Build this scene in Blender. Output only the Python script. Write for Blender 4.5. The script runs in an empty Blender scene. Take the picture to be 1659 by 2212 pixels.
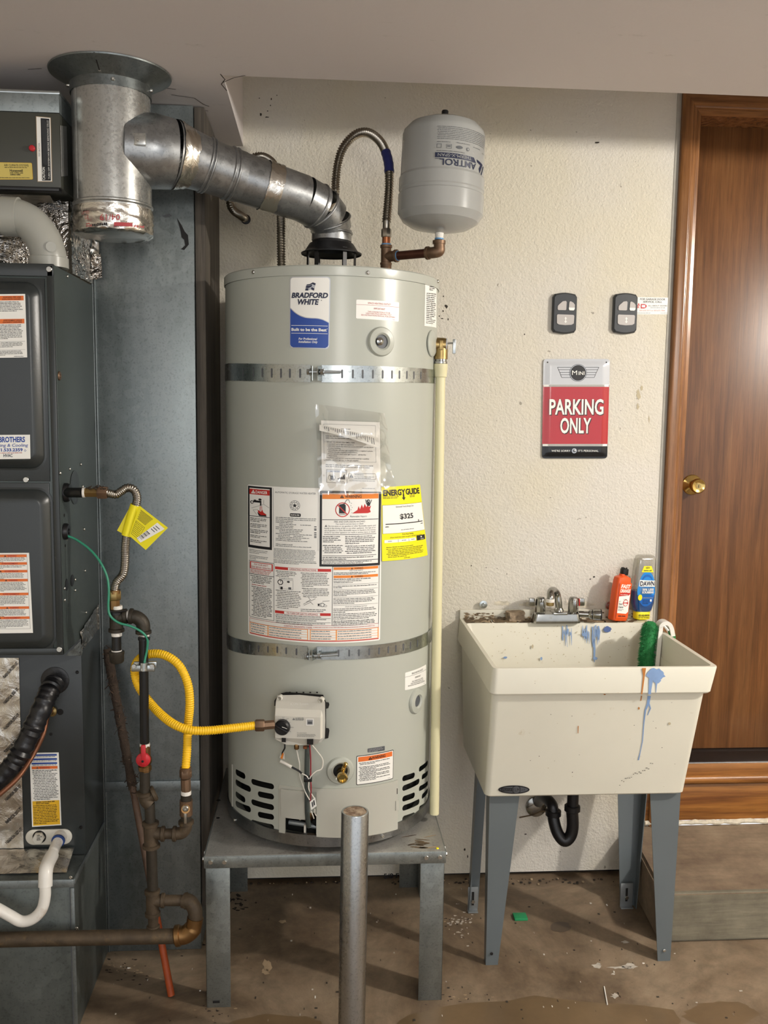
import bpy, bmesh, math, random
from mathutils import Vector, Matrix, noise
from mathutils.geometry import delaunay_2d_cdt
S = bpy.context.scene
COL = S.collection
V = Vector
# ------------------------------------------------------------------ camera, sky, lights, exposure
FPX, PITCH, ROLL, YAW, EYE = 1976.97, 0.11259, 0.01305, 0.07255, 1.5
UC, VC = 829.5, 1106.0
_a = V((math.sin(YAW)*math.cos(PITCH), math.cos(YAW)*math.cos(PITCH), -math.sin(PITCH)))
_r = V((math.cos(YAW), -math.sin(YAW), 0)); _u = _r.cross(_a)
CR = _r*math.cos(ROLL)+_u*math.sin(ROLL); CU = -_r*math.sin(ROLL)+_u*math.cos(ROLL); CA = _a
cd = bpy.data.cameras.new('camera'); cam = bpy.data.objects.new('camera', cd); COL.objects.link(cam)
M = Matrix((CR, CU, -CA)).transposed().to_4x4(); M.translation = V((0, 0, EYE)); cam.matrix_world = M
cd.sensor_fit = 'HORIZONTAL'; cd.sensor_width = 36; cd.lens = FPX/1659*36; cd.clip_start = .02
S.camera = cam
S.view_settings.view_transform = 'Standard'; S.view_settings.look = 'None'
S.view_settings.gamma = 1; S.view_settings.use_curve_mapping = False
S.view_settings.exposure = 0.5
w = bpy.data.worlds.new('world'); S.world = w; w.use_nodes = True
bg = w.node_tree.nodes['Background']; bg.inputs[0].default_value = (.95, .97, 1.0, 1); bg.inputs[1].default_value = .95
def lamp(name, kind, loc, power, col, size, target=None, size_y=None):
    d = bpy.data.lights.new(name, kind); d.energy = power; d.color = col
    if kind == 'AREA':
        d.size = size
        if size_y: d.shape = 'RECTANGLE'; d.size_y = size_y
        else: d.shape = 'DISK'
    else: d.shadow_soft_size = size
    o = bpy.data.objects.new(name, d); COL.objects.link(o); o.location = loc
    if target is not None: o.rotation_euler = (V(target)-V(loc)).to_track_quat('-Z', 'Y').to_euler()
    return o
lamp('garage_ceiling_bulb', 'POINT', (2.35, 1.05, 2.165), 104, (1, .945, .86), .05)
lamp('added_fill_light', 'AREA', (0.5, -0.9, 2.2), 20, (1, .96, .90), .5, (0.2, 1.8, .9), 1.2)  # unseen area light, added to brighten the floor and heater front

# ------------------------------------------------------------------ pixel of the photograph -> point on a known plane
def ray(u, v): return CA+CR*((u-UC)/FPX)-CU*((v-VC)/FPX)
def P(u, v, x=None, y=None, z=None):
    d = ray(u, v)
    s = (z-EYE)/d.z if z is not None else (y/d.y if y is not None else x/d.x)
    return V((0, 0, EYE))+d*s
HX, HY, HR = .0349, 2.4398, .2755           # water heater axis and radius
HTOP, HBOT = 1.8274, .4165
def hit(u, v, R=HR, cx=HX, cy=HY):
    d = ray(u, v); ox, oy = -cx, -cy
    A = d.x*d.x+d.y*d.y; B = ox*d.x+oy*d.y; Cc = ox*ox+oy*oy-R*R
    D = max(B*B-A*Cc, 0); t = (-B-math.sqrt(D))/A
    return math.atan2(t*d.x+ox, -(t*d.y+oy)), EYE+t*d.z
def cyl(th, z, d=0, R=HR, cx=HX, cy=HY): return V((cx+(R+d)*math.sin(th), cy-(R+d)*math.cos(th), z))

# ------------------------------------------------------------------ materials
def lin(c):
    c /= 255.0
    return c/12.92 if c <= .04045 else ((c+.055)/1.055)**2.4
def rgb(h): return (lin(int(h[0:2], 16)), lin(int(h[2:4], 16)), lin(int(h[4:6], 16)), 1)
MATS = {}
class NT:
    def __init__(s, name):
        s.m = bpy.data.materials.new(name); s.m.use_nodes = True; s.t = s.m.node_tree; s.b = s.t.nodes['Principled BSDF']; s.co = None
    def n(s, kind, **kw):
        nd = s.t.nodes.new(kind)
        for k, v in kw.items():
            if k in nd.inputs: nd.inputs[k].default_value = v
            else: setattr(nd, k, v)
        return nd
    def l(s, a, b): s.t.links.new(a, b)
    def coord(s, scale=(1, 1, 1)):
        if s.co is None: s.co = s.n('ShaderNodeTexCoord')
        mp = s.n('ShaderNodeMapping'); mp.inputs['Scale'].default_value = scale; s.l(s.co.outputs['Object'], mp.inputs[0]); return mp.outputs[0]
    def noise(s, scale, detail=3, rough=.55, stretch=(1, 1, 1), dist=0):
        nd = s.n('ShaderNodeTexNoise'); nd.inputs['Scale'].default_value = scale; nd.inputs['Detail'].default_value = detail
        nd.inputs['Roughness'].default_value = rough; nd.inputs['Distortion'].default_value = dist
        s.l(s.coord(stretch), nd.inputs['Vector']); return nd.outputs['Fac']
    def ramp(s, fac, stops):
        nd = s.n('ShaderNodeValToRGB'); e = nd.color_ramp.elements
        while len(e) < len(stops): e.new(.5)
        for i, (p, c) in enumerate(stops):
            e[i].position = p; e[i].color = c if len(c) == 4 else (*c, 1)
        s.l(fac, nd.inputs[0]); return nd.outputs[0]
    def mix(s, a, b, fac, mode='MIX'):
        nd = s.n('ShaderNodeMixRGB', blend_type=mode)
        for i, x in ((0, fac), (1, a), (2, b)):
            if hasattr(x, 'is_output'): s.l(x, nd.inputs[i])
            else: nd.inputs[i].default_value = x
        return nd.outputs[0]
    def bump(s, h, strength, dist):
        nd = s.n('ShaderNodeBump'); nd.inputs['Strength'].default_value = strength; nd.inputs['Distance'].default_value = dist
        s.l(h, nd.inputs['Height']); s.l(nd.outputs[0], s.b.inputs['Normal'])
    def set(s, **kw):
        for k, v in kw.items():
            i = s.b.inputs[k.replace('_', ' ')]
            if hasattr(v, 'is_output'): s.l(v, i)
            else: i.default_value = v
        return s.m
def G(v): return (v, v, v, 1)
def mat(name, h='808080', rough=.5, metal=0, var=0, vs=20, bump=0, bs=200, spec=.5, stretch=(1, 1, 1), coat=0, dirt=None, ds=8, dcut=.58):
    if name in MATS: return MATS[name]
    t = NT(name); c = rgb(h); col = c
    if var:
        f = t.noise(vs, 4, .6, stretch)
        k = t.ramp(f, [(.3, G(1-var)), (.7, G(1+var))]); col = t.mix(c, k, 1, 'MULTIPLY')
    if dirt:
        f = t.ramp(t.noise(ds, 6, .65), [(dcut, G(0)), (min(1, dcut+.17), G(1))]); col = t.mix(col, rgb(dirt), f)
    t.set(Base_Color=col, Roughness=rough, Metallic=metal); t.b.inputs['Specular IOR Level'].default_value = spec
    if coat: t.b.inputs['Coat Weight'].default_value = coat; t.b.inputs['Coat Roughness'].default_value = .15
    if bump: t.bump(t.noise(bs, 3, .6, stretch), bump, .002)
    MATS[name] = t.m; return t.m
def galv(name, a, b, rough=.38, scale=60, metal=1.0, dirt=None, dcut=.6, stretch=(1, 1, .35), sp=.16):
    """galvanised sheet: crystalline spangle, faint streaks, grime"""
    t = NT(name)
    vo = t.n('ShaderNodeTexVoronoi'); vo.inputs['Scale'].default_value = scale; t.l(t.coord(), vo.inputs['Vector'])
    bw = t.n('ShaderNodeRGBToBW'); t.l(vo.outputs['Color'], bw.inputs[0])
    n1 = t.noise(7, 6, .7, stretch)
    m1 = t.mix(n1, bw.outputs[0], sp)
    col = t.ramp(m1, [(.32, rgb(a)), (.68, rgb(b))])
    n2 = t.noise(190, 2, .6)
    col = t.mix(col, t.ramp(n2, [(.33, G(.62)), (.45, G(1))]), .55, 'MULTIPLY')
    if dirt:
        f = t.ramp(t.noise(5, 7, .7), [(dcut, G(0)), (dcut+.15, G(1))]); col = t.mix(col, rgb(dirt), f)
    rg = t.ramp(m1, [(.3, G(rough-.07)), (.7, G(rough+.1))])
    MATS[name] = t.set(Base_Color=col, Roughness=rg, Metallic=metal); return t.m
def foil(name, h='d8d4cc', rough=.16, strength=.9, scale=14, dist=.02):
    t = NT(name); a = t.noise(scale, 5, .62, (1, 1, 1), 1.2)
    t.bump(a, strength, dist); MATS[name] = t.set(Base_Color=rgb(h), Roughness=rough, Metallic=1.0); return t.m
def wood(name, dark, mid, light, axis='z', rough=.32, spec=.5):
    t = NT(name); st = {'z': (1, 1, .04), 'x': (.04, 1, 1), 'y': (1, .04, 1)}[axis]
    big = t.noise(9, 3, .6, {'z': (1, 1, .16), 'x': (.16, 1, 1), 'y': (1, .16, 1)}[axis], 1.5); fine = t.noise(240, 3, .7, st); med = t.noise(46, 4, .6, st, .6)
    c1 = t.ramp(med, [(.28, rgb(dark)), (.5, rgb(mid)), (.72, rgb(light))])
    c2 = t.mix(c1, t.ramp(fine, [(.36, G(.62)), (.52, G(1.0))]), .6, 'MULTIPLY')
    c3 = t.mix(c2, t.ramp(big, [(.3, G(.72)), (.62, G(1.12))]), .7, 'MULTIPLY')
    t.bump(fine, .12, .001); t.b.inputs['Specular IOR Level'].default_value = spec
    MATS[name] = t.set(Base_Color=c3, Roughness=rough); return t.m

# wall: rough stippled plaster, grimy specks
t = NT('stippled_plaster'); n = t.noise(150, 3, .55); n2 = t.noise(60, 2, .5)
col = t.mix(rgb('d8d3c9'), rgb('d8d1be'), t.ramp(t.noise(2.2, 3, .5), [(.4, G(0)), (.62, G(1))]))
col = t.mix(col, rgb('6a6152'), t.ramp(t.noise(38, 2, .5), [(.765, G(0)), (.79, G(.6))]))
col = t.mix(col, rgb('b5a88c'), t.ramp(t.noise(5, 7, .75), [(.60, G(0)), (.8, G(.6))]))
t.bump(t.mix(n, n2, .35), .75, .006); MATS['wall'] = t.set(Base_Color=col, Roughness=.85)
t = NT('smooth_ceiling_paint'); col = t.mix(rgb('d2cbc9'), rgb('a09891'), t.ramp(t.noise(6, 7, .8, (1, 2.2, 1)), [(.62, G(0)), (.80, G(.9))]))
t.bump(t.noise(30, 5, .7), .12, .004); MATS['ceil'] = t.set(Base_Color=col, Roughness=.8)
# floor: brown-stained concrete
t = NT('stained_concrete'); a = t.noise(2.1, 8, .72, (1, 1, 1), .6); b = t.noise(13, 6, .7, (1, 1, 1), .4)
col = t.ramp(a, [(.34, rgb('554534')), (.46, rgb('74634f')), (.6, rgb('8f7e68')), (.74, rgb('a59681'))])
col = t.mix(col, t.ramp(b, [(.3, G(.62)), (.55, G(1)), (.8, G(1.14))]), .8, 'MULTIPLY')
col = t.mix(col, rgb('c0b6a6'), t.ramp(t.noise(7, 8, .8, (1, 1, 1), 1), [(.66, G(0)), (.76, G(.6))]))
col = t.mix(col, rgb('2a211b'), t.ramp(t.noise(44, 3, .6), [(.70, G(0)), (.75, G(.8))]))
rg = t.ramp(a, [(.3, G(.42)), (.65, G(.75))]); t.bump(t.mix(b, t.noise(160, 3, .6), .4), .25, .004)
MATS['floor'] = t.set(Base_Color=col, Roughness=rg)
t = NT('step_concrete'); a = t.noise(4, 8, .7); z = t.noise(60, 3, .6, (.12, 1, 1))
col = t.ramp(a, [(.3, rgb('5a4a3c')), (.5, rgb('7d6d5a')), (.68, rgb('94846e'))]); col = t.mix(col, t.ramp(z, [(.3, G(.8)), (.6, G(1.08))]), .6, 'MULTIPLY')
t.bump(t.mix(a, z, .5), .25, .004); MATS['step'] = t.set(Base_Color=col, Roughness=.8)
t = NT('step_face_concrete'); a = t.noise(4, 8, .7); z = t.noise(90, 3, .6, (.08, 1, 1)); col = t.ramp(a, [(.3, rgb('5c5648')), (.5, rgb('777160')), (.7, rgb('8a8470'))]); col = t.mix(col, t.ramp(z, [(.3, G(.72)), (.6, G(1.1))]), .7, 'MULTIPLY'); t.bump(z, .3, .004); MATS['step_face'] = t.set(Base_Color=col, Roughness=.85)
wood('door_wood', '553419', '6c4523', '7b5430', 'z', .36); wood('casing_wood', '5c3a20', '8a5c34', 'a2744a', 'z', .22)
wood('board_wood', '6a3d1a', '93602c', 'a87238', 'x', .35); wood('top_casing_wood', '5c3a20', '8a5c34', 'a2744a', 'x', .25)
wood('old_stud', '3c3731', '514a42', '635b50', 'z', .8)
mat('heater_paint', 'b2b5ab', .27, 0, .02, 3); mat('lid_paint', 'b1b4ab', .25); mat('panel_paint', 'b6b6ac', .3)
mat('dark_inside', '0b0b0a', .8); mat('tank_gray', '9fa09d', .22); mat('black_paint', '0e0e11', .45); mat('black_plastic', '121214', .4)
mat('black_rubber', '17171a', .35, bump=.5, bs=60); mat('white_print', 'f1f0ea', .45); mat('paper', 'eceae4', .5); mat('ink', '17181c', .5); mat('gray_ink', '55585c', .5)
mat('navy', '1d2440', .4); mat('brand_blue', '23489c', .35); mat('red', 'c22a25', .4); mat('red_ink', 'a8343a', .5); mat('orange', 'e8852c', .45); mat('pale_orange', 'f0a35a', .5); mat('yellow', 'f1e414', .4)
mat('energy_yellow', 'f5e812', .45); mat('sticker_orange', 'e0702e', .45); mat('amber', 'e6b422', .45); mat('silver_print', 'b9bcc2', .3, .6)
mat('screw_steel', 'c9c8c2', .25, 1); mat('chrome', 'a0a09c', .18, 1, .12, 30, dirt='8a8478', ds=60); mat('zinc', 'b9bfc0', .28, 1, .1, 40)
mat('brass', 'a08a5c', .36, 1, .15, 40); mat('old_brass', '8a6a45', .42, 1, .2, 30); mat('bronze', '7c6450', .48, .75, .2, 40); mat('copper', 'b07250', .3, 1, .08, 30); mat('dull_copper', '7e543e', .45, .7, .06, 30); mat('brown_copper', '5d3a2e', .35, .7, .15, 30); mat('polished_brass', 'c9ac6a', .16, 1)
mat('stainless', '9a948a', .28, 1, .1, 20); mat('yellow_vinyl', 'f4c21c', .38); mat('black_iron', '151515', .35, .2, bump=.15, bs=120); mat('cast_iron', '3a352d', .5, .5, .2, 50, .3, 150); mat('rusty_iron', '4d4132', .62, .4, .3, 26, .4, 120, dirt='6e5a3c', ds=20)
mat('thread_tape', 'e4e0d8', .7, bump=.6, bs=200); mat('blue_tape', '6a9cc8', .5); mat('blue_sleeve', '232a66', .45, bump=.3, bs=90)
mat('cabinet_gray', '2b2f2f', .3, .0, .04, 8, .06, 300); mat('cabinet_side', '4a5250', .36, .25, .05, 6, .06, 300); mat('box_green_gray', '3c3d36', .45)
mat('pvc_gray', 'a2a29a', .32); mat('pvc_white', 'e6e3dc', .3, dirt='b8a898', ds=14); mat('cpvc', 'dcd6ae', .38); mat('purple_blue', '1c3c78', .4)
mat('plate_white', 'd4d1c6', .4); mat('green_wire', '2c8468', .4); mat('white_wire', 'dedad0', .45); mat('red_wire', '8c2a36', .45)
mat('red_handle', 'b8222c', .4); mat('lint', '3a2e24', .95, 0, .3, 90, 1, 300); mat('stick_brown', '5a4536', .65, 0, .25, 30); mat('stick_orange', 'a3481f', .5, 0, .15, 30)
mat('sink_plastic', 'dbd8c9', .42, 0, .03, 5, dirt='b8a886', ds=26, dcut=.66); mat('sink_inside', 'dfd4ac', .5, 0, .05, 8, dirt='a8926a', ds=34, dcut=.64)
mat('grime', '6e5c44', .85, 0, .4, 40, .6, 120, dirt='2a2018', ds=30, dcut=.52); mat('leg_gray', '626a6d', .35, .1, .03, 8); mat('adjuster', '8f9496', .4, .5)
mat('paint_blue', '7f9cc6', .5, 0, .1, 20); mat('paint_dark_blue', '4a6298', .5); mat('rust_orange', 'b5722e', .6); mat('soap_dirty', '9c8a74', .8, 0, .35, 40, .6, 150, dirt='3a3026', ds=50, dcut=.55)
mat('bottle_orange', 'e2561c', .34); mat('cap_black', '101010', .4); mat('bristle_green', '14763a', .7, 0, .25, 200); mat('brush_white', 'e6e4dc', .3)
mat('remote_gray', '34373a', .4); mat('button_gray', 'b9b4b0', .4); mat('sign_white', 'c6c9ce', .22); mat('sign_red', 'b02129', .18, coat=.5); mat('sign_black', '16181c', .22)
mat('bare_drywall', 'aeaaa0', .9, 0, .08, 30); mat('caulk', 'cfc7b4', .8, 0, .3, 50, .8, 80); mat('gap_black', '0c0a09', .7); mat('rubber_sill', '1b1512', .45); mat('chip_green', '1f8a55', .6); mat('crack', '3a342c', .9); mat('smudge', 'bdb297', .9)
galv('duct_galv', '798181', '979e9f', .42, 55, .8, '4a5254', .66, (1, 1, .12)); galv('vent_galv', 'b0b1ae', 'c8c8c4', .3, 160, .8); galv('pipe_galv', '898b8c', 'a6a7a7', .34, 75, .85, '66676a', .66, sp=.22)
galv('plenum_galv', '595f5d', '757b78', .45, 40, .7, '35392f', .62, (1, 1, .3)); galv('stand_galv', '868d8c', 'a2a8a6', .36, 70, .85, '66605a', .7); galv('stand_top', '9a9892', 'b8b6b0', .4, 50, .6, '6a5a44', .62)
galv('collar_galv', '6c7272', '868b8b', .4, 90, .9); galv('bollard_galv', 'a0a3a4', 'bcbdbc', .28, 150, 1.0, '7d786c', .7, (1, 1, .1), .08); galv('strap_galv', 'a3a9a9', 'bfc4c4', .25, 50, 1.0); galv('ring_steel', '84878a', '9da0a0', .32, 50, 1.0)
foil('foil_tape', 'd9d5cd', .24, .3, 26, .008); foil('foil_wrap', 'cfcac4', .12, 1.0, 9, .05)
t = NT('concrete_fill'); t.bump(t.noise(90, 4, .7), .6, .004); MATS['concrete_fill'] = t.set(Base_Color=t.ramp(t.noise(55, 4, .7), [(.4, rgb('7a6350')), (.6, rgb('b9a68e'))]), Roughness=.9)
def film(name, tint=(1, 1, 1, 1), fac=.13, rough=.08, body=None):
    m = bpy.data.materials.new(name); m.use_nodes = True; nt = m.node_tree; nt.nodes.clear()
    o = nt.nodes.new('ShaderNodeOutputMaterial'); mx = nt.nodes.new('ShaderNodeMixShader'); tr = nt.nodes.new('ShaderNodeBsdfTransparent'); gl = nt.nodes.new('ShaderNodeBsdfGlossy')
    tr.inputs[0].default_value = tint; gl.inputs[0].default_value = (1, 1, 1, 1); gl.inputs['Roughness'].default_value = rough; mx.inputs[0].default_value = fac
    nt.links.new(tr.outputs[0], mx.inputs[1]); nt.links.new(gl.outputs[0], mx.inputs[2]); nt.links.new(mx.outputs[0], o.inputs[0]); MATS[name] = m
film('bag_film', (.955, .955, .95, 1), .16, .14); film('clear_bottle', (.80, .80, .78, 1), .10, .08)
t = NT('blue_soap'); MATS['blue_soap'] = t.set(Base_Color=rgb('175fae'), Roughness=.08)

# ------------------------------------------------------------------ mesh building
OFF = {}
class MB:
    def __init__(s): s.v = []; s.f = []; s.mi = []; s.mats = []
    def idx(s, m):
        m = MATS[m] if isinstance(m, str) else m
        if m not in s.mats: s.mats.append(m)
        return s.mats.index(m)
    def add(s, vs, fs, m):
        k = len(s.v); i = s.idx(m); s.v += [V(p) for p in vs]; s.f += [tuple(a+k for a in f) for f in fs]; s.mi += [i]*len(fs); return s
    def bm(s, b, m, T=None):
        b.verts.ensure_lookup_table(); b.verts.index_update()
        s.add([(T @ q.co) if T else q.co.copy() for q in b.verts], [[q.index for q in f.verts] for f in b.faces], m); b.free(); return s
    def box(s, lo, hi, m, bev=0, seg=2, T=None):
        b = bmesh.new(); bmesh.ops.create_cube(b, size=1); lo, hi = V(lo), V(hi)
        for q in b.verts: q.co = V([(lo[i]+hi[i])/2+q.co[i]*(hi[i]-lo[i]) for i in range(3)])
        if bev: bmesh.ops.bevel(b, geom=b.edges[:], offset=bev, segments=seg, affect='EDGES', profile=.5)
        return s.bm(b, m, T)
    def quad(s, a, b, c, d, m, th=0):
        if not th: return s.add([a, b, c, d], [(0, 1, 2, 3)], m)
        a, b, c, d = map(V, (a, b, c, d)); n = (b-a).cross(d-a).normalized()*th
        return s.add([a, b, c, d, a-n, b-n, c-n, d-n], [(0, 1, 2, 3), (7, 6, 5, 4), (0, 4, 5, 1), (1, 5, 6, 2), (2, 6, 7, 3), (3, 7, 4, 0)], m)
    def lathe(s, prof, m, T=None, n=32, cap0=True, cap1=True, a0=0, a1=2*math.pi):
        full = abs(a1-a0-2*math.pi) < 1e-6; k = n if full else n+1; vs = []; fs = []
        for r, z in prof:
            for i in range(k):
                t = a0+(a1-a0)*i/n; p = V((r*math.cos(t), r*math.sin(t), z)); vs.append(T @ p if T else p)
        for j in range(len(prof)-1):
            for i in range(n):
                i2 = (i+1) % k; fs.append((j*k+i, j*k+i2, (j+1)*k+i2, (j+1)*k+i))
        if full and cap0 and prof[0][0] > 1e-6: fs.append(tuple(range(k))[::-1])
        if full and cap1 and prof[-1][0] > 1e-6: fs.append(tuple((len(prof)-1)*k+i for i in range(k)))
        return s.add(vs, fs, m)
    def tube(s, pts, r, m, n=12, caps=True):
        pts = [V(p) for p in pts]; k = len(pts); rr = r if isinstance(r, (list, tuple)) else [r]*k
        tan = [((pts[min(i+1, k-1)]-pts[max(i-1, 0)]).normalized()) for i in range(k)]
        ref = V((0, 0, 1)) if abs(tan[0].z) < .9 else V((0, 1, 0)); nx = tan[0].cross(ref).normalized(); vs = []; fs = []
        for i in range(k):
            nx = (nx-tan[i]*nx.dot(tan[i])).normalized(); ny = tan[i].cross(nx)
            for j in range(n):
                a = 2*math.pi*j/n; vs.append(pts[i]+(nx*math.cos(a)+ny*math.sin(a))*rr[i])
        for i in range(k-1):
            for j in range(n): fs.append((i*n+j, i*n+(j+1) % n, (i+1)*n+(j+1) % n, (i+1)*n+j))
        if caps: fs.append(tuple(range(n))[::-1]); fs.append(tuple((k-1)*n+j for j in range(n)))
        return s.add(vs, fs, m)
    def prism(s, poly, th, m, f, bev=0):
        """poly in 2-D, f(x, y, d) -> point; d from 0 to th"""
        k = len(poly); vs = [f(x, y, 0) for x, y in poly]
        if bev:
            cx = sum(p[0] for p in poly)/k; cy = sum(p[1] for p in poly)/k
            ins = [(p[0]+(cx-p[0])*min(.5, bev/max(1e-6, math.hypot(p[0]-cx, p[1]-cy))), p[1]+(cy-p[1])*min(.5, bev/max(1e-6, math.hypot(p[0]-cx, p[1]-cy)))) for p in poly]
            vs += [f(x, y, th-math.copysign(bev, th)) for x, y in poly]+[f(x, y, th) for x, y in ins]; L = 3
        else: vs += [f(x, y, th) for x, y in poly]; L = 2
        fs = [tuple(range(k))[::-1], tuple(range((L-1)*k, L*k))]
        for j in range(L-1): fs += [(j*k+i, j*k+(i+1) % k, (j+1)*k+(i+1) % k, (j+1)*k+i) for i in range(k)]
        return s.add(vs, fs, m)
    def sphere(s, c, r, m, n=12, sc=(1, 1, 1)):
        c = V(c); prof = [(max(1e-5, math.sin(math.pi*i/n)), -math.cos(math.pi*i/n)) for i in range(n+1)]
        T = Matrix.Translation(c) @ Matrix.Diagonal((r*sc[0], r*sc[1], r*sc[2], 1)); return s.lathe(prof, m, T, n*2, False, False)
    def build(s, name, parent=None, ang=38):
        me = bpy.data.meshes.new(name); off = OFF.get(parent, V((0, 0, 0))) if parent else V((0, 0, 0))
        me.from_pydata([p-off for p in s.v], [], s.f)
        for m in s.mats: me.materials.append(m)
        me.polygons.foreach_set('material_index', s.mi); me.polygons.foreach_set('use_smooth', [True]*len(s.f))
        b = bmesh.new(); b.from_mesh(me); bmesh.ops.recalc_face_normals(b, faces=b.faces[:]); b.to_mesh(me); b.free()
        me.set_sharp_from_angle(angle=math.radians(ang))
        o = bpy.data.objects.new(name, me); COL.objects.link(o)
        if parent: o.parent = parent; OFF[o] = off
        return o
def thing(name, label, cat, loc, group=None):
    o = bpy.data.objects.new(name, None); COL.objects.link(o); o.location = loc; o.empty_display_size = .05; OFF[o] = V(loc)
    o['label'] = label; o['category'] = cat
    if group: o['group'] = group
    return o
def tag(o, label, cat, group=None):
    o['label'] = label; o['category'] = cat
    if group: o['group'] = group
    return o
def struct(o, label=None):
    o['kind'] = 'structure'
    if label: o['label'] = label
    return o
def spline(ctrl, n=8):
    """Catmull-Rom through the control points"""
    c = [V(p) for p in ctrl]; c = [c[0]*2-c[1]]+c+[c[-1]*2-c[-2]]; out = []
    for i in range(1, len(c)-2):
        p0, p1, p2, p3 = c[i-1:i+3]
        for k in range(n):
            t = k/n; out.append(.5*((2*p1)+(p2-p0)*t+(2*p0-5*p1+4*p2-p3)*t*t+(3*p1-p0-3*p2+p3)*t**3))
    out.append(c[-2]); return out
def resample(pts, step):
    d = [0]
    for i in range(1, len(pts)): d.append(d[-1]+(pts[i]-pts[i-1]).length)
    n = max(2, int(d[-1]/step)); out = []; j = 0
    for i in range(n+1):
        s = d[-1]*i/n
        while j < len(d)-2 and d[j+1] < s: j += 1
        t = (s-d[j])/max(1e-9, d[j+1]-d[j]); out.append(pts[j].lerp(pts[j+1], t))
    return out
def corrugated(mb, pts, r, m, pitch, depth, n=14):
    q = resample(pts, pitch/4); mb.tube(q, [r-depth*(.5-.5*math.cos(i*math.pi/2)) for i in range(len(q))], m, n)
def aim(p, d, up=(0, 0, 1)):
    """matrix whose local z points along d, at p"""
    d = V(d).normalized(); return Matrix.Translation(V(p)) @ d.to_track_quat('Z', 'Y').to_matrix().to_4x4()
def screw(mb, p, d, r=.004, m='screw_steel', h=.003, washer=0):
    T = aim(p, d)
    if washer: mb.lathe([(washer, 0), (washer, .0012), (r, .0012)], m, T, 16)
    mb.lathe([(r, 0), (r, h*.6), (r*.7, h), (r*.3, h), (r*.25, h*.5)], m, T, 12)
def hexnut(mb, p, d, r, h, m, n=6):
    mb.lathe([(r*.9, 0), (r, h*.12), (r, h*.88), (r*.9, h)], m, aim(p, d), n)
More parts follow.
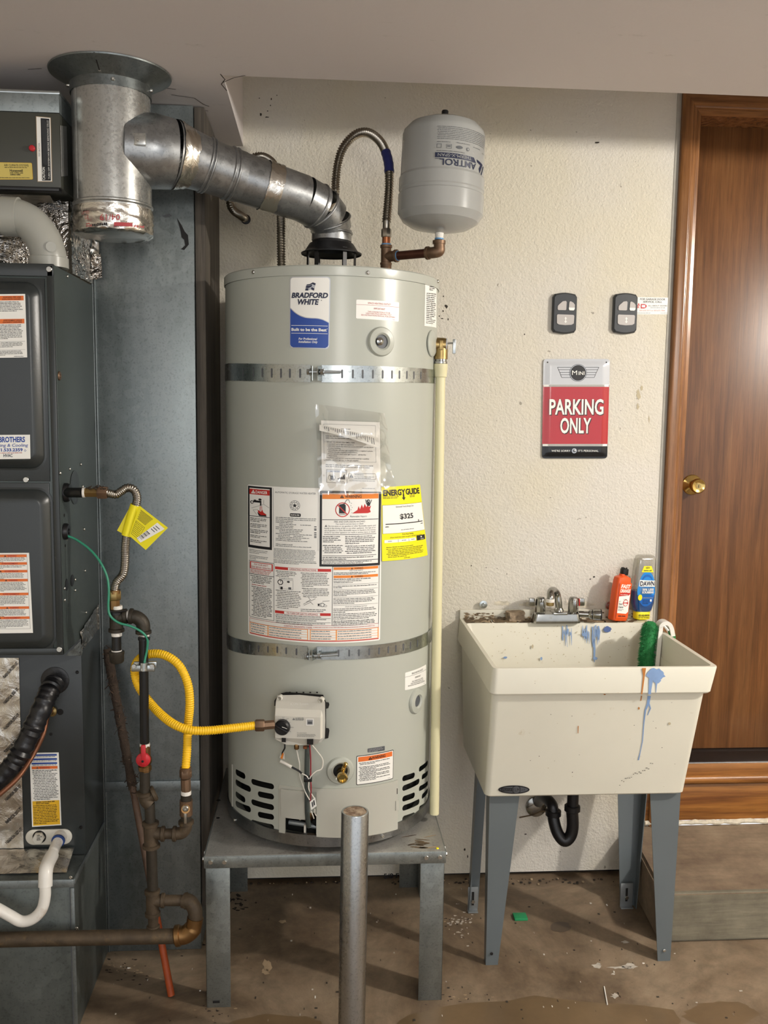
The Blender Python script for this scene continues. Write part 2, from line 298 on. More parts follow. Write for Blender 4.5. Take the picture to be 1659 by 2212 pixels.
# ------------------------------------------------------------------ printing: sheets, lettering, rules
_G = {}
def glyphs(txt, bold=0, shear=0, space=1):
    k = (txt, bold, shear, space)
    if k not in _G:
        c = bpy.data.curves.new('t', 'FONT'); c.body = txt; c.offset = bold; c.shear = shear; c.space_character = space; c.resolution_u = 3
        o = bpy.data.objects.new('t', c); me = bpy.data.meshes.new_from_object(o)
        vs = [(q.co.x, q.co.y) for q in me.vertices]; fs = [tuple(p.vertices) for p in me.polygons]
        bpy.data.objects.remove(o); bpy.data.curves.remove(c); bpy.data.meshes.remove(me)
        xs = [q[0] for q in vs] or [0, 1]; _G[k] = (vs, fs, min(xs), max(xs))
    return _G[k]
class Sheet:
    """a flat print: design units DW x DH (y down), mp(a, b, d) with a, b in 0..1"""
    def __init__(s, mp, DW, DH, nx=1, lift=.0004):
        s.mp, s.W, s.H, s.nx, s.lift = mp, DW, DH, nx, lift; s.base = MB(); s.pr = MB()
    def pt(s, x, y, L): return s.mp(x/s.W, y/s.H, s.lift+L*.00022)
    def body(s, m, r=0):
        s._rect(s.base, 0, 0, s.W, s.H, m, 0, r); return s
    def _rect(s, mb, x0, y0, x1, y1, m, L, r=0):
        if r:
            pts = []
            for cx, cy, a in ((x1-r, y0+r, -90), (x1-r, y1-r, 0), (x0+r, y1-r, 90), (x0+r, y0+r, 180)):
                pts += [(cx+r*math.cos(math.radians(a+k*22.5)), cy+r*math.sin(math.radians(a+k*22.5))) for k in range(5)]
            return s._poly(mb, pts, m, L)
        n = max(1, int(math.ceil(s.nx*(x1-x0)/s.W))); vs = []
        for i in range(n+1):
            x = x0+(x1-x0)*i/n; vs += [s.pt(x, y0, L), s.pt(x, y1, L)]
        mb.add(vs, [(2*i, 2*i+1, 2*i+3, 2*i+2) for i in range(n)], m)
    def _poly(s, mb, pts, m, L):
        x0 = min(p[0] for p in pts); x1 = max(p[0] for p in pts); n = int(math.ceil(s.nx*(x1-x0)/s.W)); k = len(pts)
        if n <= 1: mb.add([s.pt(x, y, L) for x, y in pts], [tuple(range(k))], m); return
        vs = [V(p) for p in pts]; es = [(i, (i+1) % k) for i in range(k)]; y0 = min(p[1] for p in pts)-1; y1 = max(p[1] for p in pts)+1
        for i in range(1, n):
            x = x0+(x1-x0)*i/n+.0137; vs += [V((x, y0)), V((x, y1))]; es.append((len(vs)-2, len(vs)-1))
        ov, oe, of, a, b, c = delaunay_2d_cdt(vs, es, [], 0, 1e-6)
        fs = [f for f in of if inside(sum((ov[i].x for i in f))/3, sum((ov[i].y for i in f))/3, pts)]
        mb.add([s.pt(q.x, q.y, L) for q in ov], fs, m)
    def rect(s, x0, y0, x1, y1, m, L=1, r=0): s._rect(s.pr, x0, y0, x1, y1, m, L, r); return s
    def poly(s, pts, m, L=1): s._poly(s.pr, pts, m, L); return s
    def disc(s, cx, cy, r, m, L=1, n=24, ry=None): return s.poly([(cx+r*math.cos(2*math.pi*i/n), cy+(ry or r)*math.sin(2*math.pi*i/n)) for i in range(n)], m, L)
    def line(s, x0, y0, x1, y1, w, m, L=1):
        d = math.hypot(x1-x0, y1-y0) or 1; a, b = -(y1-y0)/d*w/2, (x1-x0)/d*w/2
        return s.poly([(x0+a, y0+b), (x1+a, y1+b), (x1-a, y1-b), (x0-a, y0-b)], m, L)
    def frame(s, x0, y0, x1, y1, w, m, L=1):
        return s.rect(x0, y0, x1, y0+w, m, L).rect(x0, y1-w, x1, y1, m, L).rect(x0, y0+w, x0+w, y1-w, m, L).rect(x1-w, y0+w, x1, y1-w, m, L)
    def text(s, t, x, y, h, m, L=2, w=None, al='c', bold=0, shear=0, space=1, rot=0):
        """y: baseline; h: cap height in design units; w: fitted width"""
        vs, fs, a, b = glyphs(t, bold, shear, space); k = h/.70; kx = (w/(b-a)) if w else k; wd = (b-a)*kx
        x0 = {'c': -wd/2, 'l': 0, 'r': -wd}[al]; c, sn = math.cos(rot), math.sin(rot); o = []
        for p in vs:
            X, Y = x0+(p[0]-a)*kx, -p[1]*k; o.append(s.pt(x+X*c-Y*sn, y+X*sn+Y*c, L))
        s.pr.add(o, fs, m); return s
    def bars(s, x0, y0, x1, n, pitch, h, m='gray_ink', L=2, last=.6, seed=1, ind=0):
        """fine print too small to read: rows of word-long dashes"""
        rd = random.Random(seed*977+int(x0*7+y0*13))
        for i in range(n):
            x = x0+(ind if i % 3 else 0); e = x1-(x1-x0)*rd.random()*.08 if i < n-1 else x0+(x1-x0)*last; y = y0+i*pitch
            while x < e-2*h:
                w = min(h*(1.4+rd.random()*4.2), e-x); xe = x+w
                while x < xe-h*.3:
                    t = y+(h*.28 if rd.random() < .62 else 0); lw = h*rd.choice((.34, .42, .46, .5)); s.pr.add([s.pt(x, t, L), s.pt(x+lw, t, L), s.pt(x+lw, y+h, L), s.pt(x, y+h, L)], [(0, 1, 2, 3)], m); x += lw+h*.13
                x += h*.5
        return s
    def warn(s, x, y, h, m='ink', L=2, bang='white_print'):
        s.poly([(x, y), (x+h*.58, y+h), (x-h*.58, y+h)], m, L); s.rect(x-h*.06, y+h*.35, x+h*.06, y+h*.68, bang, L+1).rect(x-h*.06, y+h*.76, x+h*.06, y+h*.88, bang, L+1); return s
    def done(s, name, parent, printname='print'):
        o = s.base.build(name, parent)
        if s.pr.f: s.pr.build(printname, o)
        return o
def inside(x, y, pts):
    c = False; j = len(pts)-1
    for i in range(len(pts)):
        a, b = pts[i], pts[j]
        if (a[1] > y) != (b[1] > y) and x < (b[0]-a[0])*(y-a[1])/(b[1]-a[1])+a[0]: c = not c
        j = i
    return c
def onplane(u, v, o, n):
    d = ray(u, v); q = o-V((0, 0, EYE)); return V((0, 0, EYE))+d*(q.dot(n)/d.dot(n))
def bil(c, a, b): return (c[0]*(1-a)+c[1]*a)*(1-b)+(c[3]*(1-a)+c[2]*a)*b
def pquad(px, out=None, **pl):
    """four pixels TL TR BR BL on a plane -> map"""
    c = [P(u, v, **pl) for u, v in px]; n = (c[3]-c[0]).cross(c[1]-c[0]).normalized()
    return lambda a, b, d: bil(c, a, b)+n*d
def hquad(px, R=HR, cx=HX, cy=HY):
    """four pixels TL TR BR BL on the water heater (or another upright cylinder) -> map"""
    c = [V(hit(u, v, R, cx, cy)) for u, v in px]
    def f(a, b, d):
        q = bil(c, a, b); return cyl(q.x, q.y, d, R, cx, cy)
    return f

# ================================================================== THE ROOM
WY = 2.776; CZ = 2.249
b = MB(); b.box((-1.6, -1.5, -.1), (3.6, 2.95, 0), 'floor'); struct(b.build('floor'), 'brown stained concrete garage floor')
b = MB(); b.box((-1.6, -1.5, CZ), (3.6, 2.204, 2.85), 'ceil'); b.box((-1.6, 2.204, CZ), (-.221, 2.95, 2.85), 'ceil'); b.box((-.221, 2.204, 2.74), (3.6, 2.95, 2.85), 'ceil')
ceil = struct(b.build('ceiling'), 'white ceiling with an opening raised along the back wall')
b = MB()
for ln in ([(476, 160), (486, 172), (478, 182), (490, 196)], [(482, 178), (505, 168), (530, 163)], [(180, 205), (192, 214), (206, 222)], [(370, 205), (420, 212), (440, 226), (452, 230)], [(330, 188), (380, 193)], [(60, 150), (90, 148)], [(405, 232), (450, 240)]):
    q = [P(u, v, z=CZ-.0006) for u, v in ln]
    for i in range(len(q)-1):
        s = (q[i+1]-q[i]).cross(V((0, 0, 1))).normalized()*.0012; b.quad(q[i]-s, q[i+1]-s, q[i+1]+s, q[i]+s, 'crack')
o = b.build('crack', ceil); o['kind'] = 'stuff'
WX = 1.0605
b = MB(); b.box((-1.6, WY, .014), (WX, 2.92, 2.8), 'wall'); b.box((-1.6, WY+.02, 0), (WX, 2.92, .014), 'gap_black')
b.box((2.02, WY, 0), (3.6, 2.92, 2.8), 'wall'); b.box((WX, WY, 2.50), (2.02, 2.92, 2.8), 'wall')
wall = struct(b.build('wall_back'), 'cream stippled plaster wall behind the heater and sink')
s = Sheet(pquad([(828, 1884), (866, 1883), (866, 1899), (828, 1900)], y=WY), 38, 16)
s.text('5/8 FI', 19, 13, 10, 'ink', w=36, bold=.02); s.pr.build('print', wall)
# patches of grime, scuffs and flaked paint on the plaster
rd = random.Random(3); b = MB()
def blot(u, v, ru, rv, m, k=11, y=WY-.0008, jag=.55, mb=None):
    if m == 'crack': ru *= .8; rv *= .8
    (mb or b).add([P(u+ru*math.cos(2*math.pi*i/k)*(1-jag*rd.random()), v+rv*math.sin(2*math.pi*i/k)*(1-jag*rd.random()), y=y) for i in range(k)], [tuple(range(k))], m)
for u, v, ru, rv in ((563, 247, 4, 6), (578, 240, 3, 2), (584, 228, 2, 3), (560, 212, 3, 1.5), (598, 206, 2, 2), (577, 253, 9, 2), (586, 214, 2, 4), (1290, 308, 9, 3), (1146, 281, 3, 1), (964, 662, 5, 7), (957, 672, 3, 3), (958, 640, 2, 3), (955, 688, 4, 2), (949, 683, 3, 2), (968, 690, 2, 5), (1133, 722, 2, 3), (1340, 800, 2, 1), (1341, 887, 2, 1), (1018, 1222, 2, 2), (1050, 1226, 2, 1.5), (1074, 1228, 1.5, 1.5), (1015, 1262, 2, 1), (1095, 1240, 2, 1.5), (1283, 1246, 5, 3), (1275, 1251, 3, 2), (1210, 1840, 3, 1), (1135, 1802, 4, 2), (1004, 1835, 3, 4), (1010, 1850, 2, 5)): blot(u, v, ru, rv, 'crack')
for u, v, ru, rv in ((1379, 852, 6, 14), (1386, 838, 4, 7), (1402, 905, 1.5, 12), (1378, 878, 4, 8)): blot(u, v, ru, rv, 'smudge', 17)
for u, v, ru, rv in ((1160, 1306, 46, 7), (1255, 1306, 38, 8), (1085, 1303, 24, 7)): blot(u, v, ru, rv, 'caulk', 21, WY-.0015, .5)
o = b.build('stain', wall); o['kind'] = 'stuff'
# bare drywall edge beside the door
b = MB(); b.box((WX, WY-.002, 0), (1.0745, 2.80, 2.74), 'bare_drywall', .001); struct(b.build('trim_1'), 'rough bare drywall edge between plaster and door casing')
# door casing with a moulded profile, mitred at the top
X0, X1 = 1.0745, 2.02; ZT = P(1560, 206, y=WY).z; CW = .0605
prof = [(0, 0), (0, -.013), (.003, -.016), (.012, -.018), (.022, -.0215), (.030, -.0205), (.035, -.014), (.0385, -.0135), (.041, -.0115), (.046, -.0115), (.048, -.009), (.058, -.008), (.0605, -.004), (.0605, 0)]
def strip(name, pts, m):
    b = MB(); n = len(prof); b.add([p for q in pts for p in q], [(i, i+1, n+i+1, n+i) for i in range(n-1)]+[(n-1, 0, n, 2*n-1), tuple(range(n))[::-1], tuple(range(n, 2*n))], m); return b.build(name)
L = strip('trim_2', [[(X0+x, WY+y, .166) for x, y in prof], [(X0+x, WY+y, ZT-x) for x, y in prof]], 'casing_wood'); struct(L, 'varnished wooden casing down the side of the door')
L = strip('trim_3', [[(X0+x, WY+y, ZT-x) for x, y in prof], [(X1, WY+y, ZT-x) for x, y in prof]], 'top_casing_wood'); struct(L, 'varnished wooden casing across the top of the door')
DY = 2.886; ZD0 = P(1600, 1618, y=DY).z; ZD1 = P(1560, 264, y=DY).z
b = MB(); b.box((X0+.002, WY, .16), (X0+CW-.006, 2.93, ZT-CW), 'casing_wood'); b.box((X0+.002, WY, ZT-CW+.004), (X1, 2.93, ZT+.02), 'casing_wood'); struct(b.build('trim_4'), 'wooden door jamb set back from the casing')
D = thing('door_1', 'brown wood grain door beside the laundry sink', 'door', (1.15, DY, ZD0)); D['kind'] = 'structure'
b = MB(); b.box((1.12, DY, ZD0+.004), (1.99, DY+.04, ZD1), 'door_wood', .0015); b.build('slab', D)
kx, kz = 1.211, P(1493, 1047, y=DY).z
b = MB(); T = aim((kx, DY, kz), (0, -1, 0)); b.lathe([(.033, 0), (.033, .003), (.030, .006), (.016, .009), (.0125, .013), (.0125, .028), (.018, .034), (.0235, .044), (.0240, .052), (.0215, .056), (.0205, .0565), (.012, .053), (.0085, .053)], 'polished_brass', T, 40)
kn = b.build('knob', D)
b = MB(); b.lathe([(.0082, .0505), (.0082, .0545), (.0, .0545)], 'brass', T, 24); b.box((kx-.0008, DY-.0552, kz-.005), (kx+.0008, DY-.0540, kz+.004), 'gap_black'); b.build('keyhole', kn)
# sill, nosing, kick board and caulk below the door
zs = [P(1600, v, y=DY-.03).z for v in (1619, 1648)]; zn = [P(1600, v, y=WY-.012).z for v in (1650, 1676, 1692, 1772)]
b = MB(); b.box((1.06, WY+.004, zn[0]-.004), (1.99, DY+.05, zn[0]+.0035), 'rubber_sill', .0015); b.box((1.06, DY-.02, zn[0]), (1.99, DY+.05, ZD0+.002), 'rubber_sill', .002); b.box((1.06, WY-.004, zn[0]-.002), (1.99, WY+.003, zn[0]+.003), 'zinc', .001); struct(b.build('trim_5'), 'black rubber door sill')
b = MB(); b.box((1.06, WY-.008, zn[2]), (1.99, DY, zn[0]), 'board_wood', .004); b.tube([(1.06, WY-.012, (zn[1]+zn[2])/2+.004), (1.99, WY-.012, (zn[1]+zn[2])/2+.004)], (zn[1]-zn[2])/2+.002, 'board_wood', 16); struct(b.build('trim_6'), 'wooden threshold board with a rounded nosing')
b = MB(); b.box((1.06, WY-.004, zn[3]), (1.99, DY, zn[2]-.004), 'board_wood', .002); struct(b.build('trim_7'), 'plain wooden kick board under the threshold')
b = MB(); q = []
for i in range(61):
    x = 1.06+.93*i/60; q.append((x, WY-.008-.004*rd.random(), zn[3]-.006+.003*rd.random()))
b.tube(q, [.006+.0035*rd.random() for _ in q], 'caulk', 8); struct(b.build('trim_8'), 'crumbling pale caulk bead under the kick board')
# concrete step
b = MB(); XS = .992; yf = 2.383; zf, zb = .151, .165
bm = bmesh.new(); vs = [bm.verts.new(p) for p in ((XS-.02, yf, 0), (3.5, yf, 0), (3.5, WY, 0), (XS+.01, WY, 0), (XS-.02, yf, zf), (3.5, yf, zf), (3.5, WY, zb), (XS+.01, WY, zb))]
for f in ((3, 2, 1, 0), (4, 5, 6, 7), (0, 1, 5, 4), (1, 2, 6, 5), (2, 3, 7, 6), (3, 0, 4, 7)): bm.faces.new([vs[i] for i in f])
bmesh.ops.bevel(bm, geom=bm.edges[:], offset=.008, segments=3, affect='EDGES'); b.bm(bm, 'step'); b.mats.append(MATS['step_face'])
for i, f in enumerate(b.f):
    n = (b.v[f[1]]-b.v[f[0]]).cross(b.v[f[2]]-b.v[f[0]]).normalized()
    if n.y < -.7: b.mi[i] = 1
st = thing('concrete_step', 'worn concrete step below the wooden door', 'step', (1.3, 2.5, 0)); b.build('block', st)
# side walls of the garage
b = MB(); b.box((-1.75, -1.5, 0), (-1.6, 2.95, 2.85), 'wall'); struct(b.build('wall_left'))
b = MB(); b.box((3.6, -1.5, 0), (3.75, 2.95, 2.85), 'wall'); struct(b.build('wall_right'))
# old stud in the corner by the tall duct
b = MB(); b.box((-.3155, 2.428, .12), (-.291, WY-.002, CZ-.002), 'old_stud', .001); struct(b.build('trim_9'), 'dark old wooden stud beside the tall duct')
# stains on the floor
rd = random.Random(8); b = MB()
def fblot(u, v, ru, rv, m, k=13, jag=.5, h=.0006): b.add([P(u+ru*math.cos(2*math.pi*i/k)*(1-jag*rd.random()), v+rv*math.sin(2*math.pi*i/k)*(1-jag*rd.random()), z=h) for i in range(k)], [tuple(range(k))], m)
mat('water_stain', '4c3f31', .3, dirt='4a3d30', ds=9); mat('chalk', 'b9b3a8', .9, 0, .3, 60); mat('damp', '53442f', .22, 0, .2, 8); mat('silt', '2c231c', .8, 0, .4, 30); mat('tan_patch', 'a08c70', .7, 0, .2, 30)
fblot(1211, 2002, 24, 13, 'water_stain', 19, .2)
for u, v, ru, rv in ((1360, 2088, 22, 10), (1290, 2086, 14, 7), (1345, 2090, 40, 4), (1328, 2150, 13, 9), (1352, 2035, 12, 5), (1325, 2104, 8, 4)): fblot(u, v, ru, rv, 'chalk', 17, .7, .0009)
for u, v, ru, rv in ((578, 2085, 14, 16), (573, 2098, 16, 8), (612, 1990, 14, 5)): fblot(u, v, ru, rv, 'tan_patch', 15, .6)
for u, v, ru, rv in [(rd.gauss(508, 16), rd.gauss(1950, 11), rd.uniform(2, 9), rd.uniform(1.5, 4)) for _ in range(34)]: fblot(u, v, ru, rv, 'silt', 9, .6)
for u, v, n in ((250, 2085, 26), (300, 2105, 20), (420, 2040, 20), (470, 2190, 14), (1000, 2150, 16), (970, 1990, 14)):
    for _ in range(n): fblot(rd.gauss(u, 26), rd.gauss(v, 9), rd.uniform(1, 6), rd.uniform(.8, 2.6), rd.choice(['silt', 'silt', 'tan_patch']), 8, .6)
for _ in range(40): fblot(rd.gauss(990, 12), rd.gauss(1995, 22), rd.uniform(1, 6), rd.uniform(.8, 3), 'chalk', 8, .6, .0008)
mat('damp_floor', '6d5b43', .28, 0, .22, 7, .15, 60)
for u, v, ru, rv in ((1180, 2215, 330, 66), (1560, 2190, 90, 30), (600, 2215, 110, 26)): fblot(u, v, ru, rv, 'damp_floor', 34, .22, .0004)
o = b.build('stain', bpy.data.objects['floor']); o['kind'] = 'stuff'
b = MB()
for i in range(150):
    u, v = rd.uniform(190, 1640), rd.uniform(1925, 2205); p = P(u, v, z=.001)
    if p.x > .96 and p.y > 2.37 or p.x < -.56 or (p.x < -.28 and p.y > 2.40): continue
    s = rd.uniform(.001, .0032); a = rd.random()*3
    b.box((p.x-s*math.cos(a)-.001, p.y-s*math.sin(a)-.001, 0), (p.x+s*math.cos(a)+.001, p.y+s*math.sin(a)+.001, .0015), rd.choice(['chalk', 'crack', 'crack', 'crack', 'paper']))
for i in range(110):
    u, v = rd.uniform(495, 1340), rd.uniform(1898, 1910); p = P(u, v, z=.001); s = rd.uniform(.0012, .0042)
    b.box((p.x-s, min(p.y, 2.765)-s, 0), (p.x+s, min(p.y, 2.765)+s*.6, rd.uniform(.002, .005)), rd.choice(['crack', 'silt', 'silt', 'tan_patch']), .001, 1)
o = b.build('floor_debris'); o['kind'] = 'stuff'; tag(o, 'grit and paint flakes scattered on the concrete floor', 'debris')
o = MB().box(P(1112, 1990, z=0)-V((0, 0, 0)), P(1135, 1976, z=0)+V((0, 0, .008)), 'chip_green', .0012).build('plastic_shim'); tag(o, 'small green plastic shim lying on the floor under the sink', 'shim')

# ================================================================== WATER HEATER
WH = thing('water_heater', 'tall light gray tank water heater on a steel stand', 'water heater', (HX, HY, HBOT))
zlid = hit(716, 595)[1]; zring = hit(716, 1802)[1]
def slots(rows):
    out = []
    for c in rows:
        out.append([V(hit(u, v)) for u, v in c])
    return out
# vent slots in the jacket: centre lines in pixels (left end, right end) and half height
SL = []
def slot(u0, v0, u1, v1, h=6.5):
    a = V(hit(u0, v0)); c = V(hit(u1, v1)); hz = h/1977*2.25; dx = (c-a); s = dx.x*HR; n = 6; pts = []
    rt = hz/HR
    for k in range(n+1):
        t = math.pi/2+math.pi*k/n; pts.append((a.x+rt+rt*math.cos(t), a.y+hz*math.sin(t)))
    for k in range(n+1):
        t = -math.pi/2+math.pi*k/n; pts.append((c.x-rt+rt*math.cos(t), c.y+hz*math.sin(t)))
    if abs(s) < 2*hz: pts = [(a.x, a.y-hz), (c.x, c.y-hz), (c.x, c.y+hz), (a.x, a.y+hz)]
    SL.append(pts)
for v0, v1 in ((1666, 1678), (1714, 1729), (1761, 1776)): slot(509, v0, 530, v1, 7)
for v0, v1 in ((1688, 1706), (1734, 1750)): slot(509, v0, 542, v1, 7)
for v0, v1 in ((1687, 1700), (1731, 1745), (1775, 1788)): slot(543, v0, 592, v1, 6.5)
for v0, v1 in ((1714, 1722), (1758, 1766)): slot(557, v0, 592, v1, 6.5)
for v0, v1 in ((1683, 1673), (1727, 1716), (1770, 1759)): slot(869, v0, 896, v1, 6.5)
for v0, v1 in ((1704, 1686), (1747, 1730)): slot(869, v0, 906, v1, 6.5)
for v0, v1 in ((1663, 1646), (1705, 1690), (1748, 1731)): slot(905, v0, 924, v1, 6)
for v0, v1 in ((1680, 1668), (1722, 1706)): slot(911, v0, 924, v1, 6)
def hitq(px): return [tuple(hit(u, v)) for u, v in px]
OPEN = hitq([(617, 1752), (683, 1756), (683, 1805), (617, 1797)])      # burner opening
zbot = .43; zmid = 1.0-.26
vs, es, loops = [], [], []
for pts in SL+[OPEN]:
    k0 = len(vs); vs += [V(p) for p in pts]; es += [(k0+i, k0+(i+1) % len(pts)) for i in range(len(pts))]
N = 96
for i in range(N+1):
    th = -math.pi+2*math.pi*i/N; k0 = len(vs); vs += [V((th, zbot)), V((th, .66))]; es.append((k0, k0+1))
for zz in (zbot, .66):
    k0 = len(vs); vs += [V((-math.pi, zz)), V((math.pi, zz))]; es.append((k0, k0+1))
ov, _, of, *_ = delaunay_2d_cdt(vs, es, [], 0, 1e-6)
b = MB(); keep = [f for f in of if not any(inside(sum(ov[i].x for i in f)/3, sum(ov[i].y for i in f)/3, p) for p in SL+[OPEN])]
b.add([cyl(q.x, q.y) for q in ov], keep, 'heater_paint')
b.lathe([(HR, .66), (HR, zlid)], 'heater_paint', Matrix.Translation((HX, HY, 0)), N, False, False)
b.lathe([(HR-.003, zbot), (HR-.003, .66)], 'dark_inside', Matrix.Translation((HX, HY, 0)), N, False, False) if False else None
b.build('jacket', WH, 20)
b = MB(); b.lathe([(HR-.035, HBOT+.02), (HR-.035, .68)], 'dark_inside', Matrix.Translation((HX, HY, 0)), 48, True, True); b.build('inner_drum', WH)
b = MB(); Tz = Matrix.Translation((HX, HY, 0)); b.lathe([(HR-.002, zlid+.002), (HR+.0025, zlid), (HR+.003, zlid+.003), (HR+.003, HTOP-.003), (HR, HTOP), (.05, HTOP+.004)], 'lid_paint', Tz, 96, False, True); lid = b.build('lid', WH, 30)
for u, v in ((548, 588), (795, 589), (945, 608)):
    th, z = hit(u, v, HR+.003); b = MB(); screw(b, cyl(th, z, .003), (math.sin(th), -math.cos(th), 0), .0045, h=.004); b.build('screw', lid)
b = MB(); b.lathe([(HR-.002, zring), (HR+.003, zring-.002), (HR+.0035, HBOT+.003), (HR-.01, HBOT)], 'ring_steel', Tz, 96, False, True); ring = b.build('base_ring', WH)
for a in (.5, 2.6, 4.7): b = MB(); b.lathe([(.014, .4012), (.014, HBOT+.002)], 'black_iron', Matrix.Translation((HX+.22*math.cos(a), HY+.22*math.sin(a), 0)), 16); b.build('foot', WH)
for u, v in ((508, 1771), (826, 1806)):
    th, z = hit(u, v, HR+.003); b = MB(); screw(b, cyl(th, z, .0035), (math.sin(th), -math.cos(th), 0), .0045, h=.004); b.build('screw', ring)
# front access panel with its flap
def hpatch(mb, px, m, d=.002, n=10, th=.002):
    f = hquad(px); k = n+1
    vs = [f(i/n, j, d) for j in (0, 1) for i in range(k)]+[f(i/n, j, d-th) for j in (0, 1) for i in range(k)]
    fs = [(i, i+1, k+i+1, k+i) for i in range(n)]+[(2*k+i, 3*k+i, 3*k+i+1, 2*k+i+1) for i in range(n)]
    fs += [(i, 2*k+i, 2*k+i+1, i+1) for i in range(n)]+[(k+i, k+i+1, 3*k+i+1, 3*k+i) for i in range(n)]+[(0, k, 3*k, 2*k), (n, 2*k+n, 3*k+n, k+n)]
    mb.add(vs, fs, m)
b = MB(); hpatch(b, [(684, 1702), (857, 1684), (857, 1790), (684, 1806)], 'panel_paint', .004, 14, .003); hpatch(b, [(604, 1695), (684, 1702), (684, 1710), (604, 1703)], 'panel_paint', .0035, 8, .003)
hpatch(b, [(604, 1703), (617, 1704), (617, 1799), (604, 1797)], 'panel_paint', .0035, 3, .003); ap = b.build('access_panel', WH)
b = MB(); hpatch(b, [(609, 1702), (662, 1707), (661, 1768), (610, 1762)], 'panel_paint', .008, 8, .002); b.build('flap', ap)
b = MB(); hpatch(b, [(855, 1702), (856.5, 1702), (856.5, 1714), (855, 1714)], 'gap_black', .0042, 1); hpatch(b, [(852, 1729), (858, 1728), (858, 1748), (852, 1749)], 'panel_paint', .006, 2); b.build('tab', ap)
b = MB(); hpatch(b, [(502, 1651), (504, 1651), (504, 1742), (502, 1739)], 'panel_paint', .003, 2); b.build('seam', WH)
# burner seen through the opening
b = MB(); rr = HR-.02
def inpt(u, v, d=-.02):
    th, z = hit(u, v); return cyl(th, z, d)
b.tube([inpt(617, 1783), inpt(650, 1788), inpt(684, 1794)], .006, 'adjuster', 8); b.tube([inpt(657, 1785, -.008), inpt(657, 1806, -.008)], .003, 'white_wire', 6)
b.sphere(inpt(661, 1765, -.028), .022, 'old_brass', 10); b.box(inpt(640, 1778, -.03)-V((.008, .004, .006)), inpt(640, 1778, -.03)+V((.008, .004, .006)), 'black_iron', .002); screw(b, inpt(643, 1776, -.02), (0, -1, 0), .004)
b.tube([inpt(672, 1778, -.02), inpt(682, 1788, -.022)], .008, 'black_iron', 8); b.build('burner', WH)
# brand plate
s = Sheet(hquad([(626, 598), (714, 598), (711, 754), (625.5, 752)]), 280, 500, 8); s.body('silver_print', 24)
s.rect(6, 6, 274, 494, 'white_print', 1, 20)
WT = [(0, 220), (.12, 250), (.25, 272), (.4, 286), (.55, 290), (.7, 291), (.85, 299), (1, 318)]
wave = [(6+268*q.x, q.y) for q in spline([V((a, y, 0)) for a, y in WT], 3)]
s.poly(wave+[(274, 474), (268, 486), (254, 494), (26, 494), (12, 486), (6, 474)], 'brand_blue', 2)
s.pr.add([], [], 'ink')
for i in range(len(wave)-1): s.line(*[(wave[i][0]), wave[i][1]-2], wave[i+1][0], wave[i+1][1]-2, 5, 'silver_print', 3)
s.text('BRADFORD', 140, 146, 34, 'navy', 3, w=252, bold=.042, shear=.2).text('WHITE', 132, 193, 36, 'navy', 3, w=148, bold=.042, shear=.2).disc(222, 164, 3, 'navy', 3, 10)
for r in range(3):
    for c in range(3):
        def fl(x, y): return (122+x*20+y*-4, 42+y*18+6*math.sin(x*2.2+.4)+(10-x*3)*(y == 0))
        s.poly([fl(c, r), fl(c+1, r), fl(c+1, r+.9), fl(c, r+.9)], ('navy', 'silver_print')[(r+c) % 2] if c == 2 or r == 2 else 'navy', 3)
s.rect(14, 339, 268, 342, 'white_print', 3).rect(14, 393, 268, 396, 'white_print', 3)
s.text('Built to be the Best', 138, 378, 20, 'white_print', 3, w=246, bold=.03).disc(265, 361, 2.5, 'white_print', 3, 8)
s.text('For Professional', 132, 440, 15, 'white_print', 3, w=130, bold=.02, shear=.2).text('Installation Only', 134, 461, 15, 'white_print', 3, w=134, bold=.02, shear=.2); s.done('brand_label', WH)
# two outlet labels, paper side label, gray tag, warning sticker
def outlet(px, ink, name):
    s = Sheet(hquad(px), 300, 145, 6); s.body('white_print', 8); s.rect(0, 37, 300, 39, ink, 1)
    s.text('SPACE HEATING OUTLET', 155, 29, 13, ink, w=160).text('IMPORTANT', 155, 68, 13, ink, w=78).text('THIS CONNECTION IS TO BE', 153, 92, 10, ink, w=156).text('USED FOR SPACE HEATING ONLY', 152, 106, 10, ink, w=180).text('SEE INSTRUCTION MANUAL FOR DETAILS', 150, 120, 10, ink, w=236).bars(252, 133, 288, 1, 5, 3, ink); return s.done(name, WH)
outlet([(769.5, 647), (862, 653), (861, 695), (769, 688)], 'red_ink', 'outlet_label'); outlet([(875, 1453), (920, 1435), (920, 1477), (874.5, 1491)], 'ink', 'outlet_label')
s = Sheet(hquad([(918, 614), (943, 617), (942, 708), (916.5, 704)]), 84, 290, 3); s.body('white_print'); s.bars(24, 10, 62, 3, 11, 6, 'ink', last=.8); s.bars(8, 58, 78, 14, 13, 6, 'ink'); s.bars(8, 240, 78, 3, 12, 5, 'ink'); s.done('paper_label', WH)
s = Sheet(hquad([(794, 1617), (831, 1611), (831, 1621), (794, 1625.5)]), 120, 40, 4); s.body('gray_ink', 5); s.bars(6, 7, 114, 3, 11, 6, 'silver_print'); s.done('data_tag', WH)
s = Sheet(hquad([(770, 1633), (850, 1619), (849, 1682), (769.5, 1696)]), 266, 220, 6); s.body('ink', 8); s.rect(4, 5, 262, 215, 'white_print', 1, 6).rect(11, 10, 255, 46, 'sticker_orange', 2)
s.warn(92, 16, 24, 'ink', 3, 'sticker_orange').text('WARNING', 152, 39, 22, 'ink', 3, w=98, bold=.02)
for i, n in enumerate((2, 3, 3, 3, 2)): s.bars(16, 54+i*30+(i > 1)*2, 250, min(n, 2 if i in (0, 4) else 3), 10.5, 6, 'ink', 2, .5, i+1, 6)
s.bars(222, 203, 252, 1, 5, 3, 'ink'); s.done('warning_label', WH)
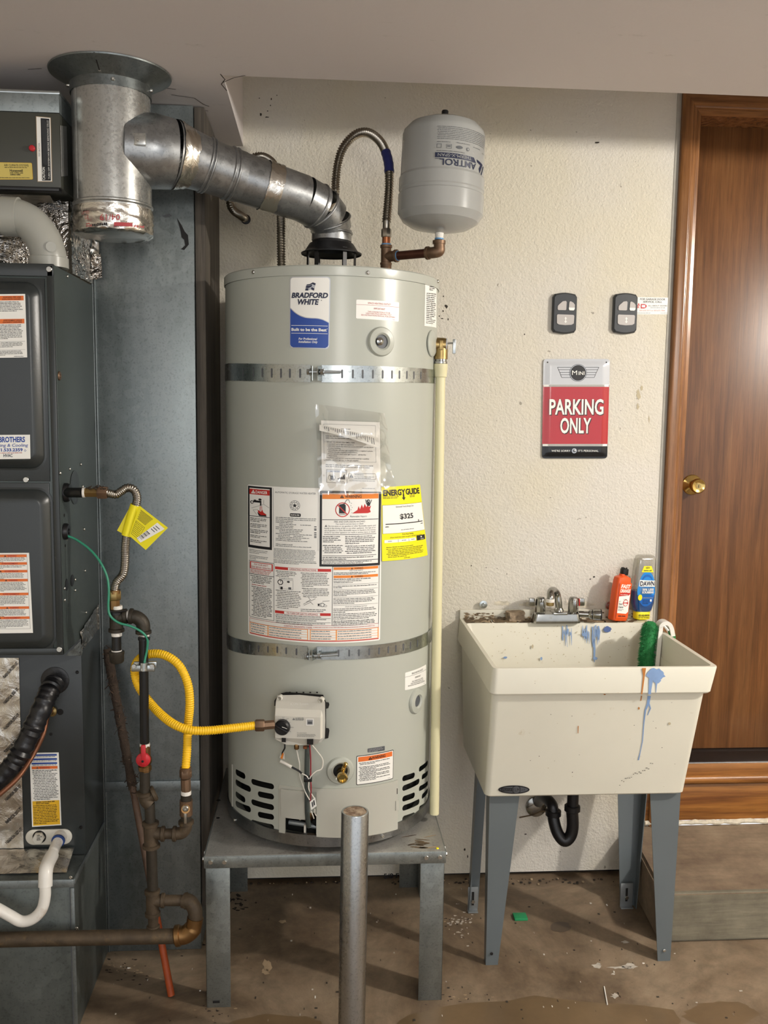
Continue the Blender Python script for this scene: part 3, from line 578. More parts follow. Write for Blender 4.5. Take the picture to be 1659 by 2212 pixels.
# escutcheons
def escutcheon(u, v, ro, ri, name, hole='dark_inside', depth=.02, plug=None, out=.006):
    th, z = hit(u, v); T = aim(cyl(th, z, -.002), (math.sin(th), -math.cos(th), 0)); b = MB()
    b.lathe([(ro, 0), (ro, .004), (ro*.92, out+.002), (ri*1.25, out+.004), (ri, out), (ri, .003)], 'heater_paint', T, 40, False, False); o = b.build(name, WH)
    b = MB(); b.lathe([(ri, .004), (ri*.99, .0035), (0.0001, .0033)], hole, T, 32, False, False)
    if plug: b.lathe([(ri*.55, .0034), (ri*.55, .010), (ri*.2, .013), (.0001, .013)], plug, Matrix.Translation(V((math.cos(th), math.sin(th), 0))*-.006) @ T, 24, False, False)
    b.build('opening', o); return th, z
escutcheon(823, 738, .0345, .0165, 'escutcheon', 'gray_ink', plug='chrome'); escutcheon(899, 1514, .0335, .0145, 'escutcheon', 'gray_ink')
th, z = escutcheon(735, 1664, .0345, .0180, 'escutcheon')
# brass drain valve
DV = MB(); n = V((math.sin(th), -math.cos(th), 0)); p = cyl(th, z, 0); DV.lathe([(.008, -.005), (.008, .018), (.0105, .020), (.0105, .034), (.012, .036), (.013, .040), (.013, .050), (.0105, .053), (.0085, .053), (.008, .046), (.0001, .046)], 'polished_brass', aim(p, n), 28, True, False)
DV.lathe([(.0055, 0), (.0055, .012), (.0045, .014), (.0055, .018), (.0055, .025), (.003, .027)], 'polished_brass', aim(p+n*.022+V((.003, 0, .006)), (.35, -.3, 1)), 20); DV.build('drain_valve', WH)
# thermal cover plate of the relief valve
th, z = hit(932, 742); b = MB(); b.lathe([(.033, 0), (.033, .003), (.028, .006), (.012, .007)], 'heater_paint', aim(cyl(th, z, .0005), (math.sin(th), -math.cos(th), 0)), 36); b.build('escutcheon', WH)

# ---- the big instruction label: X, Y as read in the enlarged photograph (520 + X/3.95, 1030 + Y/3.95)
def Zm(x0, y0, x1, y1): return [(520+x0/3.95, 1030+y0/3.95), (520+x1/3.95, 1030+y0/3.95), (520+x1/3.95, 1030+y1/3.95), (520+x0/3.95, 1030+y1/3.95)]
c0 = [V((hit(520+x/3.95, 1200)[0], 0)) for x in (62, 1198)]; zt, zb = hit(700, 1030+97/3.95)[1], hit(690, 1030+1418/3.95)[1]
XS_ = [62+i*(1198-62)/24 for i in range(25)]; TH_ = [hit(520+x/3.95, 1200)[0] for x in XS_]
def bigmap(a, b, d):
    i = min(23, max(0, int(a*24))); t = a*24-i; return cyl(TH_[i]*(1-t)+TH_[i+1]*t, zt+(zb-zt)*b, d)
s = Sheet(lambda a, b, d: bigmap(a, b, d), 1136, 1321, 24); s.body('white_print', 14)
X = lambda x: x-62
# danger panel
s.rect(X(66), 10, X(268), 545, 'ink', 1).rect(X(80), 26, X(250), 522, 'white_print', 2).rect(X(80), 34, X(250), 80, 'red', 3).warn(X(112), 40, 32, 'white_print', 4, 'red').text('DANGER', X(182), 70, 25, 'white_print', 4, w=98, bold=.02)
s.rect(X(80), 265, X(250), 270, 'ink', 3)
s.disc(X(100), 148, 14, 'ink', 3).disc(X(102), 148, 8, 'white_print', 4).disc(X(126), 136, 12, 'ink', 3).rect(X(112), 130, X(180), 148, 'ink', 3).disc(X(168), 120, 14, 'ink', 3, ry=9).rect(X(168), 130, X(180), 172, 'ink', 3)
for k in range(3): s.line(X(170+k*7), 175, X(164+k*11), 220, 3, 'red', 3)
s.poly([(X(148), 210), (X(176), 224), (X(188), 206), (X(196), 228), (X(222), 244), (X(216), 262), (X(176), 258), (X(154), 238)], 'red', 3).poly([(X(144), 228), (X(176), 252), (X(220), 250), (X(224), 262), (X(160), 262)], 'ink', 4)
s.line(X(96), 200, X(196), 160, 2, 'ink', 3).line(X(200), 120, X(200), 158, 2, 'ink', 3).line(X(110), 215, X(150), 208, 2, 'ink', 3).line(X(110), 215, X(140), 252, 2, 'ink', 3).line(X(200), 158, X(246), 186, 2, 'ink', 3)
for i, n in enumerate((3, 3, 3, 2, 2)): s.bars(X(86), 282+i*50-(i > 3)*8, X(240), n, 13, 7, 'ink', 3, .6, i+3)
s.bars(X(76), 560, X(240), 3, 13, 5, 'ink', 1, .5, 11).bars(X(76), 612, X(240), 3, 13, 5, 'ink', 1, .4, 12)
# rating plate
s.text('AUTOMATIC STORAGE WATER HEATER', X(466), 54, 15, 'gray_ink', 1, w=345)
s.line(X(280), 15, X(280), 520, 2, 'gray_ink', 1).line(X(660), 15, X(660), 530, 2, 'gray_ink', 1)
cx, cy = X(462), 152
s.disc(cx, cy, 43, 'gray_ink', 1, 32).disc(cx, cy, 40, 'white_print', 2, 32).disc(cx, cy, 29, 'gray_ink', 3, 28).disc(cx, cy, 26, 'white_print', 4, 28)
s.poly([(cx+(23 if k % 2 == 0 else 9)*math.sin(k*math.pi/5), cy-(23 if k % 2 == 0 else 9)*math.cos(k*math.pi/5)) for k in range(10)], 'ink', 5)
for k in range(10): s.line(cx+34*math.cos(k*.63), cy+34*math.sin(k*.63), cx+34*math.cos(k*.63+.3), cy+34*math.sin(k*.63+.3), 4, 'gray_ink', 5)
s.rect(X(420), 218, X(512), 246, 'ink', 1, 8); s.bars(X(428), 227, X(500), 1, 9, 9, 'white_print', 2, 1)
for y, a, e in ((256, 300, 645), (270, 300, 640), (284, 300, 450), (297, 300, 460), (311, 330, 480), (311, 510, 610), (325, 330, 460), (338, 300, 450), (353, 300, 530), (366, 330, 525), (380, 330, 520), (394, 300, 610), (408, 320, 420), (408, 450, 540), (422, 320, 590), (436, 300, 520), (450, 300, 570), (484, 300, 450), (498, 300, 610)): s.bars(X(a), y, X(e), 1, 9, 7, 'gray_ink', 1, 1, y)
for y in (322, 340, 350, 372, 386, 400, 412): s.rect(X(626), y, X(646), y+8, 'gray_ink', 1)
s.bars(X(282), 525, X(660), 8, 11.5, 6, 'gray_ink', 1, .9, 21).bars(X(282), 620, X(660), 3, 12, 6, 'ink', 1, .6, 22)
# flammable vapours panel
s.rect(X(672), 22, X(1188), 662, 'ink', 1).rect(X(692), 42, X(1170), 642, 'white_print', 2).rect(X(694), 46, X(1168), 90, 'orange', 3).warn(X(860), 54, 28, 'ink', 4, 'orange').text('WARNING', X(956), 81, 25, 'ink', 4, w=140, bold=.015)
cx, cy = X(865), 180
s.disc(cx, cy, 62, 'red', 3, 36).disc(cx, cy, 54, 'white_print', 4, 36).poly([(X(836), 136), (X(878), 128), (X(892), 142), (X(892), 222), (X(836), 222)], 'ink', 5).rect(X(838), 210, X(890), 220, 'white_print', 6).text('FLAMMABLE', X(864), 219, 7, 'ink', 7, w=44)
s.line(cx-42, cy-42, cx+42, cy+42, 9, 'red', 7); s.line(X(880), 130, X(900), 96, 4, 'ink', 5).line(X(900), 96, X(918), 96, 4, 'ink', 5).line(X(918), 96, X(926), 118, 3, 'gray_ink', 5)
for k, (a, y) in enumerate(((926, 118), (940, 126), (936, 146), (946, 162), (938, 180), (944, 206))): s.disc(X(a), y, 3, 'gray_ink', 4, 8)
s.poly([(X(946), 212), (X(990), 184), (X(1002), 150), (X(1012), 178), (X(1028), 138), (X(1040), 168), (X(1052), 132), (X(1066), 160), (X(1080), 140), (X(1086), 160), (X(1106), 150), (X(1096), 180), (X(1104), 204), (X(1080), 212)], 'red', 3)
s.disc(X(1082), 110, 14, 'ink', 4).disc(X(1084), 110, 5, 'white_print', 5).poly([(X(1064), 124), (X(1100), 122), (X(1096), 152), (X(1074), 150)], 'ink', 4).line(X(1098), 130, X(1110), 100, 6, 'ink', 4).line(X(1066), 128, X(1060), 96, 6, 'ink', 4)
s.text('Flammable Vapors', X(1000), 244, 14, 'ink', 3, w=140).rect(X(694), 262, X(1168), 267, 'ink', 3)
s.text('FIRE AND EXPLOSION HAZARD', X(926), 288, 14, 'ink', 3, w=262).text('Can result in serious injury or death', X(926), 306, 13, 'gray_ink', 3, w=234).warn(X(726), 306, 18, 'ink', 3)
s.text('Do not store or use gasoline or other flammable vapors and', X(946), 324, 12, 'ink', 3, w=400).text('liquids in the vicinity of this or any other appliance.  Storage of or', X(930), 342, 12, 'ink', 3, w=434).text('use of gasoline or other flammable vapors or liquids in the vicinity', X(930), 360, 12, 'ink', 3, w=434).text('of this or any other appliance can result in serious injury or death.', X(930), 378, 12, 'ink', 3, w=434)
s.rect(X(710), 388, X(1152), 392, 'ink', 3).bars(X(700), 402, X(856), 4, 15, 8, 'ink', 3, .6, 31).bars(X(700), 478, X(880), 5, 15, 8, 'ink', 3, .9, 32, 14).bars(X(890), 402, X(1150), 5, 15, 8, 'ink', 3, .5, 33).bars(X(890), 484, X(1155), 5, 15, 8, 'ink', 3, .9, 34, 14)
s.rect(X(700), 568, X(1155), 572, 'ink', 3).bars(X(700), 580, X(1140), 2, 14, 8, 'ink', 3, .5, 35).rect(X(692), 608, X(1170), 613, 'ink', 3).bars(X(700), 618, X(1130), 2, 12, 7, 'ink', 3, .8, 36)
# safety column
s.rect(X(74), 656, X(286), 1158, 'ink', 1).rect(X(78), 660, X(283), 1154, 'white_print', 2).rect(X(82), 666, X(276), 728, 'red', 3).rect(X(92), 672, X(266), 722, 'white_print', 4).text('FOR YOUR SAFETY', X(178), 693, 14, 'red_ink', 5, w=120, bold=.01).text('READ BEFORE OPERATING', X(178), 716, 14, 'red_ink', 5, w=166, bold=.01)
s.bars(X(84), 734, X(270), 3, 12, 7, 'red_ink', 3, .9, 41).rect(X(78), 772, X(283), 777, 'ink', 3).bars(X(86), 786, X(276), 5, 14, 8, 'ink', 3, .6, 42, 12).bars(X(96), 862, X(230), 1, 9, 8, 'red_ink', 3, 1).bars(X(96), 880, X(276), 19, 14, 8, 'ink', 3, .7, 43, 12)
# operating instructions
s.rect(X(294), 682, X(772), 706, 'red', 1).rect(X(405), 684, X(658), 704, 'white_print', 2).text('OPERATING INSTRUCTIONS', X(532), 702, 15, 'red_ink', 3, w=228, bold=.01)
s.bars(X(300), 716, X(488), 4, 14, 7, 'ink', 1, .6, 51, 12).bars(X(514), 718, X(760), 9, 14, 7, 'ink', 1, .5, 52, 10).bars(X(524), 850, X(760), 6, 14, 7, 'ink', 1, .6, 53, 10)
s.frame(X(330), 790, X(448), 870, 2, 'gray_ink', 1).disc(X(340), 814, 24, 'ink', 2, 20).disc(X(340), 814, 17, 'white_print', 3, 18).disc(X(408), 806, 13, 'ink', 2, ry=8).rect(X(340), 852, X(360), 876, 'ink', 2).rect(X(408), 852, X(432), 872, 'gray_ink', 2).line(X(340), 796, X(344), 814, 4, 'ink', 4).bars(X(330), 775, X(450), 1, 8, 6, 'gray_ink', 1, 1)
s.bars(X(300), 882, X(520), 11, 15, 7, 'ink', 1, .5, 54, 12)
for a, y, e, f in ((536, 990, 590, 960), (560, 970, 600, 950), (590, 960, 620, 990), (600, 960, 640, 938), (655, 985, 700, 975), (700, 975, 740, 1000), (656, 1000, 736, 1006), (540, 1000, 600, 970), (580, 930, 600, 955), (700, 960, 760, 955)): s.line(X(a), y, X(e), f, 3, 'ink', 1)
s.disc(X(700), 990, 18, 'gray_ink', 1, 16).disc(X(700), 990, 13, 'white_print', 2, 16).disc(X(668), 990, 9, 'ink', 1, 12).bars(X(514), 1030, X(740), 2, 15, 7, 'ink', 1, .9, 55)
s.rect(X(294), 1062, X(772), 1086, 'red', 1).rect(X(372), 1064, X(680), 1084, 'white_print', 2).text('TO TURN OFF GAS TO APPLIANCE', X(527), 1082, 15, 'red_ink', 3, w=266, bold=.01)
s.bars(X(300), 1092, X(690), 1, 9, 7, 'ink', 1, 1).rect(X(296), 1106, X(772), 1109, 'ink', 1).bars(X(300), 1114, X(750), 2, 13, 7, 'ink', 1, .8, 56).rect(X(296), 1144, X(772), 1147, 'ink', 1).bars(X(300), 1151, X(760), 2, 12, 7, 'ink', 1, .7, 57)
# right-hand warnings
s.frame(X(782), 660, X(1184), 1182, 4, 'ink', 1)
for y in (668, 738): s.rect(X(794), y, X(1172), y+22, 'orange', 2).warn(X(950), y+4, 15, 'ink', 3, 'orange').text('WARNING', X(1008), y+18, 14, 'ink', 3, w=72)
s.text('FOR YOUR SAFETY', X(988), 704, 11, 'gray_ink', 1, w=114).bars(X(794), 712, X(1170), 2, 12, 7, 'ink', 1, .8, 61).bars(X(794), 766, X(1110), 1, 9, 8, 'ink', 1, 1, 62).bars(X(794), 782, X(1050), 2, 13, 7, 'ink', 1, .7, 63).bars(X(794), 826, X(1170), 2, 13, 7, 'ink', 1, .2, 64).bars(X(794), 868, X(1170), 4, 13, 7, 'ink', 1, .3, 65).bars(X(794), 936, X(1150), 4, 13, 7, 'ink', 1, .5, 66)
for y in (814, 858, 926, 992): s.rect(X(794), y, X(1172), y+2, 'ink', 1)
s.text('STATE OF CALIFORNIA NOTICE', X(988), 1014, 11, 'gray_ink', 1, w=186).bars(X(794), 1022, X(1165), 3, 14, 7, 'ink', 1, .3, 67).bars(X(794), 1066, X(1175), 4, 14, 7, 'ink', 1, .8, 68).bars(X(794), 1126, X(1175), 4, 13, 8, 'ink', 1, .8, 69)
# diagnostic table
s.rect(X(76), 1168, X(1184), 1206, 'red_ink', 1).rect(X(79), 1171, X(1181), 1203, 'paper', 2).text('CONTROL DIAGNOSTIC CODES', X(492), 1196, 15, 'red_ink', 3, w=240, bold=.012).bars(X(622), 1183, X(1150), 1, 9, 6, 'red_ink', 3, 1)
s.rect(X(76), 1206, X(1184), 1298, 'pale_orange', 1)
for a, e in ((82, 230), (238, 570), (600, 815), (826, 1174)):
    for k in range(4): s.rect(X(a), 1210+k*22, X(e), 1229+k*22, 'white_print', 2).bars(X(a+6), 1215+k*22, X(a+(e-a)*.85), 1, 9, 7, 'ink', 3, 1, a+k)
s.rect(X(578), 1206, X(592), 1298, 'white_print', 2).rect(X(76), 1300, X(1184), 1308, 'red', 1); s.done('instruction_label', WH)
# energy label
s = Sheet(hquad([(822.5, 1052), (905, 1046), (921.5, 1199), (824, 1212)]), 330, 640, 8, .003); s.body('energy_yellow', 4)
s.text('ENERG', 78, 76, 48, 'ink', 1, w=134, bold=.045).text('GUIDE', 246, 76, 48, 'ink', 1, w=132, bold=.045).text('Y', 161, 76, 48, 'ink', 1, w=36, bold=.045).poly([(154, 70), (166, 70), (166, 100), (176, 98), (160, 124), (144, 98), (154, 100)], 'ink', 1)
s.bars(10, 84, 130, 2, 11, 6, 'ink', 1, .9, 1).bars(212, 84, 270, 2, 11, 6, 'ink', 1, .8, 2).rect(4, 156, 322, 404, 'ink', 1).rect(6, 158, 320, 402, 'white_print', 2)
s.text('Estimated Yearly Energy Cost', 165, 182, 14, 'ink', 3, w=140).text('$325', 170, 282, 42, 'ink', 3, w=104, bold=.03).rect(22, 318, 306, 326, 'ink', 3).rect(264, 302, 270, 322, 'ink', 3).bars(20, 340, 46, 1, 9, 8, 'ink', 3, 1).bars(284, 336, 310, 1, 9, 8, 'ink', 3, 1).bars(120, 374, 216, 1, 9, 6, 'ink', 3, 1)
s.text('First Hour Rating', 168, 424, 15, 'ink', 1, w=82).text('(How much hot water you get in the first hour of use)', 166, 444, 12, 'ink', 1, w=236).rect(14, 458, 226, 484, 'white_print', 1)
for a in (96, 168): s.rect(a, 458, a+1.5, 484, 'ink', 2)
for a in (34, 120, 188): s.bars(a, 466, a+30, 1, 8, 7, 'gray_ink', 2, 1)
s.rect(234, 444, 316, 488, 'ink', 1).text('Gallons', 284, 482, 11, 'white_print', 2, w=34).disc(276, 458, 7, 'white_print', 2, 10)
s.bars(24, 520, 200, 1, 9, 6, 'ink', 1, 1, 5).bars(24, 536, 290, 6, 14, 6, 'ink', 1, .5, 6, 8).bars(126, 622, 178, 1, 7, 6, 'ink', 1, 1); s.done('energy_label', WH)

# ---- manual in a clear plastic sleeve
PK = thing('manual_packet', 'white manual folded over inside a clear plastic sleeve on the heater', 'manual', cyl(*hit(760, 1062)))
s = Sheet(hquad([(694, 908), (818, 912), (820, 1062), (696, 1058)]), 1040, 1230, 10, .006); s.body('paper')
s.frame(42, 60, 956, 710, 4, 'gray_ink', 1)
s.bars(75, 130, 500, 1, 16, 13, 'ink', 1, 1).bars(75, 262, 900, 2, 34, 16, 'ink', 1, .7, 2).text('WHAT TO DO IF YOU SMELL GAS', 330, 384, 22, 'ink', 1, w=480, bold=.02).rect(60, 370, 68, 376, 'ink', 1)
for y, t, x, w_ in ((420, 'DO NOT try to light any appliance.', 120, 440), (454, 'DO NOT touch any electrical switch; DO NOT use any phone', 120, 790), (488, 'in your building.', 120, 210), (522, "Immediately call your gas supplier from a neighbor's phone.", 120, 780), (556, "Follow the gas supplier's instructions.", 120, 500), (590, 'If you cannot reach your gas supplier, call the fire', 120, 650), (624, 'department.', 120, 150)):
    s.text(t, x, y, 20, 'ink', 1, w=w_, al='l', bold=.01)
    if y in (420, 454, 522, 590): s.disc(104, y-8, 5, 'ink', 1, 8)
s.text('- Installation and service must be performed by a qualified', 66, 660, 20, 'ink', 1, w=760, al='l', bold=.01).text('installer, service agency, or the gas supplier.', 66, 694, 20, 'ink', 1, w=580, al='l', bold=.01)
s.bars(70, 765, 920, 2, 32, 17, 'gray_ink', 1, .92, 5)
s.frame(80, 858, 430, 1090, 6, 'ink', 1).rect(96, 874, 414, 904, 'silver_print', 1).warn(160, 876, 26, 'ink', 2, 'silver_print').text('WARNING', 250, 900, 22, 'ink', 2, w=140).disc(172, 1000, 60, 'gray_ink', 1, 26).disc(172, 1000, 54, 'paper', 2, 26).rect(146, 962, 200, 1040, 'ink', 3).line(130, 960, 214, 1040, 8, 'gray_ink', 4).poly([(250, 1026), (310, 990), (330, 960), (346, 990), (370, 950), (396, 970), (400, 1024)], 'ink', 1).disc(385, 948, 12, 'ink', 1).bars(240, 1054, 398, 1, 12, 12, 'ink', 1, 1)
s.rect(452, 908, 950, 1014, 'ink', 1, 20).rect(458, 914, 944, 1008, 'paper', 2, 16).warn(505, 924, 66, 'gray_ink', 3, 'paper').text('WARNING', 640, 946, 24, 'ink', 3, w=160).bars(560, 962, 930, 2, 26, 12, 'gray_ink', 3, .8, 7).bars(470, 1034, 930, 1, 12, 12, 'gray_ink', 1, 1).bars(690, 1168, 930, 1, 12, 10, 'gray_ink', 1, 1); s.done('booklet', PK)
# the top leaf, folded forward and seen almost edge on
a0 = cyl(*hit(691, 917), .010); a1 = cyl(*hit(812, 945), .012); e0 = cyl(*hit(690, 918), .02); mid = V((0, -.034, -.002))
def leaf(a, b, d):
    p = a0.lerp(a1, a); return p+V((0, -.062*(.35+.65*a), -.012-.010*a))*b+V((0, 0, .003*math.sin(a*math.pi)+d))
s = Sheet(leaf, 1000, 300, 8, 0); s.body('paper')
for k in range(24): s.rect(80+k*36, 60, 92+k*36, 60+200*random.Random(k).uniform(.4, 1), 'gray_ink', 1)
q = s.base; q.add([leaf(i/8, 1, -.0015*j) for i in range(9) for j in (0, 1)]+[leaf(i/8, 0, -.0015) for i in range(9)], [(2*i, 2*i+2, 2*i+3, 2*i+1) for i in range(8)]+[(2*i+1, 2*i+3, 18+i+1, 18+i) for i in range(8)], 'paper'); s.done('folded_leaf', PK)
b = MB(); N = 28; edge = lambda t: [(683, 874), (840, 905), (846, 1062), (692, 1066)]; f = hquad([(682, 872), (826, 893), (848, 1064), (690, 1068)])
rd = random.Random(5)
def filmpt(i, j):
    a, c = i/N, j/N; w = noise.noise(V((a*5, c*4, 1.3)))*.010+noise.noise(V((a*13+c*5, c*9, 4)))*.006
    top = .020*math.exp(-((c-.28)/.2)**2)*math.sin(a*math.pi)*2.2; return f(a, c, .012+w+top)
b.add([filmpt(i, j) for j in range(N+1) for i in range(N+1)], [(j*(N+1)+i, j*(N+1)+i+1, (j+1)*(N+1)+i+1, (j+1)*(N+1)+i) for j in range(N) for i in range(N)], 'bag_film'); b.build('plastic_sleeve', PK, 180)

# ---- gas control on the front of the heater
th, z = hit(650, 1550); n = V((math.sin(th), -math.cos(th), 0)); rt = V((math.cos(th), math.sin(th), 0)); up = V((0, 0, 1))
YC = cyl(th, z, .055)
def gc(u, v, d):
    """pixel on the plane of the control's face (d metres proud of it)"""
    dr = ray(u, v); o = YC+n*d-V((0, 0, EYE)); return V((0, 0, EYE))+dr*(o.dot(n)/dr.dot(n))
def GZ(x, y): return (580+x/10.37, 1470+y/10.37)           # enlarged-photo pixels
def plate(mb, pts, d0, d1, m, bev=0): mb.prism([(p, 0) for p in pts], d1-d0, m, lambda p, _, d: gc(*p, d0+d), bev) if not bev else plate2(mb, pts, d0, d1, m, bev)
def plate2(mb, pts, d0, d1, m, bev):
    q = [GZ(*p) for p in pts]; mb.prism(q, d1-d0, m, lambda x, y, d: gc(x, y, d0+d), bev*0) ; return mb
GV = b = MB(); face = [(200, 330), (700, 320), (1225, 375), (1265, 480), (1275, 900), (1262, 1260), (1180, 1385), (720, 1450), (400, 1440), (150, 1310), (135, 800), (165, 480)]
plate2(b, face, -.055, -.006, 'plate_white', 0)
low = [(150, 790), (1180, 830), (1195, 1330), (700, 1330), (150, 1290)]
topf = [(195, 345), (700, 335), (1215, 390), (1185, 620), (165, 590)]
def facep(pts, ds, m): GV.add([gc(*GZ(*p), d) for p, d in zip(pts, ds)], [tuple(range(len(pts)))], m)
facep([(165, 590), (1185, 640), (1165, 830), (150, 790)], [-.008, -.008, .006, .006], 'plate_white'); facep([(150, 790), (1165, 830), (1160, 1320), (150, 1280)], [.006]*4, 'plate_white'); facep([(150, 1280), (1160, 1320), (1100, 1420), (720, 1450), (400, 1440), (170, 1330)], [.006, .006, -.008, -.008, -.008, -.008], 'plate_white')
facep([(1165, 830), (1270, 740), (1258, 1250), (1160, 1320)], [.006, -.02, -.02, .006], 'plate_white'); facep([(150, 790), (150, 1280), (130, 1290), (125, 800)], [.006, .006, -.03, -.03], 'plate_white'); facep([(1185, 640), (1262, 560), (1270, 740), (1165, 830)], [-.008, -.02, -.02, .006], 'plate_white')
facep([(195, 345), (700, 335), (1215, 390), (1185, 640), (165, 590)], [-.004, -.004, -.004, -.008, -.008], 'plate_white')
gv = GV.build('gas_control', WH, 25)
b = MB(); plate2(b, [(130, 450), (200, 360), (290, 285), (400, 258), (1225, 318), (1245, 380), (1290, 480), (1290, 1230), (1200, 1330), (150, 570), (130, 570)], -.06, -.03, 'black_plastic', 0)
for y0, y1 in ((480, 640), (1060, 1310)): plate2(b, [(1265, y0), (1350, y0+10), (1365, y0+60), (1340, y1-20), (1265, y1)], -.05, -.02, 'black_plastic', 0)
for k in range(5): plate2(b, [(460+k*152, 252), (500+k*152, 255), (500+k*152, 285), (460+k*152, 282)], -.05, -.026, 'black_plastic', 0)
b.build('gasket', gv)
for x, y in ((245, 400), (1170, 450)):
    b = MB(); b.lathe([(.0065, -.012), (.0065, -.001), (.005, .0005), (.0045, -.004), (.0001, -.004)], 'plate_white', aim(gc(*GZ(x, y), 0), n), 20, False, False); screw(b, gc(*GZ(x, y), -.005), n, .0035); b.build('screw', gv)
b = MB(); T = aim(gc(*GZ(325, 1030), .006), n); b.lathe([(.0185, 0), (.0185, .010), (.016, .013), (.0155, .0135), (.0001, .0135)], 'black_plastic', T, 40); b.box((-.0185, -.0025, .013), (.0185, .0025, .019), 'black_plastic', .001, T=T @ Matrix.Rotation(math.radians(-25), 4, 'Z'))
kb = b.build('dial', gv); b = MB(); p0, p1 = gc(*GZ(300, 1040), .0255), gc(*GZ(415, 1082), .0255); sd = (p1-p0).cross(n).normalized()*.0006; b.quad(p0-sd, p1-sd, p1+sd, p0+sd, 'white_print'); b.build('pointer', kb)
mp = lambda a, b, d: gc(*GZ(a*1000+150, b*1000+400), .006+d)
s = Sheet(mp, 1000, 1000, 1); Y = lambda y: y-400; X = lambda x: x-150
for x, y, t, r in ((235, 885, 'OFF', -.5), (335, 840, 'PILOT', 0), (430, 870, 'LOW', .5)): s.text(t, X(x), Y(y)-8, 16, 'gray_ink', 1, w=50)
for a0, r0, r1 in ((-110, 160, 185), (-88, 155, 175), (-62, 160, 185), (-30, 160, 185), (5, 160, 240), (35, 165, 210), (95, 160, 200)): s.line(X(325+r0*math.cos(math.radians(a0))), Y(1030+r0*math.sin(math.radians(a0))), X(325+r1*math.cos(math.radians(a0))), Y(1030+r1*math.sin(math.radians(a0))), 7, 'gray_ink', 1)
s.warn(X(565), Y(835), 50, 'gray_ink', 1, 'plate_white').bars(X(605), Y(835), X(800), 3, 22, 14, 'gray_ink', 1, .9).text('TO LIGHT PILOT', X(745), Y(1188), 20, 'gray_ink', 1, w=215).bars(X(640), Y(1205), X(1090), 3, 22, 10, 'gray_ink', 1, .85).bars(X(180), Y(1175), X(225), 2, 24, 14, 'gray_ink', 1)
s.frame(X(840), Y(855), X(1015), Y(1010), 22, 'white_print', 1).rect(X(862), Y(877), X(993), Y(988), 'silver_print', 1).rect(X(880), Y(920), X(975), Y(975), 'gray_ink', 2); s.pr.build('print', gv)
lg = Sheet(lambda a, b, d: gc(*GZ(a*1000+150, b*1000+400), -.0035+d), 1000, 1000, 1); lg.text('ICON System', X(690), Y(548), 50, 'paper', 1, w=400, shear=.15); lg.pr.build('embossing', gv)
b = MB(); plate2(b, [(295, 1285), (390, 1290), (388, 1385), (295, 1380)], -.02, .009, 'black_plastic', 0); b.build('connector', gv); b = MB(); plate2(b, [(862, 1310), (1005, 1310), (1000, 1440), (862, 1435)], -.02, .010, 'black_plastic', 0); b.build('connector', gv)
b = MB(); hexnut(b, gc(*GZ(630, 1420), -.01), (0, 0, -1), .0060, .013, 'old_brass'); b.build('fitting', gv); b = MB(); b.tube([gc(*GZ(820, 1470), -.02), gc(*GZ(820, 1520), -.02)], .005, 'copper', 10); b.build('fitting', gv)
# burner feed tube and the wires
def wp(u, v, d): 
    th, z = hit(u, v, HR+d); return cyl(th, z, d)
b = MB(); b.tube(spline([wp(664, 1612, .03), wp(663, 1660, .028), wp(663, 1720, .026), wp(664, 1760, .02), wp(667, 1785, .004)], 6), .0062, 'cabinet_side', 12); b.build('burner_tube', WH)
def wire(pts, m, r=.0014): b = MB(); b.tube(spline(pts, 7), r, m, 8); return b.build('wire', WH)
wire([wp(615, 1608, .045), wp(615, 1616, .045), wp(611, 1624, .04), wp(608, 1634, .036)], 'black_plastic', .002)
wire([wp(630, 1657, .034), wp(645, 1665, .034), wp(652, 1671, .036)], 'black_plastic', .0024)
wire([wp(641, 1620, .035), wp(645, 1640, .034), wp(647, 1652, .033), wp(648, 1675, .03), wp(653, 1692, .03), wp(660, 1712, .034), wp(669, 1728, .036)], 'white_wire'); wire([wp(669, 1608, .055), wp(671, 1640, .042), wp(671, 1680, .036), wp(672, 1705, .036), wp(670, 1735, .034)], 'red_wire', .0017); wire([wp(674, 1609, .055), wp(686, 1624, .04), wp(697, 1641, .03), wp(695, 1660, .03), wp(683, 1666, .034), wp(673, 1675, .037), wp(669, 1682, .038)], 'white_wire'); wire([wp(652, 1671, .036), wp(662, 1676, .038), wp(667, 1683, .039)], 'white_wire')
wire([wp(667, 1685, .038), wp(667, 1704, .036), wp(676, 1720, .034), wp(680, 1726, .034)], 'white_wire'); wire([wp(680, 1748, .034), wp(680, 1756, .03), wp(683, 1762, .02)], 'white_wire'); wire([wp(672, 1752, .034), wp(676, 1762, .03), wp(678, 1768, .022)], 'white_wire')
b = MB(); p0, p1 = wp(656, 1682, .034), wp(674, 1682, .034); b.box(p0+V((0, -.008, -.006)), p1+V((0, .010, .005)), 'black_plastic', .0015); b.build('wire_clip', WH)
b = MB(); b.tube([wp(606, 1644, .036), wp(618, 1650, .036), wp(630, 1657, .036)], .0042, 'white_wire', 10); b.quad(wp(604, 1636, .037), wp(611, 1621, .04), wp(615, 1630, .04), wp(615, 1640, .037), 'white_wire', .0008); b.quad(wp(606, 1637, .0385), wp(611, 1626, .0415), wp(613, 1628, .0415), wp(610, 1640, .0385), 'orange', .0008); b.build('wire_sleeve', WH)
s = Sheet(lambda a, b, d: bil([wp(669, 1732, .04), wp(681, 1722, .04), wp(684, 1741, .04), wp(672, 1750, .04)], a, b)+V((0, -d, 0)), 100, 160, 1); s.body('white_print'); s.rect(25, 35, 50, 125, 'gray_ink', 1).rect(58, 30, 78, 120, 'ink', 1); s.done('wire_tag', WH)

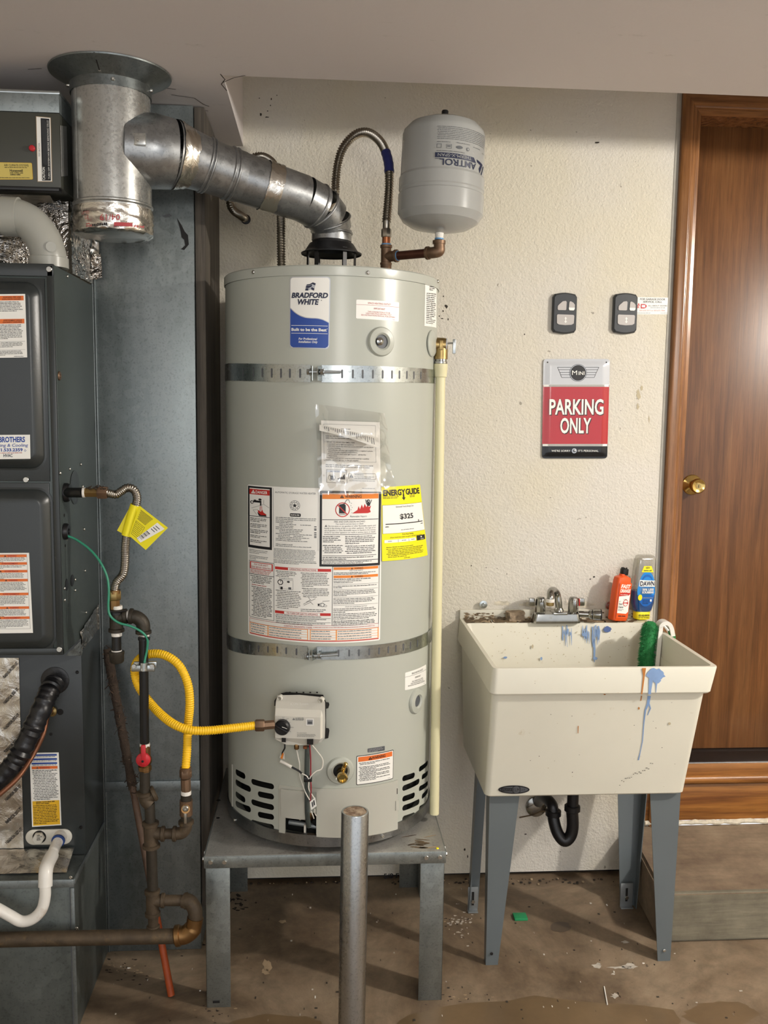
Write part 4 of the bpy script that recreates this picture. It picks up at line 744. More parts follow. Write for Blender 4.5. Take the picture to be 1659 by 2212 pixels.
# ================================================================== SEISMIC STRAPS
def strap(label, top, bot, gap, boltv, du):
    """top/bot: edge pixel rows at five columns; gap: pixel columns of the two tongue ends"""
    cols = [494, 600, 712, 820, 925]; th0 = hit(712, top[2])[0]
    zt = [hit(u, v, HR+.002)[1] for u, v in zip(cols, top)]; zb = [hit(u, v, HR+.002)[1] for u, v in zip(cols, bot)]
    ths = [hit(u, v, HR+.002)[0] for u, v in zip(cols, top)]
    def zz(arr, t):
        if t <= ths[0]: return arr[0]
        for i in range(4):
            if t <= ths[i+1]: k = (t-ths[i])/(ths[i+1]-ths[i]); return arr[i]*(1-k)+arr[i+1]*k
        return arr[-1]
    g0, g1 = hit(gap[0], top[2], HR+.002)[0], hit(gap[1], top[2], HR+.002)[0]
    T = thing('seismic_strap', label, 'strap', cyl(0, zb[2], .002), 'steel straps around the water heater')
    for a0, a1 in ((-1.95, g0), (g1, 1.85)):
        b = MB(); n = 28; k = n+1; vs = []
        for d in (.0022, .0008):
            for arr in (zt, zb):
                for i in range(k): t = a0+(a1-a0)*i/n; vs.append(cyl(t, zz(arr, t), d))
        fs = [(i, i+1, k+i+1, k+i) for i in range(n)]+[(2*k+i, 3*k+i, 3*k+i+1, 2*k+i+1) for i in range(n)]+[(i, 2*k+i, 2*k+i+1, i+1) for i in range(n)]+[(k+i, k+i+1, 3*k+i+1, 3*k+i) for i in range(n)]
        b.add(vs, fs, 'strap_galv')
        te = a1 if a0 < -1 else a0; sgn = 1 if a0 < -1 else -1      # turned-out tongue that takes the bolt
        e0, e1 = cyl(te, zz(zt, te)-.003, .002), cyl(te, zz(zb, te)+.003, .002); o = V((math.sin(te)+sgn*.35, -math.cos(te), 0))*.024
        b.quad(e0, e1, e1+o, e0+o, 'strap_galv', .0014)
        bd = b.build('band', T)
        for u in ([527, 549, 568, 588, 608, 627, 649] if a0 < -1 else [739, 762, 783, 805, 826, 846, 862, 878, 893, 908]):
            t = hit(u+du, top[2], HR)[0]; zc = (zz(zt, t)+zz(zb, t))/2; hh = (zz(zt, t)-zz(zb, t))*.28; w = .0022/HR
            b = MB(); b.add([cyl(t+sx*w, zc+sy*hh, .0025) for sx, sy in ((-1, -.8), (0, -1), (1, -.8), (1, .8), (0, 1), (-1, .8))], [tuple(range(6))], 'gray_ink'); b.build('slot', bd)
    p0, p1 = cyl(*hit(boltv[0], boltv[1], HR), .017), cyl(*hit(boltv[2], boltv[3], HR), .017); d = (p1-p0).normalized(); b = MB()
    b.tube([p0, p1], .0032, 'zinc', 10); hexnut(b, p0-d*.002, d, .0075, .006, 'zinc'); b.lathe([(.009, 0), (.009, .0015)], 'zinc', aim(p0+d*.005, d), 20); b.build('bolt', T)
    b = MB(); q = p0.lerp(p1, .37); hexnut(b, q, d, .0075, .007, 'zinc'); b.lathe([(.009, 0), (.009, .0015)], 'zinc', aim(q+d*.008, d), 20); b.build('nut', T)
strap('slotted steel strap around the heater just above the plastic manual sleeve', (785, 787, 789, 791, 797), (822, 825, 826, 826, 827), (671, 695), (668, 804, 736, 804), 0)
strap('slotted steel strap around the heater below the large instruction label', (1372, 1390, 1397, 1392, 1364), (1402, 1417, 1425, 1420, 1392), (664, 684), (663, 1414, 729, 1410), -8)

# ================================================================== DRAFT HOOD, FLUE
DX, DY_ = .0318, HY; Td = Matrix.Translation((DX, DY_, 0))
DH = thing('draft_hood', 'black domed draft hood on four legs on top of the heater', 'draft hood', (DX, DY_, HTOP))
zh0, zh1, zh2 = 1.8975, 1.9055, P(716, 516, y=HY-.05).z
b = MB(); b.lathe([(.078, zh0-.003), (.079, zh0), (.070, zh0+.004), (.066, zh1+.002), (.057, zh1+.016), (.0515, zh2-.006), (.050, zh2+.002), (.048, zh2+.002), (.048, zh1), (.060, zh0)], 'black_paint', Td, 48, False, False); b.build('hood', DH)
for a in (-1.15, -.62, .52, 1.12, 2.6, -2.6):
    x, y = DX+.066*math.sin(a), DY_-.066*math.cos(a); b = MB(); t_ = V((math.cos(a), math.sin(a), 0))*.0055; n_ = V((math.sin(a), -math.cos(a), 0))*.0015
    b.quad(V((x, y, HTOP))-t_+n_, V((x, y, HTOP))+t_+n_, V((x, y, zh0+.008))+t_+n_, V((x, y, zh0+.008))-t_+n_, 'black_paint', .002); b.build('leg', DH)
b = MB(); b.lathe([(.045, HTOP+.016), (.045, HTOP+.018), (.03, HTOP+.020), (.0001, HTOP+.02)], 'black_paint', Td, 28, False, False); b.build('baffle', DH)
VP = thing('vent_pipe', 'galvanized flue pipe rising from the heater to a wide tee and ceiling collar', 'vent pipe', (DX, DY_, zh2))
def ringbead(mb, p, d, R, r, m, n=40):
    T = aim(p, d); mb.lathe([(R, -r*1.2), (R+r, -r*.6), (R+r*1.25, 0), (R+r, r*.6), (R, r*1.2)], m, T, n, False, False)
ax = [V((DX, DY_, zh2+.0025)), P(717, 497, y=2.44), P(711, 473, y=2.425), P(690, 449, y=2.40), P(655, 429, y=2.375), P(590, 407, y=2.34), P(520, 383, y=2.315), P(458, 362, y=2.285), P(405, 342, y=2.262), P(372, 334, y=2.245), P(335, 328, y=2.23), P(275, 322, y=2.222)]
rr = [.0515, .0515, .054, .056, .057, .058, .059, .060, .066, .078, .083, .083]
def seg(i, j, name, m='pipe_galv', grow=0, beads=()):
    b = MB(); pts = []; rs = []
    for k in range(i, j):
        for t in range(4): pts.append(ax[k].lerp(ax[k+1], t/4)); rs.append(rr[k]+(rr[k+1]-rr[k])*t/4+grow)
    pts.append(ax[j]); rs.append(rr[j]+grow); b.tube(pts, rs, m, 36, False)
    for k, t in beads:
        d = ax[k+1]-ax[k]; ringbead(b, ax[k].lerp(ax[k+1], t), d, rr[k]+(rr[k+1]-rr[k])*t+grow, .0028, m)
    return b.build(name, VP, 50)
seg(0, 1, 'pipe_collar', beads=[(0, .75)]); seg(1, 2, 'elbow_gore', beads=[(1, .85)]); seg(2, 3, 'elbow_gore', beads=[(2, .9)]); seg(3, 4, 'elbow_gore', beads=[(3, .2)])
seg(4, 6, 'pipe_section', beads=[]); seg(6, 8, 'pipe_section', grow=.0012, beads=[(6, .3), (6, .45), (7, .15), (7, .28)]); seg(8, 9, 'reducer', grow=.001); seg(9, 11, 'branch')
def band(k, t0, t1, grow, name='foil_band'):
    b = MB(); n = 10; m = 44; vs = []; d = (ax[k+1]-ax[k])
    T = aim(ax[k], d)
    for i in range(n+1):
        t = t0+(t1-t0)*i/n; c = ax[k].lerp(ax[k+1], t) if t <= 1 else ax[k+1].lerp(ax[k+2], t-1); r0 = (rr[k]+(rr[k+1]-rr[k])*t if t <= 1 else rr[k+1]+(rr[k+2]-rr[k+1])*(t-1))+grow
        R3 = T.to_3x3()
        for j in range(m):
            a = 2*math.pi*j/m; w = .0022*noise.noise(V((math.cos(a)*9, math.sin(a)*9, i*1.1+k)))+.0014*noise.noise(V((math.cos(a)*25, math.sin(a)*25, i*1.9)))
            vs.append(c+R3 @ V((math.cos(a)*(r0+w), math.sin(a)*(r0+w), .004*noise.noise(V((a*3, i, 7.0))))))
    b.add(vs, [(i*m+j, i*m+(j+1) % m, (i+1)*m+(j+1) % m, (i+1)*m+j) for i in range(n) for j in range(m)], 'foil_tape'); return b.build(name, VP, 60)
band(5, -.15, .30, .0022); band(8, -.25, .85, .003)
# vertical tee, its cap and the storm collar at the ceiling
TX, TY, TR = -.4755, 2.222, .087; zc0 = P(243, 497, y=TY-.087).z; zc1 = P(243, 433, y=TY-.087).z; zc2 = P(243, 180, y=TY-.087).z; Tt = Matrix.Translation((TX, TY, 0))
b = MB(); b.lathe([(TR-.001, zc1-.02), (TR, zc1), (TR+.003, zc1+.003), (TR+.003, zc1+.006), (TR, zc1+.009), (TR, zc2+.004)], 'vent_galv', Tt, 64, False, False)
b.quad(V((TX-.070, TY-.0535, zc1)), V((TX-.066, TY-.0575, zc1)), V((TX-.066, TY-.0575, zc2)), V((TX-.070, TY-.0535, zc2)), 'vent_galv', .002); tee = b.build('tee', VP, 40)
b = MB(); n0 = (P(300, 305, y=TY-.05)-V((TX, TY, P(300, 305, y=TY-.05).z))); b.box(P(283, 316, y=TY-.075)-V((0, .004, 0)), P(318, 292, y=TY-.062)+V((0, .006, 0)), 'vent_galv', .002); b.box(P(290, 313, y=TY-.082)-V((0, .002, 0)), P(316, 296, y=TY-.075)+V((0, .004, 0)), 'vent_galv', .002); screw(b, P(298, 303, y=TY-.084), (0, -1, 0), .003); b.build('branch_clip', tee)
b = MB(); m = 60; vs = []; N = 12
for i in range(N+1):
    z = zc1-.004-(zc1-.004-zc0)*i/N
    for j in range(m):
        a = 2*math.pi*j/m; w = .0045*noise.noise(V((math.cos(a)*7, math.sin(a)*7, i*.9)))+.003*noise.noise(V((math.cos(a)*20, math.sin(a)*20, i*1.7))); w *= min(1, i/3); r = TR+.0025+w-(.010 if i == N else 0)
        vs.append(V((TX+r*math.cos(a), TY+r*math.sin(a), z+.004*noise.noise(V((math.cos(a)*6, math.sin(a)*6, 5+i)))*(i > 8))))
b.add(vs, [(i*m+j, i*m+(j+1) % m, (i+1)*m+(j+1) % m, (i+1)*m+j) for i in range(N) for j in range(m)]+[tuple(N*m+j for j in range(m))], 'foil_tape'); cap = b.build('foil_cap', VP, 50)
s = Sheet(hquad([(170, 455), (318, 455), (318, 500), (170, 500)], TR+.009, TX, TY), 148, 45, 10, 0)
s.text('04/19', 68, 14, 13, 'red_ink', 1, w=38, rot=math.pi).text('LISTED', 18, 10, 6, 'red_ink', 1, w=18).text('UL', 22, 22, 8, 'red_ink', 1, w=10, rot=.1).rect(76, 31, 112, 39, 'red_ink', 1).bars(34, 32, 70, 1, 6, 6, 'ink', 1, 1).bars(114, 34, 140, 1, 6, 5, 'red_ink', 1, 1).bars(20, 30, 34, 2, 5, 3, 'red_ink', 1, 1); s.pr.build('print', cap)
rc = .135; b = MB(); b.lathe([(TR+.001, zc2-.002), (TR+.003, zc2-.002), (TR+.003, zc2+.019), (TR+.005, zc2+.021), (rc, CZ-.004), (rc+.001, CZ-.001)], 'collar_galv', Tt, 64, False, False)
a = math.atan2(-.086, -.003); e = lambda r, z, da: V((TX+r*math.cos(a+da), TY+r*math.sin(a+da), z)); b.quad(e(TR+.006, zc2+.021, -.012), e(TR+.006, zc2+.021, .012), e(rc+.001, CZ-.003, .012), e(rc+.001, CZ-.003, -.012), 'gap_black', .0005)
col = b.build('ceiling_collar', VP, 40)
for u, v in ((244, 171), (216, 152), (148, 184), (325, 196)):
    t_, z_ = hit(u, v, TR+.004, TX, TY); b = MB(); screw(b, cyl(t_, z_, .0005, TR+.003, TX, TY), (math.sin(t_), -math.cos(t_), 0), .0045, h=.006); b.build('screw', col)

# ================================================================== WATER LINES AND EXPANSION TANK
PXR = .174
CT = thing('copper_tee', 'copper tee and elbow carrying the expansion tank on top of the heater', 'pipe fitting', (PXR, HY, HTOP))
Tp = Matrix.Translation((PXR, HY, 0)); zz = lambda v: P(838, v, y=HY).z
zb0, zb1, zb2 = HTOP+.001, zz(575), zz(530)
b = MB(); b.lathe([(.014, HTOP+.0035), (.0145, zb1+.002), (.0155, zb1+.004), (.0155, zb1+.008), (.0135, zb1+.009), (.0135, zb2-.008), (.0155, zb2-.006), (.0155, zb2), (.011, zb2)], 'bronze', Tp, 28)
eY = 2.352; e0 = P(943, 545, y=eY); t0 = V((PXR, HY, e0.z)); d = (e0-t0).normalized(); b.tube([t0, t0+d*.030], .0135, 'bronze', 20); b.lathe([(.0135, .026), (.0162, .028), (.0162, .034), (.0125, .035)], 'bronze', aim(t0, d), 28); b.build('tee', CT)
b = MB(); b.tube([t0+d*.034, e0-d*.026], .0112, 'brown_copper', 22); b.build('copper_pipe', CT); b = MB(); b.tube([t0+d*.033, t0+d*.037], .0128, 'blue_tape', 20); b.lathe([(.0125, zb2), (.0125, zb2+.004)], 'blue_tape', Tp, 24); b.build('sealant', CT)
top = V((e0.x+.006, e0.y, P(949, 520, y=eY).z)); b = MB(); b.tube([e0-d*.028, e0-d*.022], [.0165, .0165], 'bronze', 24); b.tube(spline([e0-d*.026, e0-d*.008, e0+V((.006, 0, .003)), V((top.x+.001, top.y, e0.z+.014)), top-V((0, 0, .004))], 6), .0140, 'bronze', 24); b.lathe([(.0165, -.008), (.0165, 0), (.012, .001)], 'bronze', aim(top, (0, 0, 1)), 28); b.build('elbow', CT)
b = MB(); zs0, zs1 = zz(522), zz(508); b.lathe([(.0108, zb2), (.0108, zs1)], 'copper', Tp, 24); b.build('nipple', CT)
ET = thing('expansion_tank', 'light gray expansion tank hanging above the copper elbow, printed upside down', 'expansion tank', top)
axd = V((.030, .02, 1)).normalized(); R3 = Matrix.Translation(top) @ V((0, 0, 1)).rotation_difference(axd).to_matrix().to_4x4(); L = P(962, 253, y=eY).z-top.z; k0 = P(948, 500, y=eY).z-top.z
RT = .104
b = MB(); zb_ = k0; zt_ = L; pr = [(.010, zb_-.004), (.04, zb_+.002), (.075, zb_+.010), (.095, zb_+.022), (RT+.003, zb_+.040), (RT+.0035, zb_+.085), (RT+.001, zb_+.088), (RT+.001, zb_+.094), (RT+.003, zb_+.097), (RT+.003, zb_+.125), (RT+.001, zb_+.129), (RT, zb_+.131), (RT-.001, zt_-.045), (RT-.004, zt_-.036), (.085, zt_-.020), (.055, zt_-.008), (.012, zt_)]
b.lathe(pr, 'tank_gray', R3, 72); b.build('tank', ET, 25)
b = MB(); b.lathe([(.0085, zt_-.004), (.0085, zt_+.016), (.007, zt_+.018)], 'black_plastic', R3, 20); b.build('valve_cap', ET)
b = MB(); b.lathe([(.0112, .0022), (.0112, .006), (.0100, .006)], 'blue_tape', R3, 24); b.lathe([(.0108, .006), (.0100, .007), (.0108, .009), (.0100, .011), (.0108, .013), (.0108, k0)], 'thread_tape', R3, 24); b.build('nipple', ET)
cx_, cy_ = top.x+.004, top.y
s = Sheet(lambda a, b, d: R3 @ V(((RT+d)*math.cos(-math.pi/2-1.06+2.37*a), (RT+d)*math.sin(-math.pi/2-1.06+2.37*a), zt_-(zt_-zb_)*(.19+(b*820-40)/650*.377))), 1000, 820, 16, .0006)
q = lambda x, y: (x, y)
X = lambda x: 1000-x
def up(t, x, y, h, w, **k): s.text(t, x, y, h, k.pop('m', 'navy'), k.pop('L', 2), w=w, rot=math.pi, **k)
for i in range(8): s.bars(330+(i % 2)*4, 40+i*25, 975, 1, 20, 9, 'gray_ink', 1, .98, i)
for a, e, y in ((330, 470, 262), (520, 690, 262), (720, 830, 275), (880, 960, 300)): s.bars(a, y, e, 1, 10, 9, 'gray_ink', 1, 1, a)
s.frame(330, 296, 376, 356, 5, 'gray_ink', 1).frame(424, 300, 476, 360, 4, 'gray_ink', 1).rect(436, 318, 464, 336, 'gray_ink', 2).disc(556, 330, 34, 'gray_ink', 1, 20, ry=22).disc(650, 336, 17, 'gray_ink', 1, 16, ry=26).disc(650, 336, 9, 'tank_gray', 2, 12, ry=14)
s.bars(330, 392, 640, 1, 10, 10, 'gray_ink', 1, 1)
s.poly([(318, 420), (730, 430), (768, 500), (318, 492)], 'navy', 1); up('THERM-X-SPAN', 520, 436, 44, 350, m='tank_gray', L=3)
up('AMTROL', 565, 512, 92, 400, bold=.012); s.rect(318, 506, 372, 512, 'navy', 1)
s.poly([(775, 440), (905, 470), (840, 620), (820, 560), (850, 500), (790, 480)], 'navy', 1).poly([(925, 480), (950, 484), (870, 690), (846, 684)], 'navy', 1)
s.pr.build('print', ET)
# corrugated steel connectors
def flexline(name, label, pts, r, parts, base):
    T = thing(name, label, 'water line', base); b = MB(); corrugated(b, spline(pts, 10), r, 'stainless', .0066, .0032, 16); b.build('corrugated_tube', T, 80); parts(T); return T
def pr_(T):
    b = MB(); hexnut(b, V((PXR, HY, zs1-.006)), (0, 0, 1), .0135, .022, 'stainless', 8); b.lathe([(.0098, zs1+.014), (.0098, zs1+.036), (.011, zs1+.038)], 'stainless', Tp, 24); b.build('swivel_nut', T)
    c = spline(R_PTS, 10); c = [p for p in c if 325-8 < 0 or True]; u0 = [i for i, p in enumerate(c) if P(838, 377, y=2.46).z < p.z < P(838, 321, y=2.46).z and p.x > .15]
    b = MB(); q = resample([c[i] for i in u0], .006); b.tube(q, [.0128+.0005*math.sin(i*2.1) for i in range(len(q))], 'blue_sleeve', 18); b.build('blue_sleeve', T)
R_PTS = [V((PXR, HY, zs1+.034)), P(839, 430, y=2.45), P(841, 385, y=2.455), P(838, 345, y=2.47), P(823, 308, y=2.50), P(796, 287, y=2.53), P(768, 291, y=2.555), P(742, 318, y=2.58), P(730, 352, y=2.60), P(725, 390, y=2.62), P(722, 425, y=2.65), P(700, 455, y=2.72), P(690, 465, y=2.774)]
flexline('water_connector', 'corrugated steel water line looping up beside the gray expansion tank, with a blue sleeve', R_PTS, .0124, pr_, (PXR, HY, zs1))
def pl_(T):
    b = MB(); b.lathe([(.0125, HTOP+.0035), (.0125, HTOP+.008), (.010, HTOP+.008), (.009, HTOP+.022)], 'stainless', Matrix.Translation((-.0973, HY, 0)), 8); b.build('swivel_nut', T)
    b = MB(); p = P(531, 474, y=WY-.001); b.lathe([(.014, 0), (.014, .002), (.009, .004)], 'black_paint', aim(p, (0, -1, 0)), 24); d2 = P(519, 465, y=2.725)-p; hexnut(b, p+d2*.15, d2, .0115, .018, 'stainless', 8); b.build('wall_fitting', T)
flexline('water_connector', 'corrugated steel water line passing behind the flue pipe into the wall', [V((-.0973, HY, HTOP+.02)), P(607, 520, y=2.445), P(607, 470, y=2.46), P(604, 410, y=2.50), P(595, 362, y=2.56), P(572, 340, y=2.60), P(545, 342, y=2.62), P(515, 370, y=2.64), P(500, 410, y=2.65), P(497, 438, y=2.665), P(505, 455, y=2.69), P(519, 465, y=2.725), P(529, 472, y=2.77)], .0118, pl_, (-.0973, HY, HTOP))

# relief valve and its drain pipe
RVY = 2.345; c = P(952, 745, y=RVY); RV = thing('relief_valve', 'brass relief valve with a small lever above the cream drain pipe', 'valve', c)
b = MB(); b.tube([c+V((-.026, .003, 0)), c+V((-.012, .002, 0))], .0125, 'brass', 20); b.tube([c+V((-.0215, .003, 0)), c+V((-.014, .002, 0))], .0195, 'brass', 24); b.tube([c+V((-.015, .002, 0)), c+V((.006, -.001, 0)), c+V((.014, -.002, 0))], [.0185, .018, .0165], 'brass', 24); b.lathe([(.0175, -.036), (.0175, -.002), (.015, 0)], 'brass', aim(c+V((.001, 0, 0)), (0, 0, 1)), 24); b.box(c+V((-.006, -.0205, -.014)), c+V((.003, -.016, .010)), 'brass', .001); b.build('body', RV)
b = MB(); b.lathe([(.0165, 0), (.0165, .003), (.012, .004), (.0001, .0045)], 'silver_print', aim(c+V((.013, -.002, 0)), (1, -.25, 0)), 24); b.build('cap', RV)
b = MB(); p = P(981, 748, y=RVY); b.box(p+V((-.004, -.003, -.019)), p+V((.004, .003, .018)), 'zinc', .0015); b.tube([c+V((.015, 0, .004)), p+V((0, 0, .008))], .0025, 'zinc', 8); b.build('lever', RV)
px, zt_ = c.x+.001, c.z-.036; bot = 0
DP = thing('drain_pipe', 'cream plastic drain pipe running down beside the heater', 'pipe', (px, RVY, .41)); b = MB(); TT = Matrix.Translation((px, RVY, 0)); b.lathe([(.0155, zt_-.012), (.017, zt_-.011), (.017, zt_-.006), (.0155, zt_-.005), (.0150, zt_+.002)], 'chrome', TT, 24); b.lathe([(.0145, zt_-.004), (.0145, zt_+.001)], 'blue_tape', TT, 20); b.build('adapter', DP)
b = MB(); b.lathe([(.014, zt_-.046), (.0160, zt_-.044), (.0170, zt_-.028), (.0178, zt_-.026), (.0178, zt_-.012), (.015, zt_-.012)], 'cpvc', TT, 28); b.build('coupling', DP)
b = MB(); b.tube([(px, RVY, zt_-.044), V((px+.002, RVY-.008, 1.0)), V((px+.004, RVY-.02, .425))], .0125, 'cpvc', 24); b.build('pipe', DP)

# ================================================================== HEATER STAND AND BOLLARD
sx0, sx1, sy0, sy1, sz = -.2735, .3222, 2.165, 2.725, .401
ST = thing('heater_stand', 'gray steel stand with four legs under the water heater', 'stand', (.02, 2.44, 0)); b = MB(); b.box((sx0, sy0, sz-.004), (sx1, sy1, sz), 'stand_top', .0015)
b.build('top', ST); zl = P(700, 1870, y=sy0).z
def skirt(lo, hi): b = MB(); b.box(lo, hi, 'stand_galv', .0012); return b.build('skirt', ST)
fr = skirt((sx0-.002, sy0-.002, zl), (sx1+.002, sy0+.0015, sz-.001)); skirt((sx0-.002, sy1-.0015, zl), (sx1+.002, sy1+.001, sz-.001)); lf = skirt((sx0-.003, sy0+.002, zl), (sx0+.001, sy1-.002, sz-.001)); rf = skirt((sx1-.001, sy0+.002, zl), (sx1+.003, sy1-.002, sz-.001))
LW = .061
for x0, x1, xo in ((sx0+.001, sx0+LW, sx0+.001), (sx1-LW, sx1-.001, sx1-.003)):
    for y0, y1, yo in ((sy0+.0018, sy0+.0038, 0), (sy1-.0038, sy1-.0018, 1)):
        b = MB(); b.box((x0, y0, 0), (x1, y1, sz-.005), 'stand_galv', .0008); ya, yb = (y0, y0+LW) if not yo else (y1-LW, y1); b.box((xo, ya, 0), (xo+.002, yb, sz-.005), 'stand_galv', .0008)
        lg = b.build('leg', ST)
        if not yo and x0 < 0: b = MB(); p = P(467, 2165, y=sy0); b.box(p+V((-.0085, .0008, -.003)), p+V((.0085, .0022, .003)), 'gap_black'); b.build('slot_hole', lg)
for pr_obj, pts, nrm in ((fr, [(455, 1862), (485, 1862), (921, 1852), (950, 1851)], (0, -1, 0)),):
    for u, v in pts: b = MB(); p = P(u, v, y=sy0-.002); hexnut(b, p, nrm, .0055, .004, 'screw_steel', 12); b.build('bolt', pr_obj)
for dy, dz in ((.014, -.005), (.045, -.005)): 
    b = MB(); hexnut(b, V((sx1+.003, sy0+dy, sz-.014)), (1, 0, 0), .0055, .004, 'screw_steel'); b.build('bolt', rf); b = MB(); hexnut(b, V((sx0-.003, sy0+dy, sz-.014)), (-1, 0, 0), .0055, .004, 'screw_steel'); b.build('bolt', lf)
b = MB(); rd = random.Random(9)
for i in range(14):
    u, v = rd.uniform(880, 950), rd.uniform(1802, 1834); p = P(u, v, z=sz); a = rd.uniform(-.3, .4); w = rd.uniform(.006, .022); h = rd.uniform(.002, .005)
    if p.x > sx1-.02: continue
    b.add([p+V((w*math.cos(t), h*math.sin(t)+a*w*math.cos(t), .0006)) for t in [k*math.pi/5 for k in range(10)]], [tuple(range(10))], rd.choice(['grime', 'tan_patch', 'grime']))
for u, v, r_ in ((945, 1833, .004),): p = P(u, v, z=sz); b.lathe([(r_, 0), (r_*.8, .002), (.0001, .002)], 'yellow', Matrix.Translation(p), 10)
for u, v, r_ in ((472, 1729, .006), (471, 1767, .005)): p = P(u, v, z=sz); b.lathe([(r_, .0003), (.0001, .0005)], 'gap_black', Matrix.Translation(p), 14)
o = b.build('stain', ST); o['kind'] = 'stuff'
BY = 1.95; p1 = P(767, 1752, y=BY); p0 = P(759.5, 2212, y=BY); dr = (p1-p0); base = p1-dr*(p1.z/dr.z); BR = .0307
BO = thing('bollard', 'galvanized pipe bollard filled with concrete standing in front of the heater', 'bollard', base); b = MB(); TB = aim(base, dr); Lb = (p1-base).length; b.lathe([(BR, 0), (BR, Lb-.002), (BR-.001, Lb), (BR-.0045, Lb), (BR-.0045, Lb-.006)], 'bollard_galv', TB, 48, True, False); b.build('pipe', BO)
b = MB(); n = 26; vs = [TB @ V((0, 0, Lb+.0015))]
for r_ in (.35, .7, 1):
    for i in range(n): a = 2*math.pi*i/n; vs.append(TB @ V(((BR-.0042)*r_*math.cos(a), (BR-.0042)*r_*math.sin(a), Lb-.001+.0025*noise.noise(V((r_*3*math.cos(a), r_*3*math.sin(a), 2))))))
b.add(vs, [(0, 1+i, 1+(i+1) % n) for i in range(n)]+[(1+k*n+i, 1+(k+1)*n+i, 1+(k+1)*n+(i+1) % n, 1+k*n+(i+1) % n) for k in range(2) for i in range(n)], 'concrete_fill'); b.build('concrete_fill', BO)

# ================================================================== FURNACE STACK, DUCTS
def rrect(x0, y0, x1, y1, r, n=5):
    o = []
    for cx, cy, a in ((x1-r, y0+r, -90), (x1-r, y1-r, 0), (x0+r, y1-r, 90), (x0+r, y0+r, 180)):
        o += [(cx+r*math.cos(math.radians(a+90*k/n)), cy+r*math.sin(math.radians(a+90*k/n))) for k in range(n+1)]
    return o
def loft(mb, loops, m, cap0=False, cap1=True):
    k = len(loops[0]); fs = [(j*k+i, j*k+(i+1) % k, (j+1)*k+(i+1) % k, (j+1)*k+i) for j in range(len(loops)-1) for i in range(k)]
    if cap0: fs.append(tuple(range(k))[::-1])
    if cap1: fs.append(tuple((len(loops)-1)*k+i for i in range(k)))
    mb.add([p for l in loops for p in l], fs, m)
FX, FL = -.572, -1.15
FU = thing('furnace', 'dark gray two-door furnace cabinet with warning labels', 'furnace', (-.86, 2.24, .385))
UY = 2.068; uz0, uz1 = .936, 1.80
b = MB(); b.box((FL, UY+.006, uz0), (FX, 2.413, uz1), 'cabinet_side', .002); b.build('cabinet', FU)
b = MB(); xp = P(106, 800, y=UY).x; b.box((xp, UY, uz0), (FX-.001, UY+.02, uz1-.002), 'cabinet_gray', .002); b.box((FL, UY, P(50, 596, y=UY).z), (FX-.0005, UY+.012, uz1+.001), 'cabinet_gray', .0015); b.box((FL, UY+.0005, uz0), (FX-.001, UY+.012, P(60, 1401, y=UY).z), 'cabinet_gray', .0015); b.build('frame', FU)
def door(v0, v1, ur, pv0, pv1, pur, name):
    b = MB(); x1 = P(ur, (v0+v1)/2, y=UY).x; z1, z0 = P(50, v0, y=UY).z, P(50, v1, y=UY).z; b.box((FL+.01, UY+.003, z0), (x1, UY+.012, z1), 'cabinet_gray', .0012)
    px = P(pur, (pv0+pv1)/2, y=UY-.01).x; pz1, pz0 = P(40, pv0, y=UY-.01).z, P(60, pv1, y=UY-.01).z
    def lp(i, d, r): return [V((x, UY+.003-d, z)) for x, z in rrect(FL+.05+i, pz0+i, px-i, pz1-i, r)]
    loft(b, [lp(-.004, 0, .032), lp(0, .001, .030), lp(.003, .006, .028), lp(.014, .014, .022), lp(.0175, .0165, .019), lp(.021, .0175, .016)], 'cabinet_gray'); return b.build(name, FU, 25)
d1 = door(600, 1040, 101, 607, 1013, 88, 'access_door'); d2 = door(1043, 1402, 110, 1058, 1404, 110, 'access_door')
for u, v, o, y in ((107, 582, FU, UY), (57, 1036, d1, UY+.003), (129, 1402, FU, UY), (145, 597, FU, None)):
    b = MB()
    if y: hexnut(b, P(u, v, y=y-.0005), (0, -1, 0), .0062, .005, 'screw_steel', 10)
    else: screw(b, P(u, v, x=FX+.0005), (1, 0, 0), .004)
    b.build('screw', o)
LY = UY-.0145
def flab(px, W, H): s = Sheet(pquad(px, y=LY), W, H, 1, .0006); return s.body('white_print')
s = flab([(-60, 636), (54.5, 635), (59, 772), (-58, 774)], 660, 800)
for y, a, c in ((22, 'WARNING: FIRE AND', 'EXPLOSION HAZARD'), (312, 'AVERTISSEMENT: RISQUE', "D'INCENDIE ET D'EXPLOSION")):
    s.rect(20, y, 640, y+58, 'sticker_orange', 1).text(a, 610, y+26, 17, 'ink', 2, w=230, al='r', bold=.01).text(c, 610, y+50, 17, 'ink', 2, w=235, al='r', bold=.01)
s.bars(60, 92, 625, 7, 19, 10, 'ink', 1, .9, 1).bars(60, 382, 625, 10, 19, 10, 'ink', 1, .7, 2).bars(60, 606, 620, 4, 17, 9, 'ink', 1, .8, 3).bars(60, 712, 620, 4, 17, 9, 'ink', 1, .6, 4).rect(20, 594, 640, 597, 'gray_ink', 1).rect(20, 700, 640, 702, 'gray_ink', 1).bars(500, 780, 630, 1, 10, 8, 'ink', 1, 1); s.done('warning_label', d1)
s = flab([(-100, 940), (65, 939), (66, 991), (-98, 993)], 660, 208)
s.text('BROTHERS', 616, 62, 44, 'brand_blue', 1, w=226, al='r', bold=.035).text('Heating & Cooling', 642, 102, 26, 'brand_blue', 1, w=330, al='r', shear=.15, bold=.012).text('971.533.2359', 594, 142, 26, 'brand_blue', 1, w=240, al='r', bold=.035).bars(300, 152, 590, 1, 8, 7, 'red_ink', 1, 1).text('HVAC', 505, 190, 26, 'navy', 1, w=80, al='r', bold=.02)
